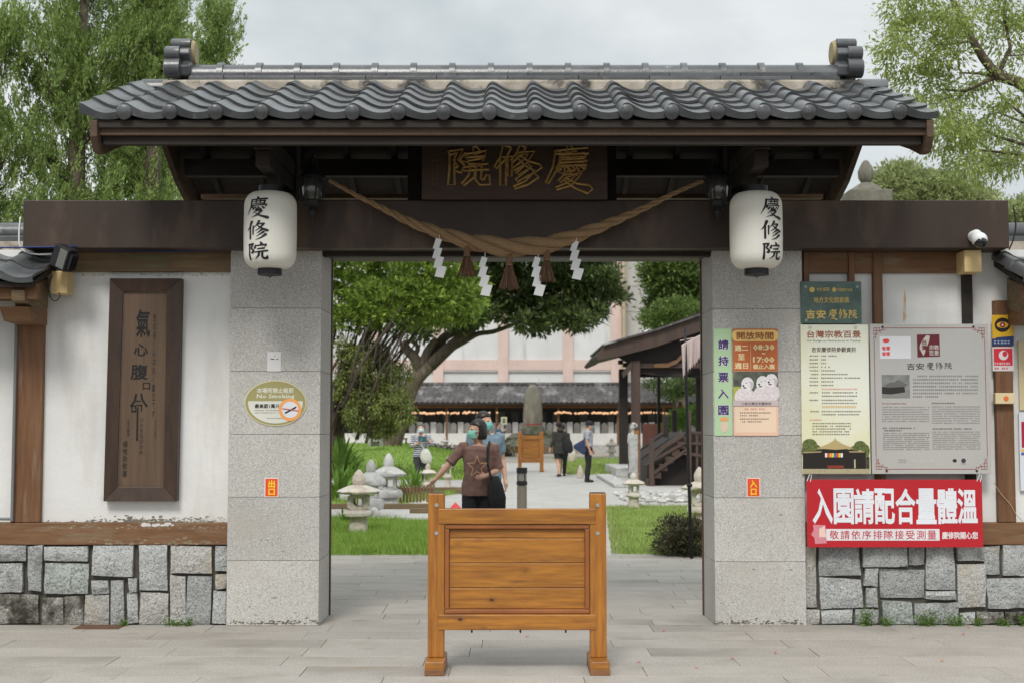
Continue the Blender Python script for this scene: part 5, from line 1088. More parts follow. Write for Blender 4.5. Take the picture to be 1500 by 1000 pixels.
for px, py0, py1, lab in ((709, 613, 657, 'small white notice board on a post left of the photographer'), (738.5, 610, 657, 'small white notice board on a post right of the photographer')):
    t_ = thing('notice_board', lab, 'notice', P(px, 660, 74), 'small notice boards before the gallery'); m = MB(); m.pbox(px - 4.5, py0, px + 4, py0 + 11, 74, .04); m.build('panel', solid(205, 200, 170), t_); m = MB(); m.pbox(px - .6, py0 + 11.2, px + .6, 661, 74.01, .04); m.build('post', M_DARK, t_)
    m = MB(); m.pbox(px - 2.5, py0 + 2, px + 2, py0 + 9, 73.99, .005); m.build('picture', solid(110, 115, 95), t_)

# ------------------------------------------------------------------ gallery with stone tablets
gy = 80
gal = thing('shrine_gallery', 'long low gallery with dark tiled roof across the courtyard', 'gallery', (3, gy, 0))
gx0, gx1 = -14, 22
m = MB(); m.box(gx0, gx1, gy, gy + 3, 0, .45); m.build('plinth', M_OLDGR, gal)
m = MB(); m.box(gx0, gx1, gy + .02, gy + .5, .46, PZ(634, gy)); m.build('base_wall', mat('limewashed_wall', (.72,.71,.68), (.60,.59,.56), 1.2, .9, .2), gal)
m = MB(); m.box(gx0, gx1, gy + 1.6, gy + 1.8, .45, 3.6); m.build('back_wall', mat('dark_wall', (.10,.095,.09), (.07,.066,.06), 1, .9, 0), gal)  # plain dark back wall
zr0, zr1 = PZ(589, gy - .6), PZ(563, gy + 1.6); y0_, y1_ = gy - .6, gy + 1.6
M_GTILE = mat('old_dark_tile', (.06,.052,.052), (.115,.105,.105), 2.5, .7, .4, 30, stains=(((.36,.35,.34), .9, .54, .70), ((.2,.19,.18), 6, .55, .68)))
m = MB(); n = int((gx1 - gx0) / .3); rows_ = 9
for k in range(rows_):
    ya, yb_ = y0_ + (y1_ - y0_) * k / rows_, y0_ + (y1_ - y0_) * (k + 1) / rows_ + .05; za, zb2 = zr0 + (zr1 - zr0) * k / rows_ + .03, zr0 + (zr1 - zr0) * (k + 1) / rows_ + .02
    for i in range(n):
        x = gx0 + i * .3; q = [(0, .0), (.05, .045), (.10, .045), (.15, .0), (.225, -.02), (.3, 0)]; b = len(m.v)
        m.v += [(x + u, ya, za + v) for u, v in q] + [(x + u, yb_, zb2 + v) for u, v in q] + [(x + u, ya, za + v - .03) for u, v in q]
        m.f += [(b + j, b + j + 1, b + 7 + j, b + 6 + j) for j in range(5)] + [(b + 12 + j, b + 13 + j, b + j + 1, b + j) for j in range(5)]
gr_ = m.build('roof', M_GTILE, gal); gr_['kind'] = 'stuff'
m = MB(); m.prism([(y0_, zr0 - .02), (y1_, zr1 - .02), (y1_ + 2.2, zr0 - .02), (y1_ + 2.2, zr0 - .12), (y0_, zr0 - .12)], gx0, gx1, 'x'); m.build('roof_deck', M_DARK, gal)
m = MB(); m.box(gx0, gx1, y1_ - .14, y1_ + .14, zr1, zr1 + .14); m.build('ridge', M_GTILE, gal)
m = MB(); m.box(gx0, gx1, gy + .0, gy + .12, PZ(597, gy), PZ(592.5, gy)); m.build('eave_beam', M_WOODB, gal)
for px in (480, 540, 583, 653, 726, 816, 903, 970, 1040, 1100): m = MB(); x = PX(px, gy); m.box(x, x + .13, gy - .02, gy + .1, .46, PZ(597, gy)); m.build('post', M_WOODB, gal)
r = random.Random(6); k = 0
M_TAB = mat('tablet_stone', (.16,.155,.145), (.24,.23,.21), 4, .9, .5, 20, rnd=.25); M_PAN = mat('white_panel', (.55,.545,.53), (.46,.455,.44), 2, .8, 0, rnd=.12); M_PAN2 = mat('grey_panel', (.15,.15,.145), (.10,.10,.095), 2, .8, 0, rnd=.3)
ORD = 'first second third fourth fifth sixth seventh eighth ninth tenth eleventh twelfth thirteenth fourteenth fifteenth sixteenth seventeenth eighteenth nineteenth twentieth twenty-first twenty-second'.split()
for i in range(0, 22):
    x = PX(600 + i * 20, gy + .3); 
    m = MB(); w = 9.5 * gy / 2000; m.prism([(x + w/2 + w/2*cos(a), PZ(623, gy) + w*.5*sin(a)) for a in [pi * j / 8 for j in range(9)]] + [(x, PZ(634, gy)), (x + w, PZ(634, gy))], gy + .1, gy + .32, 'y')
    tag(m.build('stone_tablet', M_TAB, None, bevel=.02), 'round topped grey stone tablet, %s from the left on the white gallery wall' % ORD[i], 'tablet', 'row of stone tablets in the gallery')
    m = MB(); m.pbox(600 + i * 20 + 10.5, 617.5, 600 + i * 20 + 19, 634, gy + .36, .04); m.build('white_panel', M_PAN, gal)
    if i % 2 == 0 or r.random() < .4: m = MB(); m.pbox(600 + i * 20 + 9, 602, 600 + i * 20 + 20, 616, gy + 1.4, .04); m.build('grey_panel', M_PAN2, gal)
ls = thing('light_string', 'string of small warm lamps under the gallery eave', 'lights', P(820, 604, gy - .3)); m = MB(); r = random.Random(2)
em = bpy.data.materials.new('warm_lamp'); em.use_nodes = True; em.node_tree.nodes['Principled BSDF'].inputs['Base Color'].default_value = (.8, .5, .3, 1); em.node_tree.nodes['Principled BSDF'].inputs['Emission Color'].default_value = (1, .55, .28, 1); em.node_tree.nodes['Principled BSDF'].inputs['Emission Strength'].default_value = .3
wire = []
for i in range(0, 200):
    px = 600 + i * 2.25
    if px > 1060 or 731 < px < 813 or r.random() < .25: continue
    sg = 1.6 * abs(sin((px - 600) / 14)); y_ = 603.5 + sg * .7 + r.uniform(-.9, .9); c_ = P(px, y_, gy - .3); m.ball((c_.x, c_.y, c_.z), .052 + r.random() * .035, None, .05 + r.random() * .03, 8, 5)
    wire.append(c_)
o = m.build('bulb', em, ls); o['kind'] = 'stuff'
m = MB(); m.tube([(*(w_ + Vector((0, 0, .04))), .008) for w_ in wire[::4]], 4); m.build('wire', M_BLK, ls)

# ------------------------------------------------------------------ pink and grey building behind
by = 96
bd = thing('apartment_block', 'tall pale grey building with pink bands behind the courtyard', 'building', (-6, by, 0))
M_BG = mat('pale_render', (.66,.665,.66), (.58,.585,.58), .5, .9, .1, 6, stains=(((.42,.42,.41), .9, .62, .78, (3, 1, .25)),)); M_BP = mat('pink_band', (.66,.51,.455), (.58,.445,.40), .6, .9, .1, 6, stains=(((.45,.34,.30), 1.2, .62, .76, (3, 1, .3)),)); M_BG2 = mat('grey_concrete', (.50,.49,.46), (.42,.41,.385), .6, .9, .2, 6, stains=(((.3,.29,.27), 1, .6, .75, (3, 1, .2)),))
bx0, bx1 = PX(360, by), PX(897, by); ztop = 17
m = MB(); m.box(bx0, bx1, by + .25, by + 12, 0, ztop); m.build('wall', M_BG, bd)
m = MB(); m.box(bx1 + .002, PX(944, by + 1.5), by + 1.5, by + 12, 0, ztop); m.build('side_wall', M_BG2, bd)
for px in (452, 547, 642, 737, 832): m = MB(); x = PX(px, by); m.box(x - .36, x + .36, by, by + .26, 0, ztop); m.build('pink_pier', M_BP, bd)
m = MB(); m.box(PX(895, by), PX(915, by), by - .05, by + 1.6, 0, ztop); m.build('pink_pier', M_BP, bd)
for py0, py1 in ((526.5, 541.5), (418, 431), (300, 314)):
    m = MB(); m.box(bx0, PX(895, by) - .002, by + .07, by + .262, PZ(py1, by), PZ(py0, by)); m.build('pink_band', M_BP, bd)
    m = MB(); m.box(bx0, PX(895, by) - .003, by + .10, by + .262, PZ(py1, by) - .12, PZ(py1, by) - .002); m.build('grey_ledge', M_BG2, bd)  # narrow grey strip along the lower edge of each pink band
for py in (415, 453): m = MB(); m.box(bx1 + .9, PX(944, by + 1.5) + .02, by + 1.46, by + 1.5, PZ(py + .8, by), PZ(py, by)); m.build('joint', M_OLDGR, bd)
m = MB(); m.prism([(PX(908, by), PZ(456, by)), (PX(919, by), PZ(444, by)), (PX(908, by), PZ(444, by))], by - .1, by + 1.4, 'y'); m.build('pink_bracket', M_BP, bd)
for x in (PX(911, by - .3), PX(916, by - .3)): m = MB(); m.tube([(x, by - .3, 1, .06), (x, by - .3, PZ(380, by), .06)], 6); m.build('drain_pipe', solid(170, 158, 120), bd)
# ------------------------------------------------------------------ main hall, right
hy = 44
hl_ = thing('main_hall', 'dark brown timber temple hall with steps at the right', 'temple', (9, hy, 0))
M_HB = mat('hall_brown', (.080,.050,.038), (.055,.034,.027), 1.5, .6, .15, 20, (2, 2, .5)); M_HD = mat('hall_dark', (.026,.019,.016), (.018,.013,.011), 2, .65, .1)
m = MB(); q = lambda x, y_: (P(x, y_, hy).x, P(x, y_, hy).z)
m.prism([q(885, 505), q(960, 484), q(1030, 460), q(1100, 428), q(1180, 385), q(1180, 405), q(1100, 452), q(1030, 484), q(960, 508), q(905, 522), q(876, 527), q(873, 522)], hy, hy + .12, 'y'); m.build('barge_board', M_HB, hl_)
m = MB(); m.prism([q(883, 503.5), q(960, 482), q(1030, 458), q(1100, 426), q(1180, 383), q(1180, 386), q(1100, 429), q(1030, 461), q(960, 485), q(884, 506)], hy - .15, hy + 7.4, 'y'); m.build('roof', M_GTILE, hl_)
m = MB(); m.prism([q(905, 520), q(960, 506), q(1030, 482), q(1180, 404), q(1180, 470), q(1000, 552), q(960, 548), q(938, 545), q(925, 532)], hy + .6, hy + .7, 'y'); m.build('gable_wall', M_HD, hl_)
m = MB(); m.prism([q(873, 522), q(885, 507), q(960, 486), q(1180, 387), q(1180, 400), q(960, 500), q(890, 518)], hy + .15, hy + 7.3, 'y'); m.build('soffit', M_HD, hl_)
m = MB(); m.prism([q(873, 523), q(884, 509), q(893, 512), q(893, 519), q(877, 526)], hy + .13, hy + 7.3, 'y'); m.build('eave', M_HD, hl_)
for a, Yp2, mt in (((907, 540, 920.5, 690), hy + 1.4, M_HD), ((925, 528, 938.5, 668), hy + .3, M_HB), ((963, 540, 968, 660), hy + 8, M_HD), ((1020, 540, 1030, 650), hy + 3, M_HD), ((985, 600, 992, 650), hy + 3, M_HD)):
    m = MB(); A_ = P(a[0], a[1], Yp2); B_ = P(a[2], a[3], Yp2); m.box(A_.x, B_.x, Yp2, Yp2 + .28, 0.02, A_.z); m.build('column', mt, hl_, bevel=.015)
m = MB(); m.pbox(920, 532, 1040, 538.5, hy + .45, .2); m.build('tie_beam', M_HB, hl_)
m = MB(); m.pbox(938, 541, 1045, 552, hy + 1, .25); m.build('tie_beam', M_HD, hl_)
m = MB(); m.prism([q(912, 545), q(926, 528), q(926, 540), q(914, 553)], hy + .2, hy + .32, 'y'); m.build('brace', M_HB, hl_)
for x, y_ in ((906, 527), (913, 531), (919, 526), (927, 524)): m = MB(); m.pbox(x, y_, x + 7, y_ + 6, hy + .9 + (x % 3) * .2, .25); m.build('bracket_block', M_HD, hl_, bevel=.02)
m = MB(); m.prism([q(960, 532), q(980, 531), q(994, 525), q(1000, 518), q(1001, 524), q(994, 531), q(980, 537), q(960, 537)], hy + .35, hy + .5, 'y'); m.build('curved_beam', M_WOODB, hl_)
m = MB(); A_ = P(902, 698, 41.3); m.box(A_.x, PX(960, 41.3), 41.3, 46, 0, .28); m.build('column_plinth', M_OLDGR, hl_, bevel=.02)
m = MB(); A_ = P(879, 697, 38); m.box(PX(883, 38), PX(906, 38), 34, 41.2, 0, .10); m.build('kerb_stone', M_OLDGR, hl_, bevel=.02)
# floor, steps and railings
sy = 35
m = MB(); A_ = P(967, 713, sy); m.prism([(P(945, 0, sy).x, .0), (P(945, 0, sy).x, .5), (P(975, 0, sy).x, 1.0), (P(1000, 0, sy).x, 1.35), (12, 1.35), (12, 0)], sy + .4, sy + 6, 'y'); m.build('platform', M_HD, hl_)
for i in range(7):
    x = P(944, 0, sy).x + i * .16; m = MB(); m.box(x, x + .20, sy + .05, sy + .42, i * .19, i * .19 + .175); m.build('step', M_HB, hl_, bevel=.01)
qs = lambda x, y_: (P(x, y_, sy).x, P(x, y_, sy).z)
def rail(x0, y0, x1, y1, w, Y=sy, mt=M_HB, nm='handrail'):
    a, b = P(x0, y0, Y), P(x1, y1, Y); m = MB(); m.prism([(a.x, a.z - w), (b.x, b.z - w), (b.x, b.z + w), (a.x, a.z + w)], Y, Y + .07, 'y'); return m.build(nm, mt, hl_)
for a in ((939, 658, 981, 630, .035), (939, 672, 981, 643, .03), (939, 683, 984, 653, .03)): rail(*a, Y=sy + 1.9, mt=M_HD)
for a in ((955, 665, 1002, 636, .045), (955, 675, 1002, 648, .035), (955, 694, 1006, 658, .05)): rail(*a)
for a in ((1002, 633, 1040, 633, .03), (1002, 648, 1040, 650, .03), (1002, 663, 1040, 668, .04)): rail(*a)
for x, y0, y1 in ((955, 642, 712), (1010, 600, 712), (976, 608, 640)):
    m = MB(); m.pbox(x - 3.5, y0, x + 3.5, y1, sy - .03 if x != 976 else sy + 1.8, .18); m.build('newel_post', M_HB if x != 976 else M_HD, hl_, bevel=.01)
for x in (1021, 1033): m = MB(); m.pbox(x - 2, 633, x + 2, 690, sy + .02, .08); m.build('baluster', M_HB, hl_)
m = MB(); m.pbox(1023, 668, 1080, 712, sy + .3, .1); m.build('skirting', M_HD, hl_)
m = MB(); m.pbox(941, 620, 975, 656, hy + 26, .1); m.build('red_shutter', mat('red_brown_board', (.16,.06,.045), (.12,.045,.035), 2, .7, .1), hl_)
sv_ = MB(); sv_.tube([(*P(945, 706, 33), .02), (*P(948, 728, 27.6), .025)], 6); 
sw = thing('sign_post', 'thin brown wooden post with small block beside the grey statue', 'post', P(936, 706, 33.5)); m = MB(); m.pbox(935, 636, 938, 705, 36, .06); m.build('post', M_WOODB, sw); m = MB(); m.pbox(929.5, 630, 936, 635.5, 35.95, .16); m.build('block', M_ORW, sw)
# statue
sta = MB(); Y = 37.5; c_ = P(927, 0, Y); zz = lambda p: PZ(p, Y); s_ = Y / 2000
def R2(px, py, rx, ry): p = P(px, py, Y); return (p.x, Y, p.z, rx * s_, ry * s_)
sta.etube([R2(928, 692, 8, 7), R2(928, 684, 7, 6), R2(928.5, 668, 7, 5.5), R2(927.5, 652, 7.2, 5), R2(927, 641, 7, 5), R2(927, 634.5, 5, 4.2), R2(927, 632.5, 2.4, 2.2), R2(927, 630, 2.4, 2.2)])
sta.ball((P(926.5, 625.5, Y)), 3.6*s_, 3.8*s_, 4.6*s_); sta.ball(P(928, 620.5, Y), 3.4*s_, 3.4*s_, 2.6*s_); sta.ball(P(932, 623, Y) + Vector((0, .04, 0)), 2.6*s_, 2.6*s_, 3.6*s_)
for a in (((921.5, 637), (920.5, 648), (926, 651)), ((932.5, 637), (934, 648), (928, 650))): sta.tube([(*(P(*p, Y) - Vector((0, .05 * (k == 2) + .02, 0))), (2.2 - .35 * k) * s_) for k, p in enumerate(a)], 8, rnd=True)
for i in range(7): x = 922.5 + i * 1.8; sta.tube([(*(P(x, 690, Y) - Vector((0, .11, 0))), .9*s_), (*(P(x + .4, 668, Y) - Vector((0, .095, 0))), .8*s_), (*(P(x - .3, 650, Y) - Vector((0, .08, 0))), .4*s_)], 6, rnd=True)
stt = thing('stone_statue', 'grey stone robed statue standing beside the hall column', 'statue', (c_.x, Y, 0)); o = sta.build('figure', M_OLDGR, stt, smooth=True)
rm = o.modifiers.new('fuse', 'REMESH'); rm.mode = 'VOXEL'; rm.voxel_size = .012; rm.use_smooth_shade = True
m = MB(); m.lathe([(.17, .0), (.17, zz(692) + .02)], (c_.x, Y, 0), 16, .2, .05, 2); m.build('pedestal', M_OLDGR, stt)
# pale flag on a black pole
fg = thing('flag', 'pale pink ragged flag on a slim black pole inside the gate', 'flag', P(1012, 818, 15.7)); Y = 15.7
m = MB(); m.tube([(*P(1013, 817, Y), .02), (*P(1009, 700, Y), .019), (*P(1005, 552, Y), .017), (*P(1003.5, 480, Y), .014)], 10); m.build('pole', M_BLK, fg, smooth=True)
m = MB(); m.ball(P(1010, 710, Y), .035, .035, .03, 10, 6); m.build('clamp', M_BLK, fg); m = MB(); m.tube([(*P(1013, 818, Y), .012), (*(P(1018, 818.5, Y)), .012)], 6); m.tube([(*P(996, 499, Y), .008), (*P(1016, 495, Y), .008)], 6); m.build('cross_bar', solid(190, 170, 160), fg)
m = MB(); N1, N2 = 28, 16
for j in range(N2 + 1):
    for i in range(N1 + 1):
        u, v = i / N1, j / N2; x = 998 + u * 50; top = 505 - u * 30 + 6 * u * u; bot = 549 - u * 52 + 5 * (abs((u * 14) % 1 - .5)) * 2 + 3 * noise.noise(Vector((u * 9, 0, 0))); 
        y_ = top + (bot - top) * v; p_ = P(x + v * (1 - u) * 3, y_, Y - .02 - .035 * sin(u * 26 + v * 2) * (.4 + .6 * v)); m.v.append(tuple(p_))
n = N1 + 1; m.f = [(j*n+i, (j+1)*n+i, (j+1)*n+i+1, j*n+i+1) for j in range(N2) for i in range(N1)]
o = m.build('cloth', mat('pale_pink_cloth', (.60,.50,.48), (.52,.42,.40), 5, .9, .1, 40), fg, smooth=True); sm = o.modifiers.new('thickness', 'SOLIDIFY'); sm.thickness = .003
# pagoda finial behind the roof
pg = thing('pagoda_top', 'round stone finial of a pagoda above the right lintel end', 'pagoda', P(1268, 293, 24)); Y = 24; s_ = Y / 2000; c_ = P(1268, 230, Y); zz = lambda p: PZ(p, Y)
m = MB(); m.lathe([(5*s_, zz(270)), (11*s_, zz(262)), (12*s_, zz(252)), (8*s_, zz(243)), (4*s_, zz(236.5)), (1*s_, zz(235))], (c_.x, Y, 0), 20, 0, .03); m.build('finial', M_STELE, pg, smooth=True)
m = MB(); m.lathe([(24*s_, zz(281)), (20*s_, zz(276)), (9*s_, zz(269)), (6*s_, zz(268))], (c_.x, Y, 0), 24, .3, .03); m.build('cap', M_STELE, pg, smooth=50)
m = MB(); m.box(c_.x - 31*s_, c_.x + 31*s_, Y - .35, Y + .35, zz(320), zz(282)); m.build('block', M_STELE, pg, bevel=.02); m = MB(); m.box(c_.x - .25, c_.x + .25, Y - .25, Y + .25, 0, zz(321)); m.build('shaft', M_STELE, pg)
# ------------------------------------------------------------------ small things on the pavement
r = random.Random(8)
for i, (px, py, lab) in enumerate(((1136, 955, 'orange fallen leaf on the pavement in front of right pillar'), (1072, 964, 'rusty fallen leaf at left foot of right pillar'), (1380, 967, 'red fallen leaf near the right edge of the pavement'), (1411, 928, 'pale orange fallen leaf below the red banner'), (1419, 918, 'small red fallen leaf by the stone footing'), (972, 923, 'red fallen leaf right of the wooden stand'), (936, 969, 'red fallen leaf beside the right foot of the stand'), (541, 934, 'tiny red fallen leaf left of the wooden stand'), (772, 931, 'pale red fallen leaf under the wooden stand'), (1337, 934, 'tiny faded leaf on the pavement below the banner'), (1020, 977, 'pinkish fallen leaf near the bottom right of the stand'))):
    c_ = G(px, py, .006); a0 = r.random() * 6; L_ = (4 if 'tiny' not in lab else 2.2) * c_.y / 2000; m = MB(); vs = []
    for t_, w_ in ((-1, 0), (-.6, .35), (0, .5), (.6, .3), (1, 0), (.6, -.3), (0, -.5), (-.6, -.35)): vs.append((c_.x + L_*(t_*cos(a0) - w_*sin(a0)), c_.y + L_*(t_*sin(a0) + w_*cos(a0)), .006 + .006 * (abs(w_) + t_*t_)))
    m.add(vs + [(c_.x, c_.y, .005)], [(k, (k+1) % 8, 8) for k in range(8)]); tag(m.build('fallen_leaf', solid(222, 100 + (i % 3) * 18, 70 + (i % 2) * 20), None), lab, 'leaf', 'fallen leaves on the pavement')
m = MB(); a, b = G(105, 921, 0), G(186, 914.5, 0); m.box(a.x, b.x, a.y, b.y, -.01, .003); tag(m.build('drain_cover', mat('rusty_cover', (.16,.085,.05), (.11,.06,.04), 9, .8, .5, 60), None, bevel=.002), 'rusty brown metal cover at the foot of the left wall', 'cover')
# ------------------------------------------------------------------ vegetation
def rand_unit(n):
    v = RNG.normal(size=(n, 3)); return v / np.linalg.norm(v, axis=1, keepdims=True)
def leaves(name, pts, dirs, L_, Wd, mt, parent=None, flat=.0, jit=.35, kind=None, droop=0):
    """diamond leaves at pts pointing along dirs"""
    n = len(pts); L_ = L_ * RNG.uniform(.65, 1.25, n)[:, None]
    d = dirs + RNG.normal(0, jit, (n, 3)); d[:, 2] -= droop; d /= np.linalg.norm(d, axis=1, keepdims=True)
    up = np.tile(np.array([[0, 0, 1.]]), (n, 1)) + RNG.normal(0, .55, (n, 3)); s = np.cross(d, up); s /= np.linalg.norm(s, axis=1, keepdims=True) + 1e-9
    w = s * (Wd * RNG.uniform(.7, 1.2, n)[:, None]) * .5; q = np.empty((n, 4, 3)); q[:, 0] = pts; q[:, 1] = pts + d * L_ * .45 - w; q[:, 2] = pts + d * L_; q[:, 3] = pts + d * L_ * .45 + w
    nn = np.cross(s, d); q[:, 1] += nn * Wd * .15; q[:, 3] += nn * Wd * .15
    me = npmesh(name, q.reshape(-1, 3) - np.array(worg(parent)), np.arange(n * 4).reshape(-1, 4), mt)
    o = place(name, me, parent, (0, 0, 0), local=True)
    if kind: o['kind'] = kind
    return o
def blobpts(blobs, dens):
    """clump centres spread over ellipsoids (cx,cy,cz,rx,ry,rz); returns centres and outward normals"""
    C_, N_ = [], []
    for cx, cy, cz, rx, ry, rz in blobs:
        n = max(3, int(dens * (rx*ry + ry*rz + rx*rz))); u = rand_unit(n); rad = RNG.uniform(.55, 1.02, n)[:, None] ** .6
        C_.append(np.array([cx, cy, cz]) + u * rad * np.array([rx, ry, rz])); nn = u / np.array([rx, ry, rz]); N_.append(nn / np.linalg.norm(nn, axis=1, keepdims=True))
    return np.concatenate(C_), np.concatenate(N_)
def crown(name, blobs, dens, per, crad, L_, Wd, mt, parent, upb=.35, jit=.6, droop=0, flat=.6):
    c, nn = blobpts(blobs, dens); n = len(c) * per
    k = np.repeat(np.arange(len(c)), per); off = RNG.normal(0, 1, (n, 3)) * crad * np.array([1, 1, flat])
    p = c[k] + off; d = nn[k] + off / crad * .5; d[:, 2] += upb; d /= np.linalg.norm(d, axis=1, keepdims=True)
    return leaves(name, p, d, L_, Wd, mt, parent, jit=jit, droop=droop)
def limbs(par, name, lst, mt, n=8):
    for pts in lst: m = MB(); m.tube(pts, n); m.build(name, mt, par, smooth=True)
def grow(base, target, r0, r1, wob=.1, k=6, seed=0):
    rr = random.Random(seed); a, b = Vector(base), Vector(target); o = []
    for i in range(k + 1):
        t = i / k; p = a.lerp(b, t); p += Vector((rr.uniform(-1, 1), rr.uniform(-1, 1), rr.uniform(-.5, .5))) * wob * (b - a).length * .3 * sin(pi * t); o.append((*p, r0 + (r1 - r0) * t))
    return o
# --- junipers behind the left wall
def juniper(cx, cy, zlow, ztop, wid, lab, dens=1.0, seed=1, lean=0, pw=.5):
    t_ = thing('juniper_tree', lab, 'tree', (cx, cy, 0), 'junipers behind the left wall'); rr = np.random.default_rng(seed)
    limbs(t_, 'trunk', [[(cx, cy, 0, .17), (cx + .05, cy, zlow, .14), (cx + lean * .5, cy, (zlow + ztop) / 2, .09), (cx + lean, cy, ztop - .4, .02)]], M_BARK)
    br = []; P_, D_ = [], []
    nb_ = int(75 * dens * (ztop - zlow) / 5)
    m = MB()
    for i in range(nb_):
        f = rr.random() ** .9; z = zlow + (ztop - zlow) * f; a = rr.random() * 2 * pi; prof = (1 - f) ** pw * (.75 + .35 * sin(f * 9 + seed * 2 + a * 2)); R = wid * prof * rr.uniform(.55, 1.1) + .07
        x0 = cx + lean * f; b0 = np.array([x0, cy, z - R * .35]); tip = np.array([x0 + cos(a) * R, cy + sin(a) * R, z + R * rr.uniform(.35, .9)])
        mid = (b0 + tip) / 2 + np.array([cos(a), sin(a), -.6]) * R * .18
        if i % 2 == 0: m.tube([(*b0, .022), (*mid, .013), (*tip, .004)], 5, False)
        ns = int(10 + R * 13)
        for s_ in range(ns):
            t = .32 + .72 * rr.random(); c = (1-t)**2 * b0 + 2*t*(1-t)*mid + t*t*tip if t < 1 else tip; c = c + rr.normal(0, .09 + .05 * R, 3)
            kk = 42; ax = np.array([cos(a) * .38, sin(a) * .38, 1.0]) + rr.normal(0, .28, 3); ax /= np.linalg.norm(ax); hgt = rr.uniform(.16, .38)
            tt = rr.random(kk); P_.append(c + ax * tt[:, None] * hgt + rr.normal(0, .035, (kk, 3)) * (1.15 - tt[:, None])); D_.append(np.tile(ax, (kk, 1)) + rr.normal(0, .35, (kk, 3)))
    m.build('branch', M_BARK, t_)
    P_ = np.concatenate(P_); D_ = np.concatenate(D_); leaves('crown', P_, D_, .062, .017, M_LF3, t_, jit=.12); return t_
JY = 15.5
jx = lambda px, Y=JY: PX(px, Y)
juniper(jx(98), 15.5, 2.6, 7.6, 1.0, 'tall bushy juniper nearest the left end of the gate roof', 1.7, 1, .15)
juniper(jx(202), 15.8, 2.6, 7.6, .42, 'tall juniper touching the left ridge ornament', 1.5, 2, .1)
juniper(jx(0), 15.0, 2.4, 6.1, .85, 'juniper at the far left edge of the photograph', 1.4, 3, -.1)
juniper(P(322, 0, 19).x, 19, 2.5, PZ(28, 19), .58, 'slim pointed juniper rising behind the roof tiles', 1.6, 4, .0, .8)
juniper(jx(150), 17.5, 2.6, 8.2, .70, 'juniper standing behind and between the two tallest ones', 1.5, 8, 0)
juniper(jx(-110), 16, 2.4, 6.4, .9, 'juniper outside the left edge beyond the wall', .6, 6, 0)
# --- camphor tree, upper right
cy_ = 15.5; T = lambda x, y_, Y=cy_: P(x, y_, Y)
ct = thing('camphor_tree', 'light green airy tree reaching in from the right edge', 'tree', (6.6, cy_, 0))
def pth(l, r0, r1, Y0=cy_, dY=0):
    n = len(l); return [(*T(x, y_, Y0 + dY * i / n), r0 + (r1 - r0) * i / (n - 1)) for i, (x, y_) in enumerate(l)]
limbs(ct, 'trunk', [[(6.9, cy_, 0, .22), (6.8, cy_, 2.5, .18), (*T(1580, 170), .14), (*T(1510, 132), .085)]], M_BARK)
BR = [pth([(1512, 134), (1490, 120), (1461, 112), (1440, 85), (1425, 60), (1412, 30), (1395, 0), (1380, -30)], .075, .02), pth([(1462, 112), (1440, 122), (1415, 134), (1385, 132)], .03, .01),
      pth([(1461, 112), (1435, 108), (1405, 107)], .025, .008), pth([(1425, 60), (1400, 64), (1368, 66)], .018, .006, dY=-.4), pth([(1412, 34), (1388, 30), (1367, 20)], .018, .005), pth([(1560, 220), (1500, 212), (1460, 200), (1430, 185)], .03, .008),
      pth([(1560, 230), (1500, 228), (1452, 222), (1430, 220)], .025, .006), pth([(1530, 160), (1500, 170), (1475, 150), (1455, 125)], .03, .008, dY=.4), pth([(1580, 90), (1520, 80), (1470, 82)], .02, .006), pth([(1560, 190), (1505, 182), (1462, 165), (1440, 170)], .02, .006), pth([(1461, 112), (1480, 70), (1470, 20), (1475, -20)], .03, .01, dY=.6)]
limbs(ct, 'branch', BR, M_BARK, 6)
cb = []; r = random.Random(12)
for x, y_, w_, h_ in ((1320, 15, 26, 20), (1360, 8, 34, 22), (1345, 50, 42, 20), (1310, 62, 22, 16), (1400, 20, 34, 24), (1330, 92, 42, 18), (1375, 85, 40, 18), (1440, 30, 40, 30), (1480, 60, 34, 26), (1350, 125, 44, 16), (1400, 130, 34, 14), (1440, 110, 24, 12), (1370, 165, 42, 18), (1415, 175, 34, 16), (1395, 205, 38, 16), (1420, 235, 34, 16), (1395, 190, 40, 14), (1440, 262, 16, 10), (1480, 140, 28, 16), (1490, 10, 40, 26), (1460, 195, 22, 12), (1395, 55, 30, 16), (1490, 195, 20, 10), (1410, 248, 22, 12), (1560, 60, 50, 60), (1560, 180, 50, 40), (1460, -40, 80, 30), (1350, -30, 50, 25), (1455, 225, 26, 10), (1470, 240, 30, 10), (1500, 222, 18, 8)):
    p_ = T(x, y_, cy_ + r.uniform(-.5, .7)); s_ = cy_ / 2000; cb.append((p_.x, p_.y, p_.z, w_ * s_, .42, h_ * s_))
crown('crown', cb, 110, 26, .07, .078, .024, M_LF4, ct, upb=-.2, jit=.7, droop=.5, flat=.8)
# --- rounded pale tree above the right lintel, and the one at the corner
rt = thing('round_tree', 'rounded pale green tree above the right lintel', 'tree', (PX(1355, 30), 30, 0)); limbs(rt, 'trunk', [[(PX(1355, 30), 30, 0, .2), (PX(1355, 30), 30, 4.5, .12)]], M_BARK); s_ = 30 / 2000
crown('crown', [(*P(x, y_, 30 + d_), w_ * s_, 1.0, h_ * s_) for x, y_, w_, h_, d_ in ((1335, 275, 50, 26, 0), (1310, 262, 28, 16, .5), (1375, 285, 55, 26, .3), (1415, 298, 40, 22, 0), (1350, 300, 70, 26, 0))], 90, 26, .12, .13, .05, M_LF5, rt, upb=.3)
rt2 = thing('round_tree', 'pale tree showing past the right end of the lintel', 'tree', (PX(1510, 26), 26, 0)); limbs(rt2, 'trunk', [[(PX(1510, 26), 26, 0, .2), (PX(1510, 26), 26, 4, .1)]], M_BARK); s_ = 26 / 2000
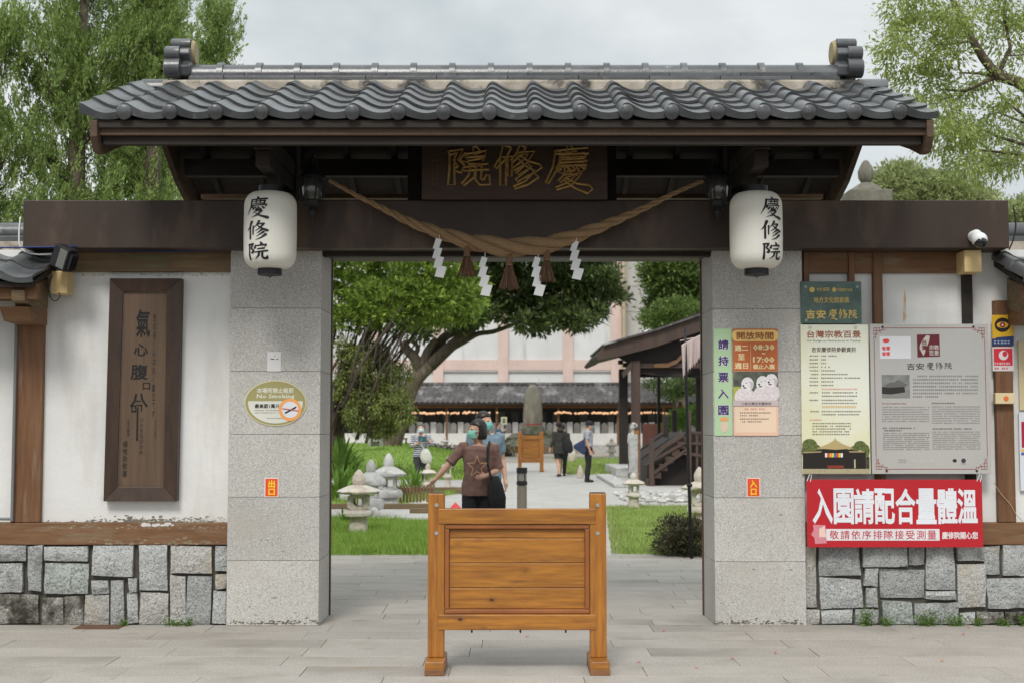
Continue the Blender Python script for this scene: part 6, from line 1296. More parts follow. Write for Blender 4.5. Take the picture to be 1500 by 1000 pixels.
crown('crown', [(*P(x, y_, 26), w_ * s_, .8, h_ * s_) for x, y_, w_, h_ in ((1500, 330, 34, 34), (1530, 310, 40, 30), (1470, 312, 20, 14))], 90, 26, .1, .11, .045, M_LF5, rt2, upb=.3)
# --- banyan, bright, left in the opening
Y = 40; s_ = Y / 2000; Q = lambda x, y_, d=0: P(x, y_, Y + d)
bt = thing('banyan_tree', 'bright green spreading tree with hanging roots inside the gate at left', 'tree', (PX(470, Y), Y, 0))
limbs(bt, 'trunk', [[(*Q(470, 700), .5), (*Q(480, 640), .34), (*Q(490, 580), .24)], [(*Q(500, 690), .2), (*Q(496, 620, .4), .16), (*Q(520, 540, .4), .1)]], M_BARK, 10)
BL = []; r = random.Random(3)
for i in range(46):
    x0 = r.uniform(470, 545); y0 = r.uniform(560, 650); x1 = x0 + r.uniform(15, 95); y1 = r.uniform(440, 490); d = r.uniform(-1.5, 1.5); BL.append([(*Q(x0, y0, d), .045), (*Q((x0*.6 + x1*.4) - 6, (y0 + y1) / 2 + 8, d), .035), (*Q(x1, y1, d), .02)])
limbs(bt, 'branch', BL, M_BARKD, 5)
m = MB()
for i in range(34):
    x0 = r.uniform(486, 600); y0 = r.uniform(475, 500); y1 = y0 + r.uniform(60, 150); d = r.uniform(-1.5, 1.5); dx = r.uniform(-14, 2); m.tube([(*Q(x0, y0, d), .007), (*Q(x0 + dx*.4, (y0 + y1)/2, d), .009), (*Q(x0 + dx, y1, d), .007)], 4, False)
o = m.build('aerial_root', M_BARK, bt); o['kind'] = 'stuff'
bb = []
for x, y_, w_, h_ in ((500, 400, 60, 34), (540, 385, 60, 30), (590, 395, 44, 30), (620, 410, 38, 30), (600, 430, 50, 26), (640, 440, 38, 22), (560, 440, 56, 26), (500, 445, 50, 26), (660, 425, 30, 28), (655, 455, 36, 16), (690, 428, 16, 26), (600, 455, 50, 18), (560, 462, 56, 18), (500, 468, 44, 16), (636, 468, 26, 10), (575, 350, 110, 40), (660, 365, 50, 30), (680, 455, 18, 16), (460, 420, 50, 60), (400, 400, 60, 60)):
    p_ = Q(x, y_, r.uniform(-1.2, 1)); bb.append((p_.x, p_.y, p_.z, w_ * s_, .9, h_ * s_))
crown('crown', bb, 27, 27, .125, .19, .085, M_LF1, bt, upb=.6, jit=.5)
tr_ = []
for i in range(52):
    x = r.uniform(488, 600); y_ = r.uniform(505, 632 - max(0, (x - 560)) * .5); p_ = Q(x, y_, r.uniform(-1, .8)); tr_.append((p_.x, p_.y, p_.z, 9 * s_, .25, 15 * s_))
crown('trailing_leaves', tr_, 160, 16, .10, .11, .045, M_LF7, bt, upb=-.4, droop=.7)
# --- darker leaning tree behind
Y = 62; s_ = Y / 2000; Q = lambda x, y_, d=0: P(x, y_, Y + d)
dt = thing('leaning_tree', 'dark leaved tree with long leaning limbs in front of the pale building', 'tree', (PX(578, Y), Y, .5))
def br(l, ra, rb, d=0): n = len(l); return [(*Q(x, y_, d), (ra + (rb - ra) * i / (n - 1)) * s_) for i, (x, y_) in enumerate(l)]
limbs(dt, 'trunk', [crom(br([(566, 664), (575, 640), (586, 610), (598, 575), (612, 552), (632, 533)], 18, 9), 3)], M_BARK, 14)
limbs(dt, 'branch', [crom(b_, 3) for b_ in (br([(630, 535), (655, 512), (675, 495), (690, 484), (705, 470)], 10, 5), br([(625, 540), (640, 512), (650, 495), (668, 485), (690, 474)], 9, 5, .5), br([(650, 516), (680, 500), (700, 489), (722, 486), (748, 477), (790, 462), (840, 450)], 5, 2), br([(615, 548), (608, 525), (596, 512), (590, 500)], 9, 6),
      br([(608, 520), (612, 508), (602, 498)], 4, 3), br([(618, 540), (626, 515), (640, 496)], 8, 5), br([(690, 484), (720, 462), (760, 440), (810, 425)], 5, 2), br([(705, 470), (740, 430), (760, 400)], 4.5, 2), br([(790, 462), (830, 452), (870, 440)], 2.4, 1.2), br([(760, 440), (830, 415), (880, 400)], 2.4, 1.2))], M_BARKD, 9)
db = []
for x, y_, w_, h_ in ((720, 400, 44, 24), (770, 392, 46, 24), (820, 395, 44, 20), (850, 385, 36, 16), (700, 430, 34, 22), (745, 430, 46, 20), (795, 425, 44, 18), (840, 418, 36, 16), (870, 408, 28, 14), (885, 420, 22, 8), (898, 438, 15, 6), (860, 440, 26, 9), (825, 448, 34, 11), (785, 452, 36, 11), (745, 455, 34, 12), (820, 468, 26, 9), (845, 470, 20, 8), (770, 472, 18, 8), (790, 478, 12, 7), (700, 460, 26, 12), (680, 462, 26, 10), (655, 470, 22, 8), (665, 458, 24, 12), (860, 458, 16, 7), (880, 388, 16, 8), (875, 455, 10, 5), (760, 350, 130, 34), (720, 375, 40, 24), (700, 405, 30, 24), (612, 486, 18, 5), (893, 405, 9, 6)):
    p_ = Q(x, y_, r.uniform(-2, 2)); db.append((p_.x, p_.y, p_.z, w_ * s_, 1.3, h_ * s_))
crown('crown', db, 16, 26, .2, .33, .135, M_LF2, dt, upb=.6, jit=.5)
crown('yellowed_leaves', [(*Q(748, 452), 8*s_, .2, 3*s_)], 60, 14, .1, .2, .07, mat('yellow_leaf', (.62,.36,.03), (.5,.3,.03), 3, .6, 0), dt, upb=-.3)
# --- trees behind the right side of the building and beyond the hall
for nm, lab, Y, bl, mt, Ls in (('broadleaf_tree', 'dense green tree right of the pale building', 75, ((985, 400, 38, 30), (1010, 430, 40, 30), (1040, 400, 50, 40), (975, 440, 26, 22), (965, 400, 18, 22), (1000, 465, 42, 18), (970, 465, 20, 12), (1060, 440, 50, 50), (1020, 370, 60, 30)), M_LFM, .3),
                               ('hedge_tree', 'bright green foliage behind the hall roof', 66, ((965, 468, 26, 9), (1000, 462, 40, 12), (990, 450, 30, 8)), M_LFM, .22),
                               ('garden_tree', 'small layered pine tree seen through the hall railings', 52, ((1000, 608, 18, 3.5), (1012, 616, 22, 3.5), (990, 622, 14, 3), (1018, 600, 14, 3)), M_LF6, .12),
                               ('shrub_tree', 'leafy branches hanging behind the hall columns', 60, ((975, 560, 30, 9), (1000, 566, 24, 10), (985, 575, 16, 6), (1025, 560, 20, 12)), M_LF2, .16)):
    t_ = thing(nm, lab, 'tree', (PX(bl[0][0], Y), Y, 0)); s_ = Y / 2000; x = PX(bl[0][0], Y); x = PX(1015, Y) if nm != 'broadleaf_tree' else x
    limbs(t_, 'trunk', [grow((x, Y + .5, 0), (PX(bl[0][0] + 8, Y), Y + .5, P(0, bl[0][1], Y).z), .12, .06, .2)], M_BARK)
    crown('crown', [(*P(x_, y_, Y + r.uniform(-1, 1)), w_*s_, 1.0, h_*s_) for x_, y_, w_, h_ in bl], 40 if Ls > .15 else 90, 24, Ls * .9, Ls, Ls * .42, mt, t_)
# --- bushes and leafy plants
def bush(px, pyb, w, h, lab, mt, L_=.06, dens=220, cat='bush', name='bush', ry=.3):
    g_ = G(px, pyb); s_ = g_.y / 2000; t_ = thing(name, lab, cat, (g_.x, g_.y, 0), None); hh = h * s_; ww = w * s_ / 2
    bl = [(g_.x + ww * a, g_.y + ry * b, hh * c, ww * .5, ry * .7, hh * .42) for a, b, c in ((-.5, 0, .4), (0, -.2, .55), (.5, .1, .45), (-.2, .3, .5), (.3, -.3, .35), (0, .1, .35))]
    crown('foliage', bl, dens / (ww*ry + .05) * .25, 18, L_ * .9, L_, L_ * .35, mt, t_, upb=.6, jit=.5)
    m = MB()
    for i in range(14): a = i * .9; m.tube([(g_.x + .05*cos(a), g_.y + .05*sin(a), 0, .008), (g_.x + ww*.5*cos(a), g_.y + ry*.5*sin(a), hh*.75, .004)], 4)
    m.build('stem', M_BARKD, t_); return t_
M_BUSH = leafm('bronze_leaf', (.085,.075,.04), (.05,.06,.025), .5, .25, (((.14,.10,.07), 3, .5, .7),))
bush(1000, 812, 82, 58, 'dark bronze green bush at the left foot of the right pillar', M_BUSH, .05, 330, ry=.45)
def clump_plant(px, pyb, hpx, n, L_, Wd, lab, mt=M_LF6, spread=.5, name='leafy_plant', cat='plant'):
    g_ = G(px, pyb); s_ = g_.y / 2000; h = hpx * s_; t_ = thing(name, lab, cat, (g_.x, g_.y, 0), None); q = []; f = []; m = MB(); rr = random.Random(int(px))
    for i in range(n):
        a = rr.random() * 2 * pi; sp_ = spread * rr.random(); hh = h * rr.uniform(.5, 1.05); x0, y0 = g_.x + .35 * sp_ * cos(a) * h, g_.y + .35 * sp_ * sin(a) * h; d = Vector((cos(a), sin(a), 0)); sd_ = Vector((-sin(a), cos(a), 0)) * Wd * rr.uniform(.35, .6)
        b = len(m.v)
        for k in range(5):
            t = k / 4; c = Vector((x0, y0, 0)) + d * (sp_ * h * t * t * 1.1) + Vector((0, 0, hh * (t - .25 * t * t * sp_ * 2))); w_ = sin(pi * (t * .85 + .1)); m.v += [tuple(c - sd_ * w_), tuple(c + sd_ * w_)]
        m.f += [(b + 2*k, b + 2*k + 1, b + 2*k + 3, b + 2*k + 2) for k in range(4)]
    m.build('leaf', mt, t_)['kind'] = 'stuff'; m = MB(); m.tube([(g_.x, g_.y, 0, .012), (g_.x, g_.y, h * .4, .006)], 5); m.build('stem', M_BARKD, t_); return t_
clump_plant(606, 727, 52, 46, .3, .05, 'strappy green plant inside the picket fence')
clump_plant(592, 730, 40, 30, .3, .045, 'shorter strappy plant at the left end of the picket fence')
clump_plant(497, 735, 55, 60, .3, .09, 'broad leaved plant hugging the left pillar')
clump_plant(515, 722, 46, 50, .3, .08, 'broad leaved plant behind the nearest stone lantern')
clump_plant(497, 702, 70, 60, .3, .14, 'tall broad leaved plant under the bright tree'); clump_plant(513, 698, 46, 44, .3, .13, 'low broad leaved plant under the bright tree')
clump_plant(550, 708, 22, 40, .3, .07, 'low green plant between two stone lanterns'); clump_plant(585, 692, 16, 30, .3, .05, 'small plant on the lawn left of the lady with the phone')
clump_plant(505, 770, 30, 40, .2, .03, 'grassy tuft left of the nearest stone lantern', cat='plant')
hd = thing('low_hedge', 'brownish low hedge along the back of the left lawn', 'hedge', (-4, 70, 0)); crown('foliage', [(-5.6 + i * .55, 70, .25, .4, .4, .3) for i in range(11)], 60, 20, .12, .12, .05, M_BUSH, hd); 
m = MB(); m.box(-5.6, 0, 69.9, 70.1, 0, .2); m.build('stem', M_BARKD, hd)
# weeds at the foot of the walls
for i, (px, w_, h_, lab) in enumerate(((188, 14, 12, 'small weed at the foot of the left wall right of the cover'), (262, 34, 9, 'flat weeds at the foot of the left wall near the pillar'), (283, 12, 14, 'upright weed beside the left pillar foot'), (1262, 24, 28, 'tall weed against the stone footing below the banner'), (1292, 20, 15, 'leafy weed beside the tall one on the stone footing'), (1350, 40, 22, 'wide patch of weeds climbing the stone footing'), (1392, 34, 18, 'weeds on the footing below the right end of the banner'), (1425, 16, 14, 'small weed right of the wide patch'), (1460, 22, 12, 'low weed near the right edge of the footing'), (1490, 16, 20, 'weed at the right edge of the photograph'))):
    Y = 10.44; x = PX(px, Y); s_ = Y / 2000; t_ = thing('weed', lab, 'weed', (x, Y, 0), 'weeds at the foot of the walls'); ww, hh = w_ * s_ / 2, h_ * s_
    n = int(28 + w_ * h_ * .25); pp = np.stack([RNG.normal(x, ww * .5, n), RNG.normal(Y, .018, n), np.abs(RNG.normal(0, hh * .45, n))], 1); leaves('foliage', pp, np.tile([[0, -.5, .6]], (n, 1)), .022, .013, M_LF6, t_, jit=.7)
    m = MB(); rr = random.Random(i)
    for k in range(7): m.tube([(x + rr.uniform(-.3, .3) * ww, Y + .01, 0, .0015), (x + rr.uniform(-1, 1) * ww, Y, hh * rr.uniform(.5, 1), .001)], 4)
    m.build('stem', M_LF6, t_)
# far tree belt so the courtyard is closed from other angles
for i, (x, y_, h) in enumerate(((-14, 50, 6), (-18, 62, 7), (-12, 38, 5), (-24, 46, 8), (26, 60, 8), (20, 72, 9), (30, 48, 7))):
    t_ = thing('garden_tree', ('green garden tree beyond the left wall, number hidden' if 0 else 'garden tree beyond the %s wall, %s' % ('left' if x < 0 else 'right', ('by the banyan', 'furthest left behind', 'nearest the gate', 'at the corner', 'behind the hall', 'beside the pale building', 'outside the hall')[i])), 'tree', (x, y_, 0)); limbs(t_, 'trunk', [[(x, y_, 0, .25), (x, y_, h * .6, .12)]], M_BARK)
    crown('crown', [(x + r.uniform(-1.5, 1.5), y_ + r.uniform(-1, 1), h * .65 + r.uniform(-1, 1.2), 1.8, 1.6, 1.4) for _ in range(5)], 14, 14, .3, .34, .15, M_LF2 if i % 2 else M_LF1, t_)
# ------------------------------------------------------------------ people
M_SKIN = mat('skin', (.55,.33,.23), (.50,.29,.20), 6, .55, 0)
M_HAIR = mat('black_hair', (.012,.010,.009), (.02,.017,.015), 60, .4, .2, 200); M_GHAIR = mat('grey_hair', (.15,.14,.13), (.07,.065,.06), 60, .5, .2, 200)
FT = bpy.data.textures.new('cloth_folds', 'CLOUDS'); FT.noise_scale = .10; FT.noise_depth = 2
def fuse(o, v, folds=0):
    m = o.modifiers.new('fuse', 'REMESH'); m.mode = 'VOXEL'; m.voxel_size = v; m.use_smooth_shade = True; s = o.modifiers.new('relax', 'SMOOTH'); s.iterations = 3; s.factor = .5
    if folds: d = o.modifiers.new('folds', 'DISPLACE'); d.texture = FT; d.strength = folds; d.mid_level = .5; d.texture_coords = 'GLOBAL'
    return o
def person(lab, px, Y, H, rot, J=None, top=None, bottom=None, hair=M_HAIR, vox=.010, mask=None, female=True, sleeve=.9, hem=.84, pants='long', shoes=None, hairstyle='short', cap=None, headrot=0, x=None):
    k = H / 1.65; J0 = dict(head=(0, -.015, 1.535), neck=(0, .005, 1.40), ch=(0, .0, 1.24), wa=(0, .0, 1.04), pe=(0, .01, .90), sR=(-.165, .01, 1.345), eR=(-.215, .03, 1.07), wR=(-.225, -.05, .84), sL=(.165, .01, 1.345), eL=(.215, .03, 1.07), wL=(.225, -.05, .84),
        hR=(-.085, .01, .87), kR=(-.095, -.01, .47), aR=(-.1, .03, .08), hL=(.085, .01, .87), kL=(.095, -.01, .47), aL=(.1, .03, .08), fR=(0, 0, -1), fL=(0, 0, -1))
    if J: J0.update(J)
    J = {a: Vector(b) * (k if a not in ('fR', 'fL') else 1) for a, b in J0.items()}
    loc = Vector((PX(px, Y) if x is None else x, Y, 0)); t_ = thing('person', lab, 'person', loc, 'visitors in the courtyard', rot)
    def mk(m, nm, mt, v=None, sm=True):
        me = bpy.data.meshes.new(nm); me.from_pydata([tuple(a) for a in m.v], [], m.f); me.materials.append(mt); o = bpy.data.objects.new(nm, me); COL.objects.link(o); o.parent = t_
        for p in me.polygons: p.use_smooth = sm
        if v: fuse(o, v, .028 if nm in ('shirt', 'trousers', 'shorts') else .012 if nm == 'hair' else 0)
        return o
    T_ = lambda v, r_: (*v, r_ * k)
    b = MB(); hd = J['head']; R_ = Matrix.Rotation(headrot, 4, 'Z'); hp = lambda x_, y_, z_: hd + R_ @ Vector((x_ * k, y_ * k, z_ * k))
    b.v, b.f = [], []
    hm = MB(); hm.ball((0, .012*k, .02*k), .075*k, .092*k, .105*k, 16, 12); hm.ball((0, -.02*k, -.045*k), .056*k, .062*k, .068*k, 14, 10); hm.v = [tuple(hd + R_ @ Vector(v)) for v in hm.v]; b.add(hm.v, hm.f)
    b.tube([(*hp(0, -.085, .018), .010*k), (*hp(0, -.104, -.014), .016*k), (*hp(0, -.088, -.024), .013*k)], 8, rnd=True)          # nose
    for s in (-1, 1): b.ball(hp(s * .077, .01, .0), .012*k, .022*k, .032*k, 8, 6); b.ball(hp(s*.031, -.076, .017), .019*k, .012*k, .010*k, 8, 6)
    b.tube([(*hp(-.022, -.081, -.058), .009*k), (*hp(0, -.086, -.056), .011*k), (*hp(.022, -.081, -.058), .009*k)], 8, rnd=True)   # lips
    b.tube([T_(hd + Vector((0, .01, -.05)), .052), T_(J['neck'], .052), T_((J['neck'] + J['ch']) / 2, .07)], 12, rnd=True)
    sw_ = .155 if female else .175
    e = lambda v, rx, ry: (v.x, v.y, v.z, rx * k, ry * k)
    tor = [e(J['pe'] + Vector((0, 0, -.06*k)), .13, .10), e(J['pe'], .165, .115), e(J['wa'], .135 if female else .15, .10), e(J['ch'], .155 if female else .17, .115), e(J['ch'] + Vector((0, 0, .09*k)), sw_ + .01, .10), e(J['neck'] + Vector((0, 0, -.035*k)), .10, .07)]
    b.etube(tor, 18)
    for s in 'RL':
        b.tube([T_(J['s'+s], .052), T_((J['s'+s] + J['e'+s]) / 2, .045), T_(J['e'+s], .037), T_((J['e'+s] * .6 + J['w'+s] * .4), .038), T_(J['w'+s], .025)], 10, rnd=True)
        b.tube([T_(J['h'+s], .09), T_((J['h'+s] + J['k'+s]) / 2, .074), T_(J['k'+s], .052), T_(J['k'+s] * .65 + J['a'+s] * .35 + Vector((0, .02*k, 0)), .054), T_(J['a'+s], .036)], 12, rnd=True)
        f0 = J['a'+s]; b.tube([T_(f0 + Vector((0, .02, -.045)), .034), T_(f0 + Vector((0, -.06, -.045)), .034), T_(f0 + Vector((0, -.14, -.052)), .026)], 8, rnd=True)
        # hand: palm and five fingers
        w = J['w'+s]; d = (w - J['e'+s]).normalized(); d = (d + Vector(J['f'+s]) * .5).normalized(); side = d.cross(Vector((1, 0, 0)) if abs(d.x) < .8 else Vector((0, 1, 0))).normalized(); nrm = d.cross(side)
        b.tube([T_(w, .024), T_(w + d*.03*k, .029), T_(w + d*.075*k, .027)], 8, rnd=True); sgn = 1
        for i, L_ in enumerate((.062, .072, .068, .054)):
            o_ = side * (.024 - .016 * i) * k; p0 = w + d*.075*k + o_; b.tube([T_(p0, .0095), T_(p0 + d * L_*.5*k, .009), T_(p0 + (d * L_ + nrm * .02 * sgn) * k, .0078)], 6, rnd=True)
        p0 = w + d*.025*k + side*.022*k; b.tube([T_(p0, .012), T_(p0 + (d*.03 + side*.022)*k, .011), T_(p0 + (d*.055 + side*.028)*k, .009)], 6, rnd=True)
    mk(b, 'body', M_SKIN, vox)
    # hair
    m = MB(); c0 = len(m.v)
    m.ball((0, .022*k, .04*k), .089*k, .101*k, .100*k, 18, 12)
    if hairstyle == 'bob': m.etube([(0, .035*k, -.10*k, .088*k, .075*k), (0, .035*k, -.06*k, .098*k, .085*k), (0, .03*k, .0, .096*k, .092*k), (0, .022*k, .06*k, .09*k, .094*k), (0, .02*k, .11*k, .055*k, .06*k)], 18)
    if hairstyle == 'curly': 
        for i in range(40): a = i * 2.4; z = -.02 + .13 * (i / 40); m.ball(((.082 - .25*max(0, z-.06))*cos(a)*k, (.03 + .085*sin(a))*k, z*k), .024*k, None, .024*k, 6, 5)
    # keep the hair off the face
    vv = []
    for v in m.v:
        v = Vector(v)
        if v.z < .062*k and v.y < -.005*k: v.y = -.005*k + (v.y + .005*k) * .12
        if v.z < .062*k and v.y < .0 and abs(v.x) > .075*k: v.y -= .02*k * (hairstyle == 'bob')
        vv.append(hd + R_ @ v)
    m.v = [tuple(v) for v in vv]; mk(m, 'hair', hair, vox)
    for s in (-1, 1): m2 = MB(); m2.ball(hp(s*.031, -.083, .018), .010*k, .007*k, .006*k, 8, 6); mk(m2, 'eye', M_BLK)
    if mask:
        m = MB(); n1_, n2 = 10, 8; 
        for j in range(n2 + 1):
            for i in range(n1_ + 1):
                u, v_ = (i / n1_ - .5) * 2, j / n2; z = -.088 + .095 * v_; y_ = -.118 + .062 * u * u + .018 * abs(v_ - .55) * 2; m.v.append(tuple(hp(u * .068, y_, z)))
        q = n1_ + 1; m.f = [(j*q+i, j*q+i+1, (j+1)*q+i+1, (j+1)*q+i) for j in range(n2) for i in range(n1_)]; o = mk(m, 'face_mask', mask); sd_ = o.modifiers.new('t', 'SOLIDIFY'); sd_.thickness = .004
        m = MB()
        for s in (-1, 1): m.tube([(*hp(s*.066, -.06, -.01), .0025*k), (*hp(s*.08, .02, .0), .0025*k)], 4); m.tube([(*hp(s*.066, -.06, -.07), .0025*k), (*hp(s*.08, .02, -.01), .0025*k)], 4)
        mk(m, 'mask_strap', M_WHT)
    if cap:
        m = MB(); m.ball((0, .02*k, .055*k), .098*k, .11*k, .085*k, 18, 10); m.v = [tuple(hd + R_ @ Vector(v)) for v in m.v]; mk(m, 'cap', cap)
        m = MB(); m.etube([(0, -.10*k, .048*k, .075*k, .085*k), (0, -.10*k, .056*k, .072*k, .08*k)], 18); m.v = [tuple(hd + R_ @ Vector(v)) for v in m.v]; mk(m, 'cap_peak', cap)
    # clothes
    m = MB(); g_ = .017; sw2 = [(x_, y_, z_, rx + g_*k, ry + g_*k) for x_, y_, z_, rx, ry in tor[2:]]
    pe = J['pe']; hz_ = hem * k; lo_ = [(pe.x, pe.y, hz_, (.196 if hem > .7 else .21)*k, .145*k), (pe.x, pe.y, max(hz_ + .05, .92*k), .190*k, .14*k)]
    if hem > .97: lo_ = [(pe.x, pe.y, hz_, .17*k, .125*k)]
    m.etube(lo_ + [(q[0], q[1], q[2], q[3] + .012*k*(i == 0), q[4] + .01*k*(i == 0)) for i, q in enumerate(sw2)], 22)
    for s in 'RL':
        a, e_, w = J['s'+s], J['e'+s], J['w'+s]
        pts = [T_(a * .8 + J['neck'] * .2 + Vector((0, 0, -.02*k)), .072), T_(a, .076), T_(a.lerp(e_, .5), .062)]
        if sleeve <= 1: pts.append(T_(a.lerp(e_, sleeve), .062))
        else: pts += [T_(e_, .056), T_(e_.lerp(w, sleeve - 1), .045)]
        m.tube(pts, 12, rnd=False)
    mk(m, 'shirt', top, vox)
    m = MB(); m.etube([(pe.x, pe.y, pe.z - .09*k, .158*k, .115*k), (pe.x, pe.y, pe.z, .168*k, .122*k), (pe.x, pe.y, pe.z + .07*k, .165*k, .12*k)], 20)
    for s in 'RL':
        h_, kn, an = J['h'+s], J['k'+s], J['a'+s]
        pts = [T_(h_ + Vector((0, 0, .02)), .104), T_(h_.lerp(kn, .5), .092 if pants != 'shorts' else .098)]
        if pants == 'shorts': pts.append(T_(h_.lerp(kn, .78), .092))
        else: pts += [T_(kn, .073), T_(kn.lerp(an, .5) + Vector((0, .012, 0)), .067), T_(an + Vector((0, 0, -.01)), .062)]
        m.tube(pts, 14)
    mk(m, 'trousers' if pants != 'shorts' else 'shorts', bottom, vox)
    for s in 'RL':
        m = MB(); f0 = J['a'+s]; m.tube([T_(f0 + Vector((0, .035, -.042)), .038), T_(f0 + Vector((0, -.05, -.04)), .042), T_(f0 + Vector((0, -.145, -.05)), .031)], 10, rnd=True); m.v = [(a, b_, max(c, .002)) for a, b_, c in m.v]; mk(m, 'shoe', shoes or M_BLK)
    t_['_k'] = k; del t_['_k']
    return t_, J, mk, T_
cloth = lambda n, a, b=None, s=12, st=(): mat(n, a, b, s, .9, .25, 90, stains=st)
M_BLKC = cloth('black_cloth', (.014,.014,.016), (.022,.022,.024))
# 1 woman in brown pointing
t1_, J, mk, T_ = person('woman with black bob and green mask in brown star shirt reaching out', 701, 14.8, 1.575, 0, dict(head=(-.015, -.02, 1.53), eR=(-.33, -.03, 1.16), wR=(-.47, -.12, 1.0), eL=(.23, .02, 1.09), wL=(.10, -.16, 1.03), fR=(-.6, 0, -.6), fL=(-1, 0, .1), kR=(-.10, -.03, .47), kL=(.1, .0, .47)),
    cloth('brown_jersey', (.20,.118,.098), (.165,.095,.078)), M_BLKC, hairstyle='bob', mask=solid(130, 205, 185), headrot=radians(-62), sleeve=.98, hem=.80, vox=.009, shoes=M_WHT)
k = 1.575/1.65; m = MB()
for i in range(10):
    a, b = pi/2 + i*pi/5, pi/2 + (i+1)*pi/5; pts = []; ra, rb_ = (1, .42) if i % 2 == 0 else (.42, 1)
    for j in range(7): t = j/6; x = (cos(a)*ra*(1-t) + cos(b)*rb_*t)*.115 - .01; z = 1.13 + (sin(a)*ra*(1-t) + sin(b)*rb_*t)*.125; pts.append((x*k, (-.168 + .9*x*x - .02*(z - 1.0) - .002*i)*k, z*k, .0042))
    m.tube(pts, 5)
mk(m, 'star_print', solid(205, 160, 125))
bag = thing('shoulder_bag', 'black soft shoulder bag hanging on the woman in brown', 'bag', tuple(t1_.location + Vector((.22, -.12, .62))))
def bagm(o_, cx, cy, zt, zb, w, d, n=14): o_.etube([(cx + .02, cy, zb, w*.35, d*.4), (cx + .015, cy, zb + .03, w*.8, d*.9), (cx, cy, zb + (zt-zb)*.4, w, d), (cx - .015, cy, zb + (zt-zb)*.75, w*.8, d*.7), (cx - .02, cy, zt, w*.42, d*.3)], n)
m = MB(); L0 = t1_.location; bagm(m, L0.x + .20, L0.y - .15, .98, .60, .10, .06); m.build('sack', M_BLKC, bag, smooth=True)
m = MB(); m.tube([(L0.x + .22, L0.y - .13, .60, .006), (L0.x + .15, L0.y - .14, .53, .005), (L0.x + .19, L0.y - .15, .49, .005), (L0.x + .25, L0.y - .14, .60, .005)], 6); m.build('drawstring', M_BLKC, bag); m = MB(); m.tube([(L0.x + .12, L0.y - .02, 1.345, .012), (L0.x + .105, L0.y - .125, 1.28, .013), (L0.x + .10, L0.y - .155, 1.12, .013), (L0.x + .14, L0.y - .18, .96, .012)], 6); m.build('strap', M_BLKC, bag)
# 2 man behind her
person('man in grey blue shirt standing close behind the woman in brown', 712, 16.6, 1.70, radians(20), dict(head=(-.03, -.04, 1.51), hR=(-.09, 0, .87)), cloth('grey_blue_jersey', (.19,.26,.32), (.16,.22,.28)), cloth('grey_shorts', (.20,.20,.22)), female=False, headrot=radians(30), pants='shorts', vox=.012, sleeve=.7, mask=solid(120, 190, 185))
# 3 lady photographing
st_ = bpy.data.materials.new('striped_blouse'); st_ = mat('striped_blouse', (.035,.045,.10), (.035,.045,.10), 10, .9, 0); N = st_.node_tree.nodes; K = st_.node_tree.links.new
wv = N.new('ShaderNodeTexWave'); wv.bands_direction = 'Z'; wv.inputs['Scale'].default_value = 7; wv.inputs['Distortion'].default_value = 1.6; wv.inputs['Detail'].default_value = 1; wv.inputs['Detail Scale'].default_value = 2; gg = N.new('ShaderNodeNewGeometry'); rr_ = N.new('ShaderNodeValToRGB'); rr_.color_ramp.elements[0].position = .52; rr_.color_ramp.elements[0].color = (.035, .045, .10, 1); rr_.color_ramp.elements[1].position = .6; rr_.color_ramp.elements[1].color = (.6, .6, .62, 1)
K(gg.outputs['Position'], wv.inputs[0]); K(wv.outputs[1], rr_.inputs[0]); K(rr_.outputs[0], N['Principled BSDF'].inputs['Base Color'])
t3_, J, mk, T_ = person('grey haired lady in striped navy blouse holding up a phone', 617, 31.7, 1.58, radians(8), dict(eR=(-.21, -.05, 1.10), wR=(-.05, -.24, 1.20), eL=(.26, -.02, 1.14), wL=(.10, -.24, 1.30), fR=(0, -.5, 1), fL=(-.6, -.4, .6), head=(0, -.03, 1.53)), st_, cloth('dark_grey_cloth', (.05,.052,.06)), hair=M_GHAIR, hairstyle='curly', mask=solid(205, 222, 228), sleeve=1.35, hem=.86, vox=.012)
L0 = t3_.location; m = MB(); m.box(L0.x - .04, L0.x + .15, L0.y - .30, L0.y - .285, 1.17, 1.29); tag(m.build('smartphone', solid(40, 95, 105), None, bevel=.008), 'teal cased phone held up by the grey haired lady', 'phone')
bag = thing('cloth_bag', 'pale flowered cloth bag hanging from the arm of the grey haired lady', 'bag', (L0.x + .12, L0.y - .2, .72)); m = MB(); bagm(m, L0.x + .14, L0.y - .2, 1.0, .66, .14, .05); m.build('sack', mat('flowered_cloth', (.62,.60,.55), (.45,.47,.40), 30, .9, .2), bag, smooth=True)
m = MB(); m.tube([(L0.x - .04, L0.y - .2, 1.17, .012), (L0.x + .05, L0.y - .22, 1.06, .014), (L0.x + .12, L0.y - .2, .96, .014)], 6); m.build('strap', mat('flowered_cloth_strap', (.62,.60,.55), None, 30, .9, 0), bag)
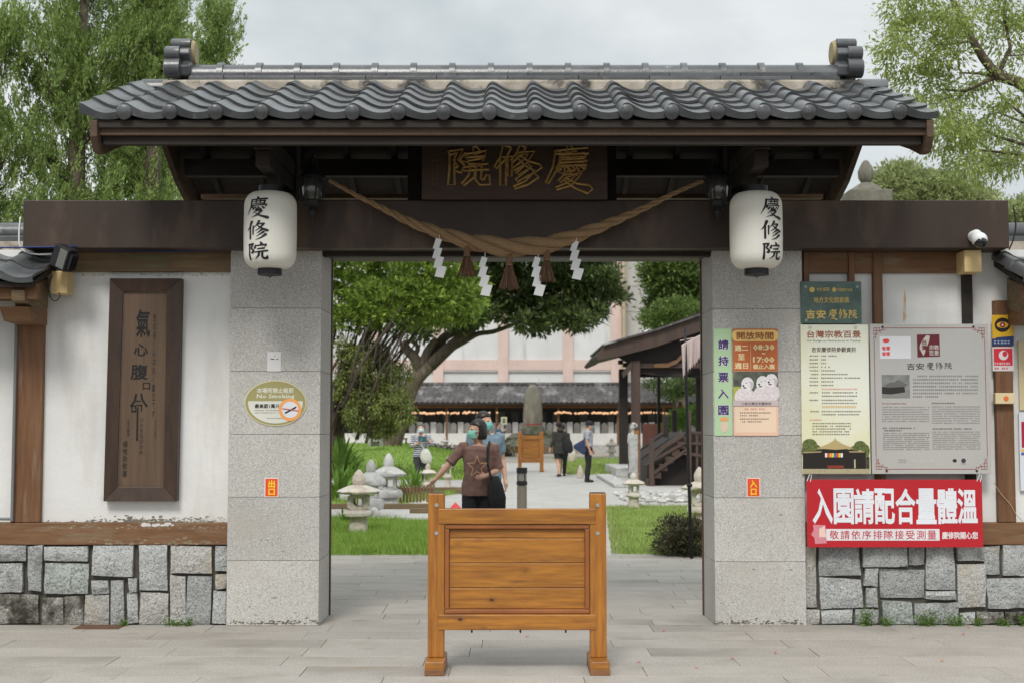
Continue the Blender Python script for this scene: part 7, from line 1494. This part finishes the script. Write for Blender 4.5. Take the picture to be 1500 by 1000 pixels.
# 4 person in the dark coat, from behind
M_COAT = cloth('olive_black_coat', (.045,.040,.033), (.03,.028,.024))
t4_, J, mk, T_ = person('visitor in dark hooded coat and black shorts walking away', 819, 41.6, 1.64, radians(200), dict(kR=(-.07, -.16, .50), aR=(-.04, -.13, .08), kL=(.07, .03, .47), aL=(.06, .17, .10), wR=(-.30, -.02, .86), wL=(.30, .0, .86)), M_COAT, M_BLKC, hairstyle='short', sleeve=1.85, hem=.70, pants='shorts', vox=.014, cap=M_BLKC)
m = MB(); k = 1.64/1.65; m.ball((0, .07*k, 1.42*k), .115*k, .08*k, .07*k); mk(m, 'hood', M_COAT)
t4b, *_ = person('visitor in black trousers mostly hidden by the dark hooded coat', 824, 42.4, 1.58, radians(170), dict(kR=(-.08, .1, .46), aR=(-.07, .2, .08)), M_COAT, M_BLKC, sleeve=1.8, vox=.016)
bk = MB(); L0 = t4_.location; bk.etube([(L0.x + .26, L0.y - .12, .72, .10, .06), (L0.x + .27, L0.y - .12, .80, .15, .09), (L0.x + .24, L0.y - .12, 1.05, .14, .09), (L0.x + .2, L0.y - .12, 1.2, .07, .06)]); tag(bk.build('black_bag', M_BLKC, None, smooth=True), 'black bag at the side of the visitor in the dark coat', 'bag')
# 5 man with cap and blue bag, in profile
t5_, J, mk, T_ = person('man in grey polo shirt and black cap standing in profile', 861, 37.5, 1.69, radians(90), dict(head=(0, -.05, 1.50), eR=(-.2, .05, 1.08), wR=(-.2, -.03, .86), eL=(.2, .0, 1.08), wL=(.17, -.12, .86)), cloth('grey_polo', (.36,.38,.42), (.31,.33,.37)), M_BLKC, hair=M_GHAIR, female=False, cap=M_BLKC, mask=solid(120, 150, 160), sleeve=.75, hem=.95, vox=.013)
L0 = t5_.location; bag = thing('tote_bag', 'navy blue bag slung behind the man in the black cap', 'bag', (L0.x - .3, L0.y - .2, .8)); M_NAVY = cloth('navy_cloth', (.025,.035,.075), (.035,.05,.10))
m = MB(); m.prism([(L0.x - .12, 1.18), (L0.x - .06, .84), (L0.x - .14, .74), (L0.x - .42, .95), (L0.x - .38, 1.03)], L0.y - .26, L0.y - .14, 'y'); m.build('sack', M_NAVY, bag, bevel=.03, seg=3); m = MB(); m.tube([(L0.x - .02, L0.y - .2, 1.40, .014), (L0.x - .12, L0.y - .2, 1.16, .016)], 6); m.build('strap', M_NAVY, bag)
# 6 photographer by the gallery
person('distant visitor in blue jacket and khaki trousers taking a photograph', 730, 73, 1.70, radians(75), dict(eR=(-.2, -.12, 1.15), wR=(-.1, -.33, 1.28), eL=(.2, -.12, 1.15), wL=(.1, -.33, 1.28), fR=(0, -.5, 1), fL=(0, -.5, 1)), cloth('blue_jacket', (.07,.13,.19)), cloth('khaki_cloth', (.40,.30,.14)), sleeve=1.7, vox=.02, hairstyle='short')
S.render.film_transparent = False
